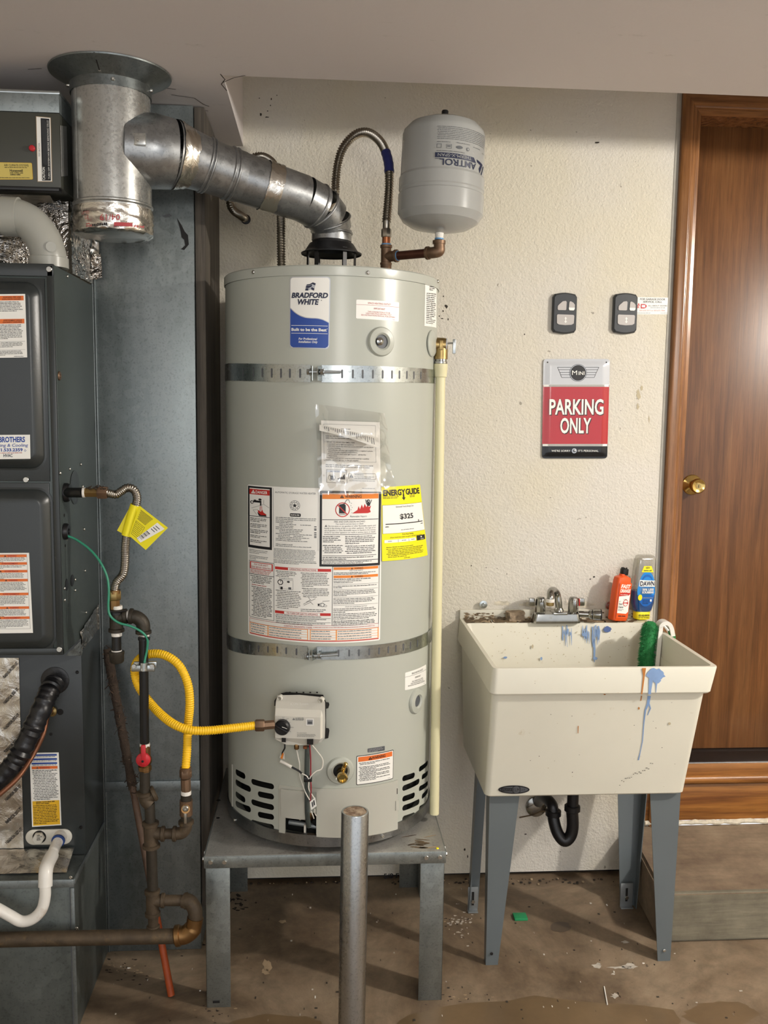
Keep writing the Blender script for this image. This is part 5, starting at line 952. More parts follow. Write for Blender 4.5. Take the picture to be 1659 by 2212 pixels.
s.rect(612, 126, 618, 146, 'brand_blue', 1).rect(605, 133, 625, 139, 'brand_blue', 1).disc(615, 136, 5, 'white_print', 2, 8); s.done('shop_sticker', d1)
s = flab([(-75, 1195), (63, 1194), (71.5, 1367), (-70, 1369)], 1200, 1700)
for y, t in ((36, 'WARNING'), (196, 'AVERTISSEMENT'), (358, 'ADVERTENCIA'), (548, 'WARNING'), (840, 'AVERTISSEMENT'), (1130, 'WARNING'), (1345, 'AVERTISSEMENT')):
    s.rect(40, y, 1150, y+54, 'sticker_orange', 1).text(t, 960 if len(t) < 9 else 985, y+46, 36, 'red_ink', 2, w=24*len(t), al='r', bold=.015).warn(915-24*len(t), y+8, 38, 'ink', 2, 'sticker_orange')
for y, n in ((98, 4), (262, 3), (424, 5), (612, 8), (904, 8), (1196, 6), (1412, 7)): s.bars(60, y, 1135, n, 27 if n < 8 else 26, 14, 'ink', 1, .6, y)
s.frame(36, 30, 1156, 1610, 4, 'gray_ink', 1); s.done('warning_label', d2)
# fittings on the cabinet side
def side(u, v, ru, name, m, h=.002, r0=None):
    p = P(u, v, x=FX+.0004); r = abs(P(u, v-ru, x=FX).z-p.z); b = MB()
    if r0: b.lathe([(r, 0), (r, h*.5), (r*.85, h), (r*r0, h), (r*r0*.9, h*.3), (.0001, h*.3)], m, aim(p, (1, 0, 0)), 28)
    else: b.lathe([(r, 0), (r, h*.7), (r*.9, h), (.0001, h)], m, aim(p, (1, 0, 0)), 28)
    return b.build(name, FU)
side(161, 1053, 37, 'knockout', 'cabinet_gray', .0015); side(144, 1263, 13, 'knockout', 'black_plastic', .001); side(156, 1254, 13, 'knockout', 'black_plastic', .001); side(140, 1064, 21, 'grommet', 'black_plastic', .012, .5); side(139, 1148, 18, 'grommet', 'black_plastic', .010, .4); side(127.5, 812, 10, 'badge', 'bronze', .003, .4); side(139, 1113, 3.5, 'hole', 'gap_black', .0006); side(141, 1179, 3.5, 'hole', 'gap_black', .0006)
for u, v in ((174, 1003), (150, 1013), (129.5, 1022), (178, 1051), (181, 1143), (183, 1233), (161.7, 1252), (138.7, 1271), (161.7, 1275), (139.2, 1296), (185.3, 1323)): b = MB(); screw(b, P(u, v, x=FX+.0005), (1, 0, 0), .0038, h=.003); b.build('screw', FU)
def crumple(mb, quad, m, nu, nv, amp, seed=0, sc=30, n=None):
    a, b_, c, d = map(V, quad); nn = n or (d-a).cross(b_-a).normalized(); vs = []
    for j in range(nv+1):
        for i in range(nu+1):
            p = bil((a, b_, c, d), i/nu, j/nv); w = noise.noise(p*sc+V((seed, 0, 0)))*.65+noise.noise(p*sc*2.7+V((0, seed, 0)))*.35; vs.append(p+nn*(amp*(w+.6)))
    mb.add(vs, [(j*(nu+1)+i, j*(nu+1)+i+1, (j+1)*(nu+1)+i+1, (j+1)*(nu+1)+i) for j in range(nv) for i in range(nu)], m)
sp = lambda u, v, d=.001: P(u, v, x=FX+d)
b = MB(); crumple(b, [sp(172, 1365), sp(211, 1304), sp(213, 1356), sp(176, 1405)], 'foil_wrap', 14, 10, .004, 1, 90, V((1, 0, 0))); crumple(b, [sp(139, 1417), sp(172, 1385), sp(176, 1405), sp(175, 1416)], 'foil_tape', 10, 8, .004, 2, 90, V((1, 0, 0))); b.build('foil_tape', FU, 60)
# lower cabinet, set back
LYc = 2.218; b = MB(); b.box((FL, LYc, .3855), (FX, 2.413, uz0), 'cabinet_gray', .002); lc = b.build('lower_cabinet', FU)
b = MB(); f = lambda u, v: P(u, v, y=LYc-.001); crumple(b, [f(-70, 1421), f(41, 1421), f(52, 1838), f(-70, 1838)], 'foil_tape', 30, 70, .003, 3, 24, V((0, -1, 0))); ft = b.build('foil_tape', lc, 60)
s = Sheet(pquad([(-40, 1430), (41, 1430), (52, 1820), (-40, 1820)], y=LYc-.0048), 84, 392, 1, 0)
for y in (20, 75, 130, 180, 232, 285, 335, 380): s.text('NASHUA 357-17', 66, y, 6.5, 'ink', 1, w=44, rot=-.8, bold=.02)
s.pr.build('print', ft)
s = Sheet(pquad([(64, 1626), (127, 1625), (133, 1782), (69.5, 1786)], y=LYc), 240, 570, 1, .0008); s.body('white_print')
for y in (12, 44, 76): s.rect(14, y, 224, y+13, 'brand_blue', 1).bars(20, y+16, 220, 1, 8, 6, 'gray_ink', 1, 1, y)
s.rect(14, 104, 226, 126, 'sticker_orange', 1).text('WARNING', 120, 123, 16, 'red_ink', 2, w=86, bold=.01).warn(60, 107, 15, 'ink', 2).bars(18, 132, 226, 2, 12, 8, 'ink', 1, .8, 1).bars(20, 158, 226, 17, 12.4, 7, 'ink', 1, .7, 2, 8).rect(10, 372, 230, 562, 'amber', 1).bars(40, 376, 200, 2, 12, 8, 'ink', 2, .7, 3).bars(16, 404, 222, 12, 12.6, 7, 'ink', 2, .5, 4); s.done('caution_label', lc)
for u, v in ((167, 1452), (175, 1787)): b = MB(); screw(b, P(u, v, y=LYc-.0005), (0, -1, 0), .004, 'black_iron', .004); b.build('screw', lc)
b = MB(); b.lathe([(.008, 0), (.0001, .0005)], 'gap_black', aim(P(130, 1538, y=LYc-.0005), (0, -1, 0)), 12); b.lathe([(.004, 0), (.0001, .0005)], 'gap_black', aim(P(110, 1586, y=LYc-.0005), (0, -1, 0)), 12); b.build('hole', lc)
c0 = P(106, 1807, y=LYc); zc = c0.z; x0, x1 = P(56, 1807, y=LYc).x, P(156, 1807, y=LYc).x; b = MB(); L = lambda i, d: [V((x, LYc-d, z)) for x, z in rrect(x0+i, zc-.0195+i, x1-i, zc+.0195-i, .0194-i, 8)]; loft(b, [L(0, 0), L(0, .003), L(.003, .005)], 'plate_white'); dp = b.build('drain_plate', lc)
b = MB(); q = P(85, 1808, y=LYc-.005); b.lathe([(.0165, -.004), (.0165, .0006), (.0001, .0006)], 'gap_black', aim(q, (0, -1, 0)), 24); hexnut(b, q, (0, -1, 0), .0145, .014, 'plate_white', 6); sq = Sheet(pquad([(78, 1802), (93, 1801), (93, 1814), (78, 1815)], y=LYc-.0195), 20, 16, 1, 0); b.build('drain_cap', dp); sq.bars(2, 2, 18, 4, 4, 2.5, 'ink', 1, .8); sq.pr.build('print', dp)
# base plenum with its taped top
PL = thing('base_plenum', 'dull galvanized plenum box under the furnace on the floor', 'duct', (-.86, 2.25, 0)); PY, PZ = 2.10, .383
b = MB(); b.box((FL, PY, 0), (FX, 2.413, PZ), 'plenum_galv', .001); b.build('box', PL)
b = MB(); b.box((FL, PY-.003, PZ-.018), (FX+.001, PY+.001, PZ+.0015), 'duct_galv', .0008); b.box((FX-.001, PY, PZ-.012), (FX+.003, 2.41, PZ+.0015), 'duct_galv', .0008); b.build('flange', PL)
b = MB(); xs = P(156, 2050, y=PY).x; b.box((xs, PY-.003, 0), (FX+.001, PY+.001, PZ-.02), 'duct_galv', .0008); b.box((xs-.0025, PY-.0012, 0), (xs, PY, PZ-.02), 'gray_ink'); b.build('seam', PL)
b = MB(); crumple(b, [V((FL, 2.2135, PZ+.021)), V((-.60, 2.2135, PZ+.021)), V((-.596, 2.128, PZ+.0025)), V((FL, 2.128, PZ+.0025))], 'foil_tape', 46, 12, .003, 6, 80, V((0, -.3, .95))); ft = b.build('foil_tape', PL, 60)
s = Sheet(lambda a, b, d: V((-.82+.21*a, 2.212-.082*b, PZ+.026-.0185*b+d)), 210, 82, 1, 0)
for x, y in ((18, 40), (52, 62), (88, 34), (118, 66), (150, 40), (196, 30), (200, 66)): s.text('NASHUA 357-17', x, y, 5, 'ink', 1, w=30, rot=.5, bold=.01)
s.pr.build('print', ft)
for u, v in ((153, 1895), (166, 2005)): b = MB(); screw(b, P(u, v, y=PY-.0035), (0, -1, 0), .004); b.build('screw', PL)
# control box and top plenum
TY0 = 2.1455; TP = thing('top_plenum', 'galvanized plenum at the ceiling above the gray control box', 'duct', (-.86, 2.28, 2.137)); b = MB(); b.box((FL, TY0, 2.137), (FX, 2.413, 2.181), 'duct_galv', .001); b.box((FL, TY0-.001, 2.176), (FX+.002, 2.41, 2.183), 'zinc', .001); b.build('box', TP)
CB = thing('control_box', 'gray air cleaner control box with a red button and yellow sticker', 'control box', (-.86, 2.28, 1.976)); b = MB(); b.box((FL, TY0, 1.9775), (FX, 2.413, 2.136), 'box_green_gray', .0015); b.box((FL, TY0-.003, 1.970), (FX-.004, TY0+.02, 1.9775), 'black_plastic', .001); b.build('case', CB)
b = MB(); b.quad(P(130, 271, x=FX+.001), P(143, 273, x=FX+.001), P(146, 380, x=FX+.001), P(133, 381, x=FX+.001), 'vent_galv', .001); b.build('corner_strip', CB)
b = MB(); b.lathe([(.0066, 0), (.0066, .005), (.005, .007), (.0001, .0075)], 'red_handle', aim(P(70, 321, y=TY0), (0, -1, 0)), 20); b.build('test_button', CB)
s = Sheet(pquad([(77.5, 251), (110, 254), (113.5, 393), (81, 393)], y=TY0), 100, 420, 1, .0006); s.body('tan_patch'); s.rect(4, 4, 96, 416, 'paper', 1).rect(32, 10, 90, 412, 'ink', 2)
R = -math.pi/2
s.text('CAUTION', 52, 366, 17, 'white_print', 3, w=82, rot=R, bold=.01).text('TURN OFF SYSTEM FAN BEFORE REMOVING CELLS', 84, 212, 10, 'white_print', 3, w=380, rot=R).text('TEST BUTTON', 22, 215, 9, 'ink', 2, w=86, rot=R)
for x, a, e in ((44, 20, 300), (53, 20, 310), (62, 30, 310), (70, 20, 240)): s.rect(x, a, x+2, e, 'gray_ink', 3)
s.rect(62, 330, 64, 400, 'gray_ink', 3); s.done('caution_label', CB)
s = Sheet(pquad([(-40, 350), (69, 352), (71.5, 388), (-40, 388)], y=TY0), 330, 112, 1, .0006); s.body('amber', 8); s.rect(2, 2, 328, 110, 'yellow', 1, 8); mat('old_yellow', 'cdb964', .5); s.rect(2, 2, 328, 110, 'old_yellow', 2, 8)
s.text('AIR CLIMATE SYSTEMS', 308, 26, 15, 'ink', 3, w=160, al='r').bars(150, 30, 308, 1, 7, 5, 'ink', 3, 1).text('Honeywell', 268, 62, 18, 'ink', 3, w=84, al='r', bold=.02).bars(184, 66, 268, 1, 8, 6, 'ink', 3, 1).bars(186, 76, 264, 1, 9, 8, 'ink', 3, 1).bars(120, 98, 310, 1, 7, 5, 'ink', 3, 1); s.done('sticker', CB)
# crumpled foil transition and gray vent elbow
FD = thing('foil_duct', 'crinkled silver foil wrapped duct between furnace and control box', 'duct', (-.86, 2.3, uz1+.002)); b = MB()
xf = -.578; crumple(b, [V((FL, 2.235, 1.965)), V((xf, 2.235, 1.965)), V((xf, 2.225, uz1+.004)), V((FL, 2.225, uz1+.004))], 'foil_wrap', 64, 22, .020, 4, 22, V((0, -1, 0))); crumple(b, [V((xf, 2.222, 1.965)), V((xf, 2.408, 1.965)), V((xf, 2.408, uz1+.004)), V((xf, 2.222, uz1+.004))], 'foil_wrap', 20, 22, .008, 5, 40, V((1, 0, 0))); ob = b.build('wrap', FD, 60)
b = MB(); crumple(b, [V((FL, 2.16, 1.963)), V((-.60, 2.16, 1.963)), V((-.60, 2.19, 1.953)), V((FL, 2.19, 1.953))], 'foil_tape', 40, 3, .002, 9, 60, V((0, -1, 0))); b.build('foil_tape', FD, 60)
s = Sheet(pquad([(0, 400), (150, 400), (150, 580), (0, 580)], y=2.207), 150, 180, 1, 0)
for x, y, r in ((72, 58, .62), (112, 46, .62), (128, 44, 1.2)): s.text('FLEXFIX', x, y, 6, 'gray_ink', 1, w=22, rot=r, bold=.02); s.bars(x-8, y+3, x+10, 2, 3, 1.6, 'gray_ink', 1, .8)
s.pr.build('print', ob)
GVt = thing('vent_elbow', 'gray plastic vent pipe elbow entering the furnace top', 'pipe', P(106, 575, y=2.143)); ey = 2.143
b = MB(); b.tube(spline([P(20, 468, y=ey), P(42, 470, y=ey), P(70, 486, y=ey), P(93, 517, y=ey), P(104, 548, y=ey), P(105.5, 562, y=ey)], 6), .0385, 'pvc_gray', 32); b.lathe([(.0005, 0), (.0105, 0), (.0110, .001)], 'pvc_gray', aim(P(110, 533, y=ey-.037), (.25, -1, 0)), 20); b.build('elbow', GVt)
b = MB(); b.tube([P(7, 467, y=ey), P(42, 469, y=ey)], .0425, 'pvc_gray', 36); b.build('socket', GVt); b = MB(); q = P(105.5, 562, y=ey); b.lathe([(.0425, uz1+.002), (.0425, q.z+.004), (.040, q.z+.005)], 'pvc_gray', Matrix.Translation((q.x, ey, 0)), 36); b.build('socket', GVt); b = MB(); b.tube([P(-60, 465, y=ey), P(8, 467, y=ey)], .0385, 'pvc_gray', 32); b.build('pipe', GVt); b = MB(); b.tube([P(6, 467, y=ey), P(8.5, 467, y=ey)], .0395, 'purple_blue', 32); b.build('glue_ring', GVt)
# tall return duct
DU = thing('tall_duct', 'tall galvanized duct standing between the furnace and the heater', 'duct', (-.448, 2.6, 0)); QY = 2.42
b = MB(); b.box((-.577, QY, .001), (-.3175, WY-.002, CZ-.002), 'duct_galv', .001); b.build('box', DU)
b = MB(); b.box((-.577, QY-.006, .001), (-.571, QY+.001, CZ-.004), 'duct_galv', .0008); b.box((-.5695, QY-.0045, .001), (-.5655, QY+.001, CZ-.004), 'duct_galv', .0008); b.build('seam', DU)
z1, z0 = P(330, 1686, y=QY).z, P(330, 1708, y=QY).z; b = MB(); b.box((-.5705, QY-.006, z0), (-.3155, QY+.001, z1), 'duct_galv', .0012); b.build('drive_cleat', DU)
b = MB(); g = lambda u, v, d=.0015: P(u, v, y=QY-d); crumple(b, [g(152, 470), g(214, 490), g(216, 602), g(164, 573)], 'foil_tape', 22, 34, .008, 7, 50, V((0, -1, 0))); b.build('foil_tape', DU, 60); b = MB(); crumple(b, [g(197, 551, .010), g(219, 549, .010), g(222, 600, .010), g(199, 606, .010)], 'foil_wrap', 14, 18, .010, 11, 70, V((0, -1, 0))); b.build('foil_patch', DU, 60)
b = MB(); b.add([g(u, v) for u, v in ((382, 470), (392, 486), (399, 500), (406, 508), (408, 528), (398, 540), (391, 538), (400, 530), (398, 518), (392, 512), (390, 498))], [tuple(range(11))], 'gap_black'); b.add([g(u, v) for u, v in ((350, 466), (366, 462), (372, 466), (358, 470))], [(0, 1, 2, 3)], 'gray_ink'); b.build('tear', DU)

# ================================================================== GAS PIPING
GY = 2.08
def g2(u, v, y=GY): return P(u, v, y=y)
def collar(mb, p, d, r, m, h=.008): mb.lathe([(r*.86, -h*.6), (r, -h*.4), (r, h*.4), (r*.86, h*.6)], m, aim(p, d), 24)
GP = thing('gas_pipe', 'old iron gas pipe rising from the floor pipe to the furnace', 'pipe', g2(332, 2020))
b = MB(); b.tube([g2(-60, 2031, 2.062), g2(385, 2022, 2.066)], .0172, 'rusty_iron', 28); b.build('floor_pipe', GP)
b = MB(); e = [g2(384, 2021, 2.066), g2(402, 2018, 2.066), g2(417, 2004, 2.067), g2(422, 1982, 2.068)]; b.tube(spline(e, 6), [.0215]*13+[.0190]*6, 'old_brass', 24); collar(b, e[0], e[1]-e[0], .0245, 'old_brass', .012); b.build('elbow', GP)
b = MB(); b.tube(spline([g2(422, 1990, 2.068), g2(421, 1966, 2.07), g2(411, 1949, 2.075), g2(396, 1945, GY)], 6), .0172, 'rusty_iron', 22); collar(b, g2(402, 1946), (1, 0, 0), .0190, 'rusty_iron'); b.build('elbow', GP)
b = MB(); b.tube([g2(345, 1945), g2(402, 1945)], .0128, 'rusty_iron', 20); b.build('nipple', GP)
b = MB(); b.tube([g2(329, 1922), g2(330, 1978)], .0152, 'rusty_iron', 24); b.tube([g2(330, 1946), g2(354, 1945)], .0145, 'rusty_iron', 22); collar(b, g2(329, 1926), (0, 0, 1), .0182, 'rusty_iron'); collar(b, g2(330, 1974), (0, 0, 1), .0182, 'rusty_iron'); collar(b, g2(352, 1945), (1, 0, 0), .0172, 'rusty_iron'); b.build('tee', GP)
b = MB(); b.tube([g2(331, 1975), g2(331, 2008)], .0122, 'rusty_iron', 20); collar(b, g2(331, 2004), (0, 0, 1), .0155, 'rusty_iron', .010); b.build('nipple', GP)
b = MB(); b.tube([g2(327, 1832), g2(330, 1920)], .0126, 'cast_iron', 20); b.build('pipe', GP)
b = MB(); b.tube([g2(325, 1775), g2(327, 1832)], .0165, 'rusty_iron', 22); b.tube([g2(328, 1800), g2(352, 1801)], .0150, 'rusty_iron', 20); collar(b, g2(325, 1779), (0, 0, 1), .0195, 'rusty_iron'); collar(b, g2(327, 1827), (0, 0, 1), .0205, 'rusty_iron'); collar(b, g2(352, 1801), (1, 0, 0), .0180, 'rusty_iron'); b.build('tee', GP)
b = MB(); b.tube([g2(352, 1801), g2(384, 1801)], .0120, 'rusty_iron', 20); b.build('nipple', GP)
b = MB(); b.tube(spline([g2(374, 1801), g2(392, 1799), g2(401, 1788), g2(402, 1772)], 6), .0145, 'rusty_iron', 20); collar(b, g2(377, 1801), (1, 0, 0), .0180, 'rusty_iron'); collar(b, g2(402, 1776), (0, 0, 1), .0180, 'rusty_iron'); b.build('elbow', GP)
b = MB(); b.tube([g2(402, 1776), g2(402, 1716)], .0125, 'cast_iron', 20); b.tube([g2(402, 1760), g2(402, 1728)], .0150, 'bronze', 20); b.tube([g2(402, 1748), g2(401, 1748, GY-.024)], .0100, 'old_brass', 16); screw(b, g2(401, 1746, GY-.024), (0, -1, 0), .0075, 'screw_steel', .005); b.box(g2(397, 1780, GY-.026), g2(404, 1748, GY-.018), 'screw_steel', .0015); b.build('cock', GP)
b = MB(); b.tube([g2(325, 1777), g2(323, 1735)], .0120, 'cast_iron', 20); b.build('nipple', GP)
b = MB(); b.tube(spline([g2(313, 1712), g2(315, 1728), g2(324, 1738)], 6), [.0150]*13, 'rusty_iron', 20); b.tube([g2(313, 1725), g2(336, 1712, GY+.01)], .0155, 'rusty_iron', 20); collar(b, g2(312, 1714), (0, 0, 1), .0185, 'rusty_iron'); collar(b, g2(332, 1714, GY+.005), (1, .3, .4), .0185, 'rusty_iron'); b.build('elbow', GP)
b = MB(); b.tube([g2(313, 1662), g2(313, 1716)], .0120, 'cast_iron', 20); b.build('nipple', GP)
b = MB(); b.tube([g2(313, 1610), g2(314, 1666)], .0125, 'old_brass', 8); b.sphere(g2(313, 1642), .0165, 'old_brass', 10); hexnut(b, g2(313, 1664), (0, 0, 1), .0155, .012, 'old_brass', 8); vb = b.build('gas_valve', GP)
b = MB(); b.lathe([(.0162, 0), (.0162, .006), (.012, .009), (.0001, .009)], 'red_handle', aim(g2(310, 1640, GY-.018), (0, -1, 0)), 26); b.box(g2(304.5, 1653, GY-.030), g2(315, 1608, GY-.024), 'red_handle', .002); b.lathe([(.003, 0), (.0001, .001)], 'gap_black', aim(g2(308, 1645, GY-.0305), (0, -1, 0)), 10); b.build('handle', vb)
b = MB(); b.tube([g2(310, 1382), g2(312.5, 1613)], .0104, 'black_iron', 24); b.build('pipe', GP)
for u, v in ((311, 1372), (276, 1330), (252, 1370), (252, 1408), (253, 1312), (313, 1609)): b = MB(); b.lathe([(.0116, -.004), (.0120, 0), (.0114, .004)], 'thread_tape', aim(g2(u, v), (0, 0, 1) if u != 276 else (1, .05, -.1)), 18); b.build('sealant', GP)
b = MB(); b.tube(spline([g2(281, 1331), g2(296, 1334), g2(308, 1346), g2(310, 1366)], 7), .0155, 'cast_iron', 24); collar(b, g2(283, 1331), (1, 0, -.1), .0180, 'cast_iron'); collar(b, g2(310, 1365), (0, 0, 1), .0180, 'cast_iron'); b.build('elbow', GP)
b = MB(); b.tube([g2(251, 1318), g2(251.5, 1364)], .0150, 'cast_iron', 24); b.tube(spline([g2(251, 1340), g2(262, 1333), g2(274, 1330)], 5), .0145, 'cast_iron', 22); collar(b, g2(250, 1320), (0, 0, 1), .0178, 'cast_iron'); collar(b, g2(251.5, 1361), (0, 0, 1), .0178, 'cast_iron'); collar(b, g2(271, 1331), (1, .0, .1), .0172, 'cast_iron'); b.build('tee', GP)
b = MB(); b.tube([g2(251.5, 1362), g2(252, 1410)], .0106, 'black_iron', 22); b.build('drip_leg', GP); b = MB(); b.lathe([(.0135, -.024), (.0160, -.021), (.0165, -.006), (.0175, -.003), (.0175, .002), (.0125, .003)], 'cast_iron', aim(g2(252, 1409), (0, 0, 1)), 20); b.build('pipe_cap', GP)
for pts in (((238, 1321), (250, 1323), (266, 1320), (275, 1318)), ((300, 1376), (311, 1379), (320, 1377), (324, 1379))): b = MB(); q = [g2(u, v, GY-.0165) for u, v in pts]; b.tube(q, .0022, 'black_plastic', 8); b.lathe([(.0182 if pts[0][0] < 240 else .0135, -.003), (.0182 if pts[0][0] < 240 else .0135, .003)], 'black_plastic', aim(g2(*pts[1]), (0, 0, 1)), 22); b.build('cable_tie', GP)
GC = thing('ground_clamp', 'zinc ground clamp on the black riser pipe', 'clamp', g2(311, 1440)); b = MB()
for d in (-.016, .012): b.box(g2(287, 1446, GY)+V((0, d-.004, -.0)), g2(337, 1432, GY)+V((0, d+.004, 0)), 'zinc', .002)
b.tube([g2(311, 1448, GY-.018), g2(311, 1431, GY-.018)], .0085, 'zinc', 16); b.build('jaw', GC)
for u, v in ((290, 1438), (329, 1438), (310, 1445)): b = MB(); hexnut(b, g2(u, v, GY-.020), (0, -1, 0), .0052, .006, 'screw_steel', 10); b.build('screw', GC)
wire_pts = [P(141, 1156, x=FX+.004), g2(165, 1166, 2.09), g2(195, 1188, GY), g2(217, 1215, 2.07), g2(231, 1245, 2.066), g2(235, 1275, 2.062), g2(234, 1310, 2.06), g2(238, 1330, 2.058), g2(256, 1345, 2.058), g2(283, 1353, 2.058), g2(306, 1365, 2.06), g2(318, 1380, 2.064), g2(318, 1400, 2.066), g2(314, 1420, 2.066), g2(311, 1436, 2.062)]
b = MB(); b.tube(spline(wire_pts, 8), .0027, 'green_wire', 10); o = b.build('ground_wire'); tag(o, 'thin green ground wire from the furnace grommet down to the clamp', 'wire')
# stainless connector with its yellow tag
SC = thing('gas_connector', 'stainless corrugated gas line from the furnace side with a yellow tag', 'gas line', g2(247, 1290)); b = MB()
sf = [g2(232, 1065), g2(250, 1068), g2(261, 1062), g2(275, 1054), g2(289, 1058), g2(296, 1074), g2(293, 1095), g2(283, 1125), g2(275, 1150), g2(271, 1180), g2(270, 1215), g2(266, 1240), g2(252, 1258), g2(247, 1276)]
corrugated(b, spline(sf, 10), .0102, 'stainless', .0042, .0017, 16); b.build('corrugated_tube', SC, 80)
b = MB(); p = P(140, 1064, x=FX+.003); b.tube([p, g2(180, 1064)], .0112, 'black_iron', 20); b.build('pipe', SC)
b = MB(); b.tube([g2(179, 1064), g2(184, 1064)], .0115, 'thread_tape', 16); b.tube([g2(183, 1064), g2(212, 1064)], .0108, 'brass', 6); hexnut(b, g2(211, 1064), (1, 0, 0), .0150, .022, 'bronze', 6); b.build('flare_nut', SC); b = MB(); hexnut(b, g2(247, 1296), (0, 0, 1), .0150, .022, 'brass', 6); b.tube([g2(247, 1296), g2(248, 1322)], .0118, 'old_brass', 6); b.lathe([(.0135, -.005), (.0135, .003)], 'old_brass', aim(g2(247, 1277), (0, 0, 1)), 20); b.build('flare_nut', SC)
rd = random.Random(4); b = MB()
for i in range(40): u = rd.uniform(185, 230); v = 1053+abs(u-208)*.12+rd.uniform(-3, 3); p = g2(u, v, GY-.004+rd.uniform(-.008, .008)); b.tube([p, p+V((rd.uniform(-.006, .006), rd.uniform(-.004, .004), rd.uniform(-.003, .004)))], .0011, 'lint', 5)
o = b.build('lint', SC); o['kind'] = 'stuff'
o_ = g2(301, 1092, 2.066); n_ = (g2(363, 1140, 2.050)-o_).cross(g2(279, 1157, 2.066)-o_).normalized(); TG = [onplane(u, v, o_, n_) for u, v in ((301, 1092), (363, 1140), (315, 1188), (279, 1157))]
s = Sheet(lambda a, b, d: bil(TG, a, b)+V((0, -d, 0)), 100, 100, 1, .0004); s.body('yellow')
for i in range(9): s.rect(8+(i % 2)*2, 8+i*3.6, 52-i*1.2, 9.4+i*3.6, 'ink', 1)
s.frame(6, 46, 44, 90, 1, 'ink', 1); s.bars(9, 50, 42, 7, 5.4, 2, 'ink', 1, .9, 4)
s.poly([(68, 8), (95.7, 9.6), (61, 93), (36, 90)], 'white_print', 1)
for i in range(9): t = .52+i*.045; xa, ya = 68+(36-68)*t, 8+82*t; xb, yb = 95.7+(61-95.7)*t, 9.6+83.4*t; s.line(xa+(xb-xa)*.15, ya+(yb-ya)*.15, xa+(xb-xa)*.75, ya+(yb-ya)*.75, 1.2+1.6*(i % 3 == 0), 'ink', 2)
for t in (.14, .24, .34): xa, ya = 68-32*t, 8+82*t; s.line(xa+6, ya, xa+22, ya+1, 2.2, 'ink', 2)
tg = s.done('tag', SC); b = MB(); q = [sf[6], sf[7], sf[8]]; b.tube(spline([g2(294, 1091), sf[7], g2(274.5, 1157)], 6), .0128, 'yellow', 18, False); b.quad(g2(279, 1098, 2.085), g2(287, 1120, 2.085), g2(266, 1153, 2.085), g2(253, 1146, 2.085), 'yellow', .001); b.build('wrap', tg)
# yellow vinyl connector looping round the riser
YCn = thing('gas_connector', 'yellow corrugated gas line looping round the riser to the heater control', 'gas line', g2(400, 1690)); yf = [g2(401, 1660), g2(404, 1620, 2.095), g2(406, 1570, 2.105), g2(410, 1520, 2.10), g2(405, 1475, 2.10), g2(385, 1435, 2.105), g2(352, 1414, 2.115), g2(318, 1414, 2.125), g2(297, 1428, 2.135), g2(291, 1452, 2.145), g2(299, 1482, 2.14), g2(318, 1510, 2.13), g2(342, 1538, 2.10), g2(375, 1564, 2.065), g2(410, 1577, 2.055), g2(450, 1578, 2.06), g2(500, 1573, 2.075), g2(553, 1567, 2.092)]
b = MB(); corrugated(b, spline(yf, 10), .0106, 'yellow_vinyl', .0054, .0018, 16); b.build('corrugated_tube', YCn, 80)
b = MB(); hexnut(b, g2(401, 1680), (0, 0, 1), .0142, .020, 'bronze', 6); b.lathe([(.0130, -.004), (.0130, .006)], 'bronze', aim(g2(401, 1663), (0, 0, 1)), 20); b.tube([g2(401, 1682), g2(402, 1712)], .0115, 'bronze', 8); b.tube([g2(402, 1708), g2(402, 1720)], .0118, 'thread_tape', 16); b.build('flare_nut', YCn); b = MB(); dd = V((1, .01, .0)); hexnut(b, g2(551, 1567, 2.092), dd, .0140, .022, 'bronze', 6); b.tube([g2(568, 1567, 2.094), g2(592, 1565, 2.10)], .0110, 'bronze', 8); b.build('flare_nut', YCn)
# leaning stick, line set, condensate drain
p0 = P(370, 2150, z=.002); p1 = P(231, 1402, y=2.392); K = thing('stick', 'brown stick with orange lower end and linty top leaning behind the gas pipe', 'stick', p0); L = lambda t: p0.lerp(p1, t)
b = MB(); b.tube([L(.30), L(1)], .0088, 'stick_brown', 16); b.build('shaft', K); b = MB(); b.tube([L(0), L(.31)], .0090, 'stick_orange', 18); b.build('painted_end', K); b = MB(); rd = random.Random(6); q = [L(.60+.4*i/24) for i in range(25)]; b.tube(q, [.0095+.004*rd.random() for _ in q], 'lint', 12)
for i in range(240): p = L(rd.uniform(.58, 1.0)); a = rd.random()*6.3; o_ = V((math.cos(a), math.sin(a), 0))*.010; d = V((rd.uniform(-1, 1), rd.uniform(-1, 1), rd.uniform(-1, 1)))*.012; b.tube([p+o_, p+o_+d*.5+o_*.1, p+o_+d], rd.uniform(.0004, .0014), rd.choice(['lint', 'lint', 'stick_brown']), 4)
o = b.build('lint', K); o['kind'] = 'stuff'
LS = thing('insulated_line', 'black wrapped refrigerant line coming out of the lower furnace cabinet', 'pipe', P(115, 1475, y=2.2)); q = spline([P(118, 1474, y=2.195), P(104, 1498, y=2.16), P(84, 1545, y=2.135), P(58, 1600, y=2.12), P(28, 1652, y=2.11), P(-20, 1705, y=2.10)], 14); b = MB(); b.tube(q, [.0235+.0045*noise.noise(V((i*.42, 3, 1)))+.0012*math.sin(i*1.7) for i in range(len(q))], 'black_rubber', 26); b.build('insulation', LS)
b = MB(); b.lathe([(.034, 0), (.034, .002), (.028, .004)], 'black_rubber', aim(P(119, 1470, y=LYc-.001), (0, -1, 0)), 24); b.build('grommet', LS)
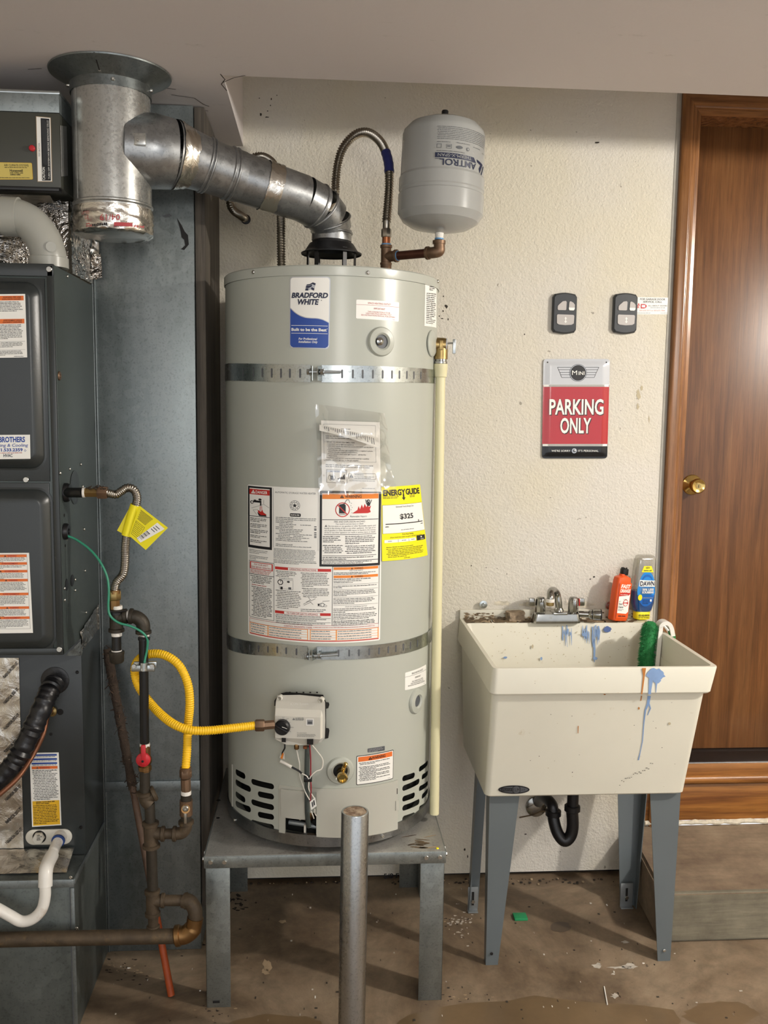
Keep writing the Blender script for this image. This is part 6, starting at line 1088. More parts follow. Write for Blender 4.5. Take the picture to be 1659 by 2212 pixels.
CL = thing('copper_line', 'thin copper line beside the black wrapped pipe', 'pipe', P(108, 1535, y=2.2)); b = MB(); b.tube(spline([P(110, 1534, y=2.198), P(103, 1545, y=2.178), P(98, 1568, y=2.16), P(91, 1592, y=2.145), P(72, 1630, y=2.13), P(42, 1676, y=2.085), P(4, 1712, y=2.06), P(-30, 1738, y=2.05)], 8), .0058, 'dull_copper', 12); b.build('tube', CL); b = MB(); b.lathe([(.013, 0), (.013, .003), (.008, .006), (.007, .014)], 'brass', aim(P(113, 1536, y=LYc-.005), (-.3, -1, 0)), 20); b.build('fitting', CL)
CDn = thing('condensate_drain', 'white plastic drain pipe bending down from the furnace drain plate', 'pipe', P(130, 1808, y=2.2)); b = MB(); A = [P(131, 1806, y=2.205), P(118, 1832, y=2.17), P(108, 1858, y=2.12)]; b.tube(A, .0128, 'pvc_white', 22); b.tube(spline([P(97, 1908, y=2.055), P(97.5, 1935, y=2.052), P(90, 1965, y=2.05), P(70, 1985, y=2.05), P(46, 1990, y=2.05), P(22, 1978, y=2.05), P(-5, 1963, y=2.05), P(-40, 1945, y=2.05)], 6), .0128, 'pvc_white', 22); b.build('pipe', CDn)
b = MB(); b.tube(spline([P(112, 1848, y=2.14), P(104, 1864, y=2.10), P(99, 1882, y=2.066), P(98, 1915, y=2.055)], 6), .0158, 'pvc_white', 24); b.build('elbow', CDn); b = MB(); b.tube([P(131, 1806, y=2.212), P(126, 1816, y=2.19)], .0158, 'pvc_white', 22); b.tube([P(126.5, 1815, y=2.191), P(125.5, 1817, y=2.187)], .0162, 'purple_blue', 22); b.build('adapter', CDn)

# ================================================================== LAUNDRY SINK
SK = thing('laundry_sink', 'cream plastic laundry sink on four gray legs against the wall', 'sink', (.74, 2.53, 0))
RZ, BZ, GZ0 = .855, P(1069, 1502, y=2.214).z, P(1055, 1723, y=2.294).z
def lp(x0, y0, x1, y1, z, r=.016): return [V((x, y, z)) for x, y in rrect(x0, y0, x1, y1, r, 5)]
b = MB(); yl = 2.700; yb = WY-.003
loft(b, [lp(.452, 2.300, .978, 2.66, GZ0, .012), lp(.444, 2.291, .985, 2.67, GZ0+.006, .016), lp(.444, 2.228, 1.002, 2.75, BZ+.004, .018), lp(.437, 2.214, 1.008, yb, BZ, .018), lp(.435, 2.211, 1.011, yb, BZ+.004, .018), lp(.440, 2.212, 1.024, yb, RZ-.004, .016), lp(.4415, 2.2135, 1.0235, yb, RZ, .015), lp(.4515, 2.2225, 1.0115, yl, RZ, .014), lp(.453, 2.224, 1.010, yl-.002, RZ-.003, .014), lp(.472, 2.245, 1.000, yl-.022, .72, .03), lp(.492, 2.32, .968, 2.63, .505, .04), lp(.53, 2.36, .93, 2.59, .497, .03)], 'sink_plastic', True, True)
b.box((.441, WY-.012, RZ-.002), (1.024, WY-.002, RZ+.027), 'sink_plastic', .003); bas = b.build('basin', SK, 30)
b = MB(); rd = random.Random(12); dk = lambda u, v: P(u, v, z=RZ+.0012)
for i in range(300):
    u = 1000+405*rd.random()**1.5; v = rd.uniform(1318, 1346); w = rd.uniform(2, 11); h = rd.uniform(.9, 3); p = dk(u, v)+V((0, 0, .000004*i))
    if p.y > WY-.016 or p.y < yl+.006: continue
    q9 = [V((0, 0, .000004*i))+dk(u+w*math.cos(k*.7)*(1-.4*rd.random()), v+h*math.sin(k*.7)*(1-.4*rd.random())) for k in range(9)]
    b.add([V((max(.452, min(1.008, q.x)), max(yl+.001, min(WY-.0125, q.y)), q.z)) for q in q9], [tuple(range(9))], 'grime')
for i in range(120):
    u = 1003+370*rd.random()**1.6; q0 = dk(u, 1330); x = q0.x; z = RZ+.002+.016*rd.random()**2; w = rd.uniform(.002, .011); h = rd.uniform(.001, .003)
    b.add([V((max(.443, min(1.01, x+w*math.cos(k*.7)*(1-.4*rd.random()))), WY-.0122-.000004*i, max(RZ+.001, z+h*math.sin(k*.7)*(1-.4*rd.random())))) for k in range(9)], [tuple(range(9))], rd.choice(['grime', 'grime', 'tan_patch']))
for ua, ub, va in ((1056, 1146, 1338), (1258, 1338, 1338), (1003, 1060, 1339.5)): b.quad(dk(ua, va), dk(ub, va), dk(ub+2, 1344.6), dk(ua+4, 1344.6), 'tan_patch')
o = b.build('grime', bas); o['kind'] = 'stuff'
b = MB()
for i in range(11):
    if 4 < i < 8: continue
    u = 1058+i*27; b = MB(); b.quad(dk(u, 1336), dk(u+4, 1336), dk(u+9, 1344.5), dk(u+5, 1344.5), 'sink_plastic', -.002); b.build('ledge_rib', bas)
# paint spills
def backwall(u, v):
    y = 2.68
    for _ in range(6): z = P(u, v, y=y).z; y = yl-.0025-(RZ-z)*.155
    return P(u, v, y=y-.0015)
def front(u, v):
    if v < 1501: 
        return P(u, v, y=2.2100)
    y = 2.25
    for _ in range(6): z = P(u, v, y=y).z; y = 2.291-.063*max(0, min(1, (z-GZ0-.006)/(BZ-GZ0-.002)))
    return P(u, v, y=y-.0012)
b = MB(); rd = random.Random(2)
DK = [0]
def lift(): DK[0] += 1; return V((0, -.00006*(DK[0] % 60), 0))
def drip(f, pts, m, w):
    n = len(pts); o = lift(); L = [f(u-w[i]/2, v)+o for i, (u, v) in enumerate(pts)]; Rr = [f(u+w[i]/2, v)+o for i, (u, v) in enumerate(pts)]
    b.add(L+Rr, [(i, i+1, n+i+1, n+i) for i in range(n-1)], m)
def splat(f, u, v, ru, rv, m, k=15, jag=.35): o = lift(); b.add([o+f(u+ru*math.cos(2*math.pi*i/k)*(1-jag*rd.random()), v+rv*math.sin(2*math.pi*i/k)*(1-jag*rd.random())) for i in range(k)], [tuple(range(k))], m)
splat(front, 1417, 1457, 22, 15, 'paint_blue', 21, .25); splat(front, 1419, 1470, 11, 8, 'paint_blue'); drip(front, [(1416, 1446), (1406, 1470), (1404, 1490), (1403, 1500)], 'paint_blue', [22, 9, 6, 6]); drip(front, [(1402.5, 1503), (1400, 1520), (1394, 1535), (1391, 1560), (1388, 1600), (1383, 1625), (1379, 1642)], 'paint_blue', [7, 6, 3.5, 2.4, 2, 1.6, 3]); drip(front, [(1401, 1518), (1405, 1530), (1399, 1545)], 'paint_blue', [4, 2.5, 1.5]); drip(front, [(1418, 1472), (1417.5, 1482), (1417, 1496)], 'paint_blue', [6, 2.5, 1.2])
drip(front, [(1391, 1443), (1391, 1460), (1388, 1485), (1386, 1500)], 'rust_orange', [9, 3.6, 3, 2.6]); drip(front, [(1386, 1503), (1384, 1514)], 'rust_orange', [2.6, 1.6]); splat(front, 1380, 1530, 2, 3.5, 'rust_orange'); splat(front, 1306, 1500, 3, 1.4, 'rust_orange'); drip(front, [(1249, 1568), (1248.5, 1584)], 'rust_orange', [1.8, 1.2]); splat(front, 1446, 1563, 3.5, 3.5, 'smudge', 9)
for u0, v0, L_ in ((1215, 1352, 32), (1224, 1350, 22), (1266, 1356, 26), (1280, 1354, 44), (1287, 1350, 26), (1293, 1352, 30), (1283, 1380, 50), (1262, 1362, 16)): drip(backwall, [(u0, v0), (u0+1, v0+L_*.4), (u0+.5, v0+L_*.8), (u0+1, v0+L_)], 'paint_blue', [2, 5*rd.random()+2, 3.5, 1.2])
for i in range(26):
    u0 = rd.choice([1222, 1268, 1286])+rd.gauss(0, 7); v0 = 1350+rd.uniform(0, 18); L_ = rd.uniform(8, 40); drip(backwall, [(u0, v0), (u0+rd.uniform(-1, 1), v0+L_*.5), (u0+rd.uniform(-1.5, 1.5), v0+L_)], 'paint_blue', [rd.uniform(.6, 2.4), rd.uniform(.8, 3), .6])
splat(backwall, 1312, 1359, 10, 8, 'paint_dark_blue', 17); splat(backwall, 1262, 1370, 7, 5, 'paint_blue'); splat(backwall, 1285, 1422, 6, 4, 'paint_blue'); splat(backwall, 1091, 1420, 5, 3, 'paint_blue'); splat(backwall, 1169, 1422, 3, 4, 'paint_blue'); splat(backwall, 1150, 1396, 2.5, 5, 'smudge')
for i in range(90): splat(backwall, rd.uniform(1040, 1380), rd.uniform(1352, 1432), rd.uniform(.7, 1.8), rd.uniform(.7, 1.5), 'smudge', 6)
for i in range(26): splat(front, rd.uniform(1080, 1500), rd.uniform(1450, 1700), rd.uniform(.5, 1.6), rd.uniform(.5, 1.2), rd.choice(['crack', 'smudge']), 6)
for i in range(18): u = 1338+i*4.2; splat(front, u, 1692-i*2.4+rd.uniform(-5, 5), rd.uniform(1.5, 3.5), .8, 'crack', 7)
o = b.build('paint_stain', bas); o['kind'] = 'stuff'
s = Sheet(lambda a, b, d: front(1076+68*a, 1696+19*b)+V((0, -d, 0)), 165, 46, 1, .0008); s.base.add([], [], 'ink'); s._poly(s.base, [(82.5+82*math.cos(k*math.pi/20), 23+22*math.sin(k*math.pi/20)) for k in range(40)], 'ink', 0)
s.disc(82.5, 23, 74, 'gray_ink', 1, 36, ry=16).disc(95, 23, 24, 'ink', 2, 26, ry=21).disc(95, 23, 21, 'gray_ink', 3, 24, ry=18).text('ELM', 95, 32, 18, 'ink', 4, w=34).rect(14, 14, 72, 32, 'ink', 2).text('UTILATUB', 43, 28, 10, 'gray_ink', 3, w=52).text('17', 134, 29, 10, 'ink', 2, w=14); s.done('badge', bas)
for u, v in ((1044, 1306), (1316, 1308)): b = MB(); p = P(u, v, y=WY-.0135); b.lathe([(.0125, 0), (.0125, .002), (.006, .003), (.005, .006), (.002, .006), (.0015, .004), (.0001, .004)], 'zinc', aim(p, (0, -1, 0)), 24); b.build('screw', SK)
# legs: folded angles, wide at the top
def leg(top, bot, y0, y1, inner, adj=False):
    a, c = P(top[0], top[2], y=y0), P(top[1], top[2], y=y0); d, e = P(bot[0], bot[2], y=y1), P(bot[1], bot[2], y=y1)
    if not adj: d.z = e.z = 0
    zt = GZ0+.012; a.z = c.z = zt; b = MB(); b.quad(a, c, e, d, 'leg_gray', .0025); q0, q1 = (a, d) if inner else (c, e); sg = .046 if not adj else -.046
    b.quad(q0, q0+V((0, sg, 0)), q1+V((0, sg*.5, 0)), q1, 'leg_gray', .0025); o = b.build('leg', SK); return o, d, e
l1, *_ = leg((1057, 1123, 1724), (1049, 1075, 2083), 2.318, 2.309, True); l2, *_ = leg((1402, 1468, 1724), (1420, 1446, 2077), 2.318, 2.303, False)
for lg, u, v, m in ((l1, 1062, 2060, 'gap_black'), (l2, 1435, 2053, 'screw_steel')): b = MB(); screw(b, P(u, v, y=2.3035 if u < 1200 else 2.2985), (0, -1, 0), .0042, m, .002); b.build('screw', lg)
for top, bot, ad, inn in (((1028, 1053, 1724), (1012, 1032, 1960), (1010, 1033, 1916, 1968), True), ((1327, 1390, 1724), (1339, 1369, 1962), (1339, 1368, 1908, 1960), False)):
    lg, d, e = leg(top, bot, 2.66, 2.585, inn, True); b = MB(); yy = 2.575; z0 = 0; p, q = P(ad[0], ad[3], y=yy), P(ad[1], ad[2], y=yy); b.box((p.x, yy, 0), (q.x, yy+.003, q.z), 'adjuster', .001); b.box((p.x, yy-.012, 0), (q.x, yy+.003, .003), 'adjuster', .001); ao = b.build('adjuster', lg); b = MB(); xm = (p.x+q.x)/2; b.box((xm-.0035, yy-.0006, q.z*.25), (xm+.0035, yy+.0002, q.z*.8), 'gap_black'); hexnut(b, V((xm, yy-.0005, q.z*.42)), (0, -1, 0), .006, .005, 'screw_steel'); b.build('bolt', ao)
# drain trap under the basin
b = MB(); ty = 2.52; c = lambda u, v, y=ty: P(u, v, y=y); b.tube([V((c(1238, 1724).x, ty, GZ0+.02)), c(1236, 1765)], .0165, 'black_plastic', 22); b.tube(spline([c(1236, 1752), c(1237, 1785), c(1232, 1806), c(1219, 1816), c(1205, 1800, ty+.01), c(1197, 1775, ty+.02), c(1194, 1752, ty+.03)], 8), .0175, 'black_plastic', 22); b.tube(spline([c(1195, 1758, ty+.03), c(1192, 1738, ty+.04), c(1178, 1724, ty+.09), c(1168, 1724, ty+.15), c(1163, 1732, WY-.02)], 7), .0165, 'black_plastic', 20)
tr = b.build('drain_trap', SK); b = MB(); hexnut(b, c(1236, 1752), (0, 0, 1), .0235, .018, 'black_plastic', 12); hexnut(b, c(1195, 1762, ty+.03), (0, 0, 1), .0235, .018, 'black_plastic', 12); b.build('slip_nut', tr)
b = MB(); b.lathe([(.034, 0), (.033, .004), (.018, .010)], 'chrome', aim(P(1158, 1742, y=WY-.003), (0, -1, 0)), 28); b.tube(spline([P(1186, 1758, y=2.70), P(1172, 1752, y=2.70), P(1150, 1760, y=2.72), P(1122, 1766, y=2.74)], 5), .0022, 'grime', 6); b.build('escutcheon', tr)

# faucet
FY = 2.705; FC = thing('faucet', 'worn chrome two-handle faucet on the sink ledge', 'faucet', P(1200, 1340, y=FY)); f = lambda u, v, y=FY: P(u, v, y=y)
x0, x1 = f(1153, 1335, FY-.025).x, f(1256, 1335, FY-.025).x; zb0, zb1 = RZ+.0035, f(1200, 1327, FY-.02).z
b = MB(); L = lambda i, z: [V((x, y, z)) for x, y in rrect(x0+i, FY-.027+i, x1-i, FY+.024-i, .012, 4)]; loft(b, [L(0, zb0), L(0, zb0+.008), L(.004, zb1), L(.010, zb1+.003)], 'chrome', True, True); b.box((f(1190, 1330).x, FY-.024, zb1-.004), (f(1222, 1330).x, FY+.02, zb1+.006), 'chrome', .004); b.build('base', FC)
for u, s_ in ((1167, -1), (1238, 1)):
    p = f(u, 1322); b = MB(); zt = f(u, 1289).z; n = 40; prf = [(.0150, zb1), (.0158, zb1+.004), (.0150, zt-.016), (.0140, zt-.007), (.010, zt-.001), (.0001, zt)]
    vs = []; k = n
    for r, z in prf:
        for i in range(n): a = 2*math.pi*i/n; rr_ = r*(1+.05*math.cos(a*10)); vs.append(V((p.x+rr_*math.cos(a), FY+rr_*math.sin(a), z)))
    b.add(vs, [(j*n+i, j*n+(i+1) % n, (j+1)*n+(i+1) % n, (j+1)*n+i) for j in range(len(prf)-1) for i in range(n)], 'chrome')
    q0, q1 = f(u+s_*12, 1297), f(u+s_*24, 1301); b.box((min(q0.x, q1.x), FY-.007, f(u, 1308).z), (max(q0.x, q1.x), FY+.007, f(u, 1292).z), 'chrome', .0015); h = b.build('handle', FC)
    if s_ > 0: b = MB(); b.box((q0.x-.0005, FY-.0076, f(u, 1308).z), (q0.x+.002, FY+.0076, f(u, 1293).z), 'red', .0003); b.build('marker', h)
b = MB(); sp0 = f(1207, 1325); b.lathe([(.016, zb1), (.0135, zb1+.012), (.0115, zb1+.016)], 'chrome', Matrix.Translation((sp0.x, FY, 0)), 24); b.tube(spline([V((sp0.x, FY, zb1+.014)), f(1206, 1300), f(1203, 1283), f(1196, 1275, FY-.015), f(1190, 1278, FY-.04), f(1189, 1290, FY-.055), f(1189, 1296, FY-.056)], 7), .0108, 'chrome', 20); b.build('spout', FC)
b = MB(); q = f(1188.5, 1294, FY-.056); b.lathe([(.0125, -.009), (.0132, -.006), (.0132, 0), (.012, .001)], 'thread_tape', aim(q, (0, 0, 1)), 24); b.build('spout_ring', FC); b = MB(); b.lathe([(.0100, -.020), (.0118, -.018), (.0118, -.008)], 'brass', aim(q, (0, 0, 1)), 24); b.build('aerator', FC)
SH = thing('hose_end', 'chrome and black sprayer nozzle lying beside the faucet', 'sprayer', f(1275, 1335)); b = MB(); A = f(1250, 1326, FY-.006); Bq = f(1299, 1328, FY-.02); d = (Bq-A).normalized(); Lh = (Bq-A).length; b.lathe([(.0095, 0), (.0100, Lh*.42), (.0145, Lh*.5), (.0150, Lh*.58)], 'chrome', aim(A, d), 24); b.lathe([(.0150, Lh*.62), (.0168, Lh*.66), (.0168, Lh*.97)], 'chrome', aim(A, d), 24); b.build('body', SH); b = MB(); b.lathe([(.0147, Lh*.57), (.0147, Lh*.63)], 'black_plastic', aim(A, d), 20); b.lathe([(.0171, Lh*.95), (.0168, Lh*1.0), (.012, Lh*1.02), (.0001, Lh*1.0)], 'black_plastic', aim(A, d), 24); b.build('rubber_tip', SH)
b = MB(); bm = bmesh.new(); bmesh.ops.create_cube(bm, size=1); bmesh.ops.subdivide_edges(bm, edges=bm.edges[:], cuts=5, use_grid_fill=True); p = P(1113, 1330, z=RZ+.014)
for q in bm.verts:
    n3 = q.co.copy(); n3 = V((n3.x*.058, n3.y*.040, n3.z*.026)); n3 += n3.normalized()*.004*noise.noise(q.co*4)-V((n3.x*abs(q.co.y)*.3, n3.y*abs(q.co.x)*.3, 0)); q.co = p+Matrix.Rotation(.15, 3, 'Z') @ n3
b.bm(bm, 'soap_dirty'); o = b.build('soap_bar'); tag(o, 'dirty soap bar on the sink ledge beside the faucet', 'soap')
b = MB(); q = [P(u, v, z=RZ+.009) for u, v in ((1073, 1325), (1080, 1326), (1088, 1328))]; b.tube(q, [.005, .0085, .006], 'black_plastic', 10); o = b.build('rubber_stopper'); tag(o, 'small black rubber bit beside the dirty soap bar', 'stopper')

# bottles on the ledge
def bottle(name, label, base, rows, rotz, tilt, m, n=6):
    T = Matrix.Translation(base) @ Matrix.Rotation(tilt[0], 4, 'Y') @ Matrix.Rotation(tilt[1], 4, 'X') @ Matrix.Rotation(rotz, 4, 'Z'); O = thing(name, label, 'bottle', base); b = MB(); loft(b, [[T @ V((x, y, z)) for x, y in rrect(-w/2, -d/2, w/2, d/2, min(w, d)*r, n)] for z, w, d, r in rows], m, True, True); return O, b, T
ob_ = P(1336, 1341, z=RZ+.0055); OBH = 1.09
O, b, T = bottle('soap_bottle', 'orange hand cleaner bottle with a black cap leaning beside the dish soap bottle', ob_+V((0, .012, 0)), [(z_*1.1, w_*1.06, d_, r_) for z_, w_, d_, r_ in ((0, .050, .032, .3), (.003, .0545, .035, .3), (.085, .0545, .035, .3), (.112, .050, .033, .3), (.121, .047, .032, .32), (.1255, .030, .026, .48), (.126, .022, .022, .49), (.131, .022, .022, .49))], .42, (.10, -.05), 'bottle_orange'); bo = b.build('bottle', O, 30)
b = MB(); b.lathe([(.0125, .129), (.0128, .130), (.0128, .146), (.0115, .1475), (.0001, .1475)], 'cap_black', T @ Matrix.Translation((.004, 0, .0125)), 20); 
for a in (0, 1.4, 2.6, 4): b.box((.004+.008*math.cos(a)-.002, .008*math.sin(a)-.002, .158), (.004+.008*math.cos(a)+.002, .008*math.sin(a)+.002, .164), 'cap_black', .0006, T=T)
b.build('cap', O)
s = Sheet(lambda a, b, d: T @ V((-.024+.048*a, -.0176-d, .118-.109*b)), 140, 330, 1, .0008); s.body('bottle_orange'); s.poly([(6, 100), (134, 78), (134, 100), (120, 116), (6, 126)], 'red', 1).poly([(6, 128), (134, 104), (134, 270), (110, 288), (6, 282)], 'white_print', 1)
s.text('FAST', 72, 48, 34, 'white_print', 2, w=112, bold=.04, shear=.15).text('ORANGE', 72, 88, 30, 'white_print', 2, w=120, bold=.04, shear=.15).bars(20, 106, 120, 1, 7, 6, 'white_print', 2, 1).disc(92, 186, 32, 'red', 2, 24).disc(92, 186, 26, 'white_print', 3, 22).rect(64, 178, 122, 194, 'red', 4).bars(70, 182, 116, 1, 8, 7, 'white_print', 5, 1).text('Hand', 34, 206, 20, 'ink', 2, w=42, bold=.02).text('Cleaner', 42, 234, 20, 'ink', 2, w=64, bold=.02).bars(14, 244, 80, 2, 10, 6, 'gray_ink', 2, .8).bars(60, 150, 110, 1, 6, 5, 'gray_ink', 2, 1).bars(12, 168, 44, 2, 8, 5, 'gray_ink', 2, .7).bars(24, 304, 110, 1, 12, 11, 'ink', 2, 1); s.done('label', bo)
db = P(1385, 1336, z=RZ+.004)+V((0, .012, 0)); db.y = min(db.y, WY-.038)
rows = [(.022, .052, .032, .45), (.028, .060, .038, .45), (.05, .072, .044, .45), (.09, .0775, .046, .45), (.125, .076, .045, .45), (.158, .072, .042, .45), (.186, .066, .038, .42), (.198, .058, .030, .4), (.200, .050, .024, .4)]
def at(z):
    for i in range(len(rows)-1):
        if rows[i][0] <= z <= rows[i+1][0]: t = (z-rows[i][0])/(rows[i+1][0]-rows[i][0]); return [rows[i][k]*(1-t)+rows[i+1][k]*t for k in range(4)]
O, b, T = bottle('dish_soap_bottle', 'clear upside-down dish soap bottle with blue liquid and a yellow base', db, rows, .12, (.02, 0), 'clear_bottle', 8); b.build('shell', O, 40)
b = MB(); lev = .09; rw = [(.0235, .050, .030, .45)]+[r for r in rows[1:] if r[0] < lev]+[at(lev)]; loft(b, [[T @ V((x, y, z)) for x, y in rrect(-w/2+.0012, -d/2+.0012, w/2-.0012, d/2-.0012, min(w, d)*r*.97, 8)] for z, w, d, r in rw], 'blue_soap', True, True); b.build('liquid', O, 40)
b = MB(); loft(b, [[T @ V((x, y, z)) for x, y in rrect(-w/2, -d/2, w/2, d/2, min(w, d)*.4, 6)] for z, w, d in ((0, .047, .032), (.002, .050, .035), (.021, .050, .035), (.0245, .047, .032))], 'yellow', True, True); cp = b.build('cap', O, 30)
s = Sheet(lambda a, b, d: T @ V((-.022+.044*a, -.0178-d, .021-.019*b)), 44, 19, 1, .0006); s.text('EZ-SQUEEZE', 22, 10, 5.4, 'ink', 1, w=36, bold=.03).text('NO FLIP. NO MESS.', 22, 16, 3.4, 'ink', 1, w=36, bold=.02); s.pr.build('print', cp)
def dl(a, b, d):
    z = .172-.134*b; r = at(z); x = (a-.5)*.080; e = max(0, 1-(abs(x)/(r[1]/2))**4)**.25; return T @ V((x, -r[2]/2*e-d-.0004, z))
mat('dawn_blue', '1f86d6', .3); mat('dawn_dark', '1560b4', .3)
s = Sheet(dl, 72, 112, 14, .0006); oval = [(36+27*math.sin(t)*(1 if math.cos(t) < 0 else .93), 62-46*math.cos(t)) for t in [k*math.pi/18 for k in range(36)]]
s._poly(s.base, [p for p in oval], 'dawn_blue', 0); s.poly([p for p in oval if p[1] > 74], 'dawn_dark', 1).disc(36, 40, 16, 'dawn_dark', 1, 20).disc(36, 44, 14, 'dawn_blue', 2, 20)
s.poly([(25, 2), (47, 2), (54, 18), (18, 18)], 'yellow', 3).text('NEW', 36, 9, 4.6, 'ink', 4, w=12, bold=.02).bars(24, 12, 48, 1, 4, 3, 'ink', 4, 1).poly([(14, 38), (60, 40), (60, 56), (13, 55)], 'white_print', 3).text('DAWN', 37, 53, 11.5, 'navy', 4, w=43, bold=.035).text('50% LESS', 40, 66, 5.6, 'white_print', 4, w=34, bold=.03).text('SCRUBBING', 40, 73, 5.2, 'white_print', 4, w=35, bold=.03).disc(18, 84, 6, 'yellow', 4, 14, ry=8).bars(26, 84, 58, 1, 3, 1.6, 'old_yellow', 4, 1).bars(26, 90, 50, 3, 4.2, 2, 'navy', 4, .8).rect(48, 89, 53, 95, 'white_print', 4); s.done('label', O)
# scrub brush hooked over the right rim
BB = thing('scrub_brush', 'green bristled scrub brush with a white handle hooked over the sink rim', 'brush', P(1425, 1345, y=2.56)); by = 2.58; q = spline([P(1406, 1343, y=by), P(1404, 1362, y=by), P(1400, 1395, y=by-.01), P(1398, 1425, y=by-.02), P(1398, 1452, y=by-.03), P(1399, 1470, y=by-.035)], 6); b = MB(); rr_ = [.012]+[.022]*2+[.0255]*(len(q)-7)+[.023]*4; rr_ = (rr_+[.02]*40)[:len(q)]; b.tube(q, [r*.72 for r in rr_], 'bristle_green', 16); b.build('bristle_block', BB)
b = MB(); rd = random.Random(15)
for i in range(2600):
    k = rd.randrange(len(q)-1); p = q[k].lerp(q[k+1], rd.random()); a = rd.uniform(-2.5, 2.5); d = V((-math.cos(a), -.9*math.sin(a) if math.sin(a) > 0 else -.9*math.sin(a), rd.uniform(-.45, .25))); r = rr_[k]; o = p+d*r*.66; e = p+d*r*1.1+V((rd.uniform(-.003, .003), rd.uniform(-.003, .003), -.004)); sd = V((0, .0009, .0010)); b.add([o-sd, o+sd, e], [(0, 1, 2)], 'bristle_green')
o = b.build('bristle', BB); o['kind'] = 'stuff'
b = MB(); hp = spline([P(1414, 1470, y=by-.035), P(1417, 1430, y=by-.02), P(1421, 1390, y=by-.01), P(1424, 1362, y=by), P(1426, 1350, y=by), P(1433, 1345, y=by), P(1441, 1347, y=by), P(1446, 1356, y=by), P(1449, 1372, y=by)], 6)
n = len(hp); tw = [.011]*n; vs = []
for i, p in enumerate(hp):
    t = (hp[min(i+1, n-1)]-hp[max(i-1, 0)]).normalized(); nn = t.cross(V((0, 1, 0))).normalized(); vs += [p+V((0, -.016, 0))+nn*.0075, p+V((0, .016, 0))+nn*.0075, p+V((0, .016, 0))-nn*.0045, p+V((0, -.016, 0))-nn*.0045]
b.add(vs, [(i*4+j, i*4+(j+1) % 4, (i+1)*4+(j+1) % 4, (i+1)*4+j) for i in range(n-1) for j in range(4)]+[(3, 2, 1, 0), tuple((n-1)*4+j for j in range(4))], 'brush_white'); b.tube([P(1424, 1356, y=by-.012), P(1434, 1351, y=by-.014), P(1443, 1362, y=by-.012)], .004, 'brush_white', 10); b.build('handle', BB)
b = MB(); b.tube([P(1446, 1352, y=by), P(1452, 1372, y=by-.005), P(1453, 1388, y=by-.01)], [.006, .010, .009], 'bristle_green', 12); b.build('bristle_tip', BB)

# ================================================================== ON THE WALL
def remote(u, v, label):
    c = P(u, v, y=WY); T = thing('door_remote', label, 'remote', c, 'wall remotes by the door'); k = 1/1977*2.87; W, H = 51*k, 80*k
    def outl(i): return [(-W/2+i, -H/2+.010+i*.6), (-W/2+.006+i, -H/2+.001+i)]+[(-W/2+.008+i+(W-.016-2*i)*j/6, -H/2-.004*math.sin(math.pi*j/6)+i+.001) for j in range(7)]+[(W/2-.006-i, -H/2+.001+i), (W/2-i, -H/2+.010+i*.6), (W/2-i, H/2-.010-i*.6), (W/2-.006-i, H/2-.001-i)]+[(W/2-.008-i-(W-.016-2*i)*j/6, H/2+.004*math.sin(math.pi*j/6)-i-.001) for j in range(7)]+[(-W/2+.006+i, H/2-.001-i), (-W/2+i, H/2-.010-i*.6)]
    L = lambda i, d: [c+V((x, -d, z)) for x, z in outl(i)]; b = MB(); loft(b, [L(0, .0005), L(0, .010), L(.002, .014), L(.004, .0155)], 'remote_gray', True, True); body = b.build('case', T, 30)
    mp = lambda a, b_, d: c+V((-W/2+W*a, -.0155-d, H/2-H*b_)); S1 = lambda px: [((x-333)/(572-333)*1.0, (y-170)/(540-170)) for x, y in px]
    for px, m in (([(378, 290), (390, 275), (425, 245), (455, 240), (464, 250), (462, 322), (455, 328), (385, 328), (377, 320)], 'button_gray'), ([(490, 262), (494, 246), (505, 243), (530, 256), (546, 275), (546, 298), (488, 298)], 'button_gray'), ([(488, 300), (546, 300), (545, 318), (535, 329), (495, 328), (488, 318)], 'white_print'), ([(372, 378), (380, 368), (535, 370), (544, 380), (541, 452), (520, 464), (458, 469), (395, 464), (375, 452)], 'button_gray')):
        b = MB(); b.prism(S1(px), .0022, m, lambda x, y, d: mp(x, y, d)); b.build('button', body)
    s = Sheet(lambda a, b_, d: mp((a*239)/239, (b_*370)/370, .0022+d), 239, 370, 1, .0003); x = lambda v_: v_-333; y = lambda v_: v_-170
    s.poly([(x(458), y(390)), (x(472), y(408)), (x(463), y(408)), (x(463), y(432)), (x(474), y(432)), (x(459), y(450)), (x(444), y(432)), (x(454), y(432)), (x(454), y(408)), (x(446), y(408))], 'white_print', 1); s.pr.build('print', body)
remote(1217.5, 677.5, 'gray three-button remote on the wall, the one farther from the door'); remote(1348, 678, 'gray three-button remote beside the white service card')
s = Sheet(pquad([(1374, 642), (1443.5, 643), (1442.5, 679), (1373, 679)], y=WY), 315, 172, 1, .0012); s.base.quad(s.pt(0, 0, 0), s.pt(315, 0, 0), s.pt(315, 172, 0), s.pt(0, 172, 0), 'white_print', -.001)
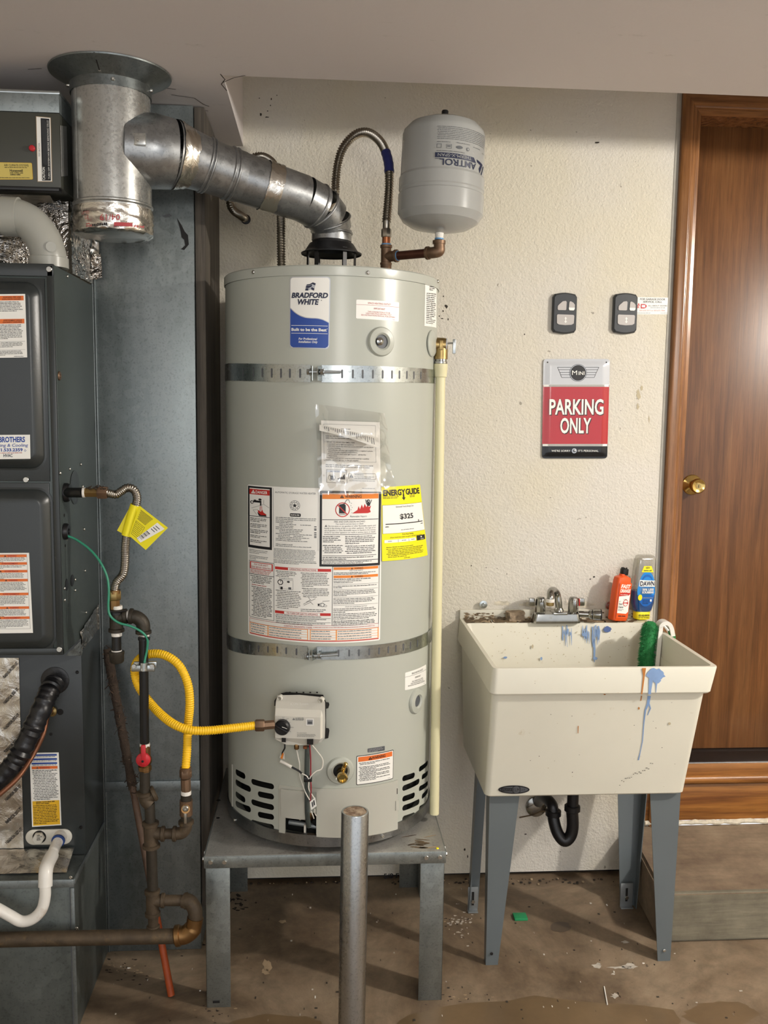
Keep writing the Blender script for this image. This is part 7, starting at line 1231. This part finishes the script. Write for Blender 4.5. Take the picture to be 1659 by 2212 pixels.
s.text('FOR GARAGE DOOR', 160, 28, 18, 'ink', 1, w=246, bold=.02, shear=.15).text('SERVICE, CALL', 160, 54, 18, 'ink', 1, w=186, bold=.02, shear=.15).text('A', 26, 90, 30, 'red', 1, w=28, bold=.03).text('A', 22, 112, 26, 'red', 1, w=24, bold=.03).poly([(46, 68), (84, 68), (102, 78), (106, 92), (98, 106), (80, 114), (46, 114)], 'red', 1).rect(56, 78, 90, 102, 'silver_print', 2).text('ALL ABOUT DOORS', 212, 92, 15, 'ink', 1, w=186, bold=.005).bars(140, 102, 285, 1, 7, 6, 'gray_ink', 1, 1).text('503-620-2313 or 503-672-7006', 160, 140, 13, 'red_ink', 1, w=250).bars(10, 156, 150, 1, 7, 5, 'gray_ink', 1, 1).bars(244, 156, 308, 1, 7, 5, 'gray_ink', 1, 1)
o = s.done('service_card', None); tag(o, 'white printed service card between remote and door', 'card')
# tin sign
PK_ = thing('parking_sign', 'red, white and black embossed tin parking sign on the wall', 'sign', P(1243, 880, y=WY)); cc = [P(u, v, y=WY-.002) for u, v in ((1173.5, 775.5), (1317, 775.5), (1311, 990), (1170, 990))]
def sg(a, b, d): 
    e = min(a, 1-a, b*1.5, (1-b)*1.5); return bil(cc, a, b)+V((0, -.003-d-.006*min(1, max(0, (e-.03)/.06)), 0))
b = MB(); nx, ny = 24, 34; bands = [(0, .262, 'sign_white'), (.262, .855, 'sign_red'), (.855, 1, 'sign_black')]
rc_ = .045
for y0, y1, m in bands:
    k = max(14, int(ny*(y1-y0)*1.6)); vs = []
    for j in range(k+1):
        bb = y0+(y1-y0)*(j/k)**(1.7 if y0 == 0 else 1) if y1 < 1 else 1-(1-y0)*(1-j/k)**1.7
        for i in range(nx+1):
            a = i/nx; e = 0; yy = bb*1.5
            if yy < rc_: e = rc_-math.sqrt(max(0, rc_**2-(rc_-yy)**2))
            if 1.5-yy < rc_: e = rc_-math.sqrt(max(0, rc_**2-(rc_-(1.5-yy))**2))
            vs.append(sg(e+(1-2*e)*a, bb, 0))
    b.add(vs, [(j*(nx+1)+i, j*(nx+1)+i+1, (j+1)*(nx+1)+i+1, (j+1)*(nx+1)+i) for j in range(k) for i in range(nx)], m)
b.quad(sg(.01, .02, -.002), sg(.99, .02, -.002), sg(.99, .98, -.002), sg(.01, .98, -.002), 'zinc', -.0005); pl = b.build('plate', PK_, 60)
s = Sheet(sg, 660, 990, 12, .0003); X = lambda x: x-240; Y = lambda y: y-805
for y0 in (1058, 1650):
    s.rect(4, Y(y0), 656, Y(y0+22), 'white_print', 1)
    for r in range(3):
        for i in range(46): s.pr.add([s.pt(6+i*14.2+(r % 2)*7+dx, Y(y0+1+r*7)+dy, 2) for dx, dy in ((0, 0), (7, 0), (7, 6.6), (0, 6.6))], [(0, 1, 2, 3)], 'ink')
cx, cy = X(580), Y(943)
for k, (y, l) in enumerate(((888, 374), (912, 386), (938, 398), (962, 408), (988, 418))):
    for sx in (-1, 1): xo = (580-l)*sx; s.line(cx+sx*70, Y(y), cx+xo, Y(y), 4, 'ink', 1)
for sx in (-1, 1): 
    ys = [(888, 374), (912, 386), (938, 398), (962, 408), (988, 418)]
    for (ya, la), (yb, lb) in zip(ys, ys[1:]): s.line(cx+sx*(580-la), Y(ya), cx+sx*(580-lb), Y(yb), 4, 'ink', 1)
s.disc(cx, cy, 86, 'ink', 2, 40).disc(cx, cy, 82, 'silver_print', 3, 40).disc(cx, cy, 77, 'ink', 4, 40).text('M', cx-36, cy+20, 44, 'white_print', 5, w=50, bold=0).text('INI', cx+33, cy+20, 35, 'white_print', 5, w=58, bold=.01); s.pr.build('print', pl)
s = Sheet(sg, 660, 990, 12, .0014)
for dx, m, L_ in ((8, 'ink', 1), (0, 'white_print', 3)):
    s.text('PARKING', X(570)+dx, Y(1352)+dx, 148, m, L_, w=540, bold=.022).text('ONLY', X(566)+dx, Y(1538)+dx, 148, m, L_, w=308, bold=.022)
s.text("WE'RE SORRY", X(424), Y(1728), 20, 'white_print', 1, w=190).text("IT'S PERSONAL", X(700), Y(1728), 20, 'white_print', 1, w=206).disc(X(558), Y(1718), 25, 'silver_print', 1, 22).disc(X(558), Y(1718), 16, 'gray_ink', 2, 16).disc(X(566), Y(1712), 7, 'white_print', 3, 10); s.pr.build('lettering', pl)
for a in (.06, .945): b = MB(); b.lathe([(.0022, 0), (.0001, .0006)], 'gap_black', aim(sg(a, .034, .0003), (0, -1, 0)), 12); b.build('nail_hole', pl)
# paper match on the floor
a, c = P(1305, 2131, z=.002), P(1312, 2170, z=.002); b = MB(); b.tube([a, c], .0016, 'paper', 6); o = b.build('wooden_match'); tag(o, 'short pale wooden stick lying on the floor in front of the sink', 'stick')
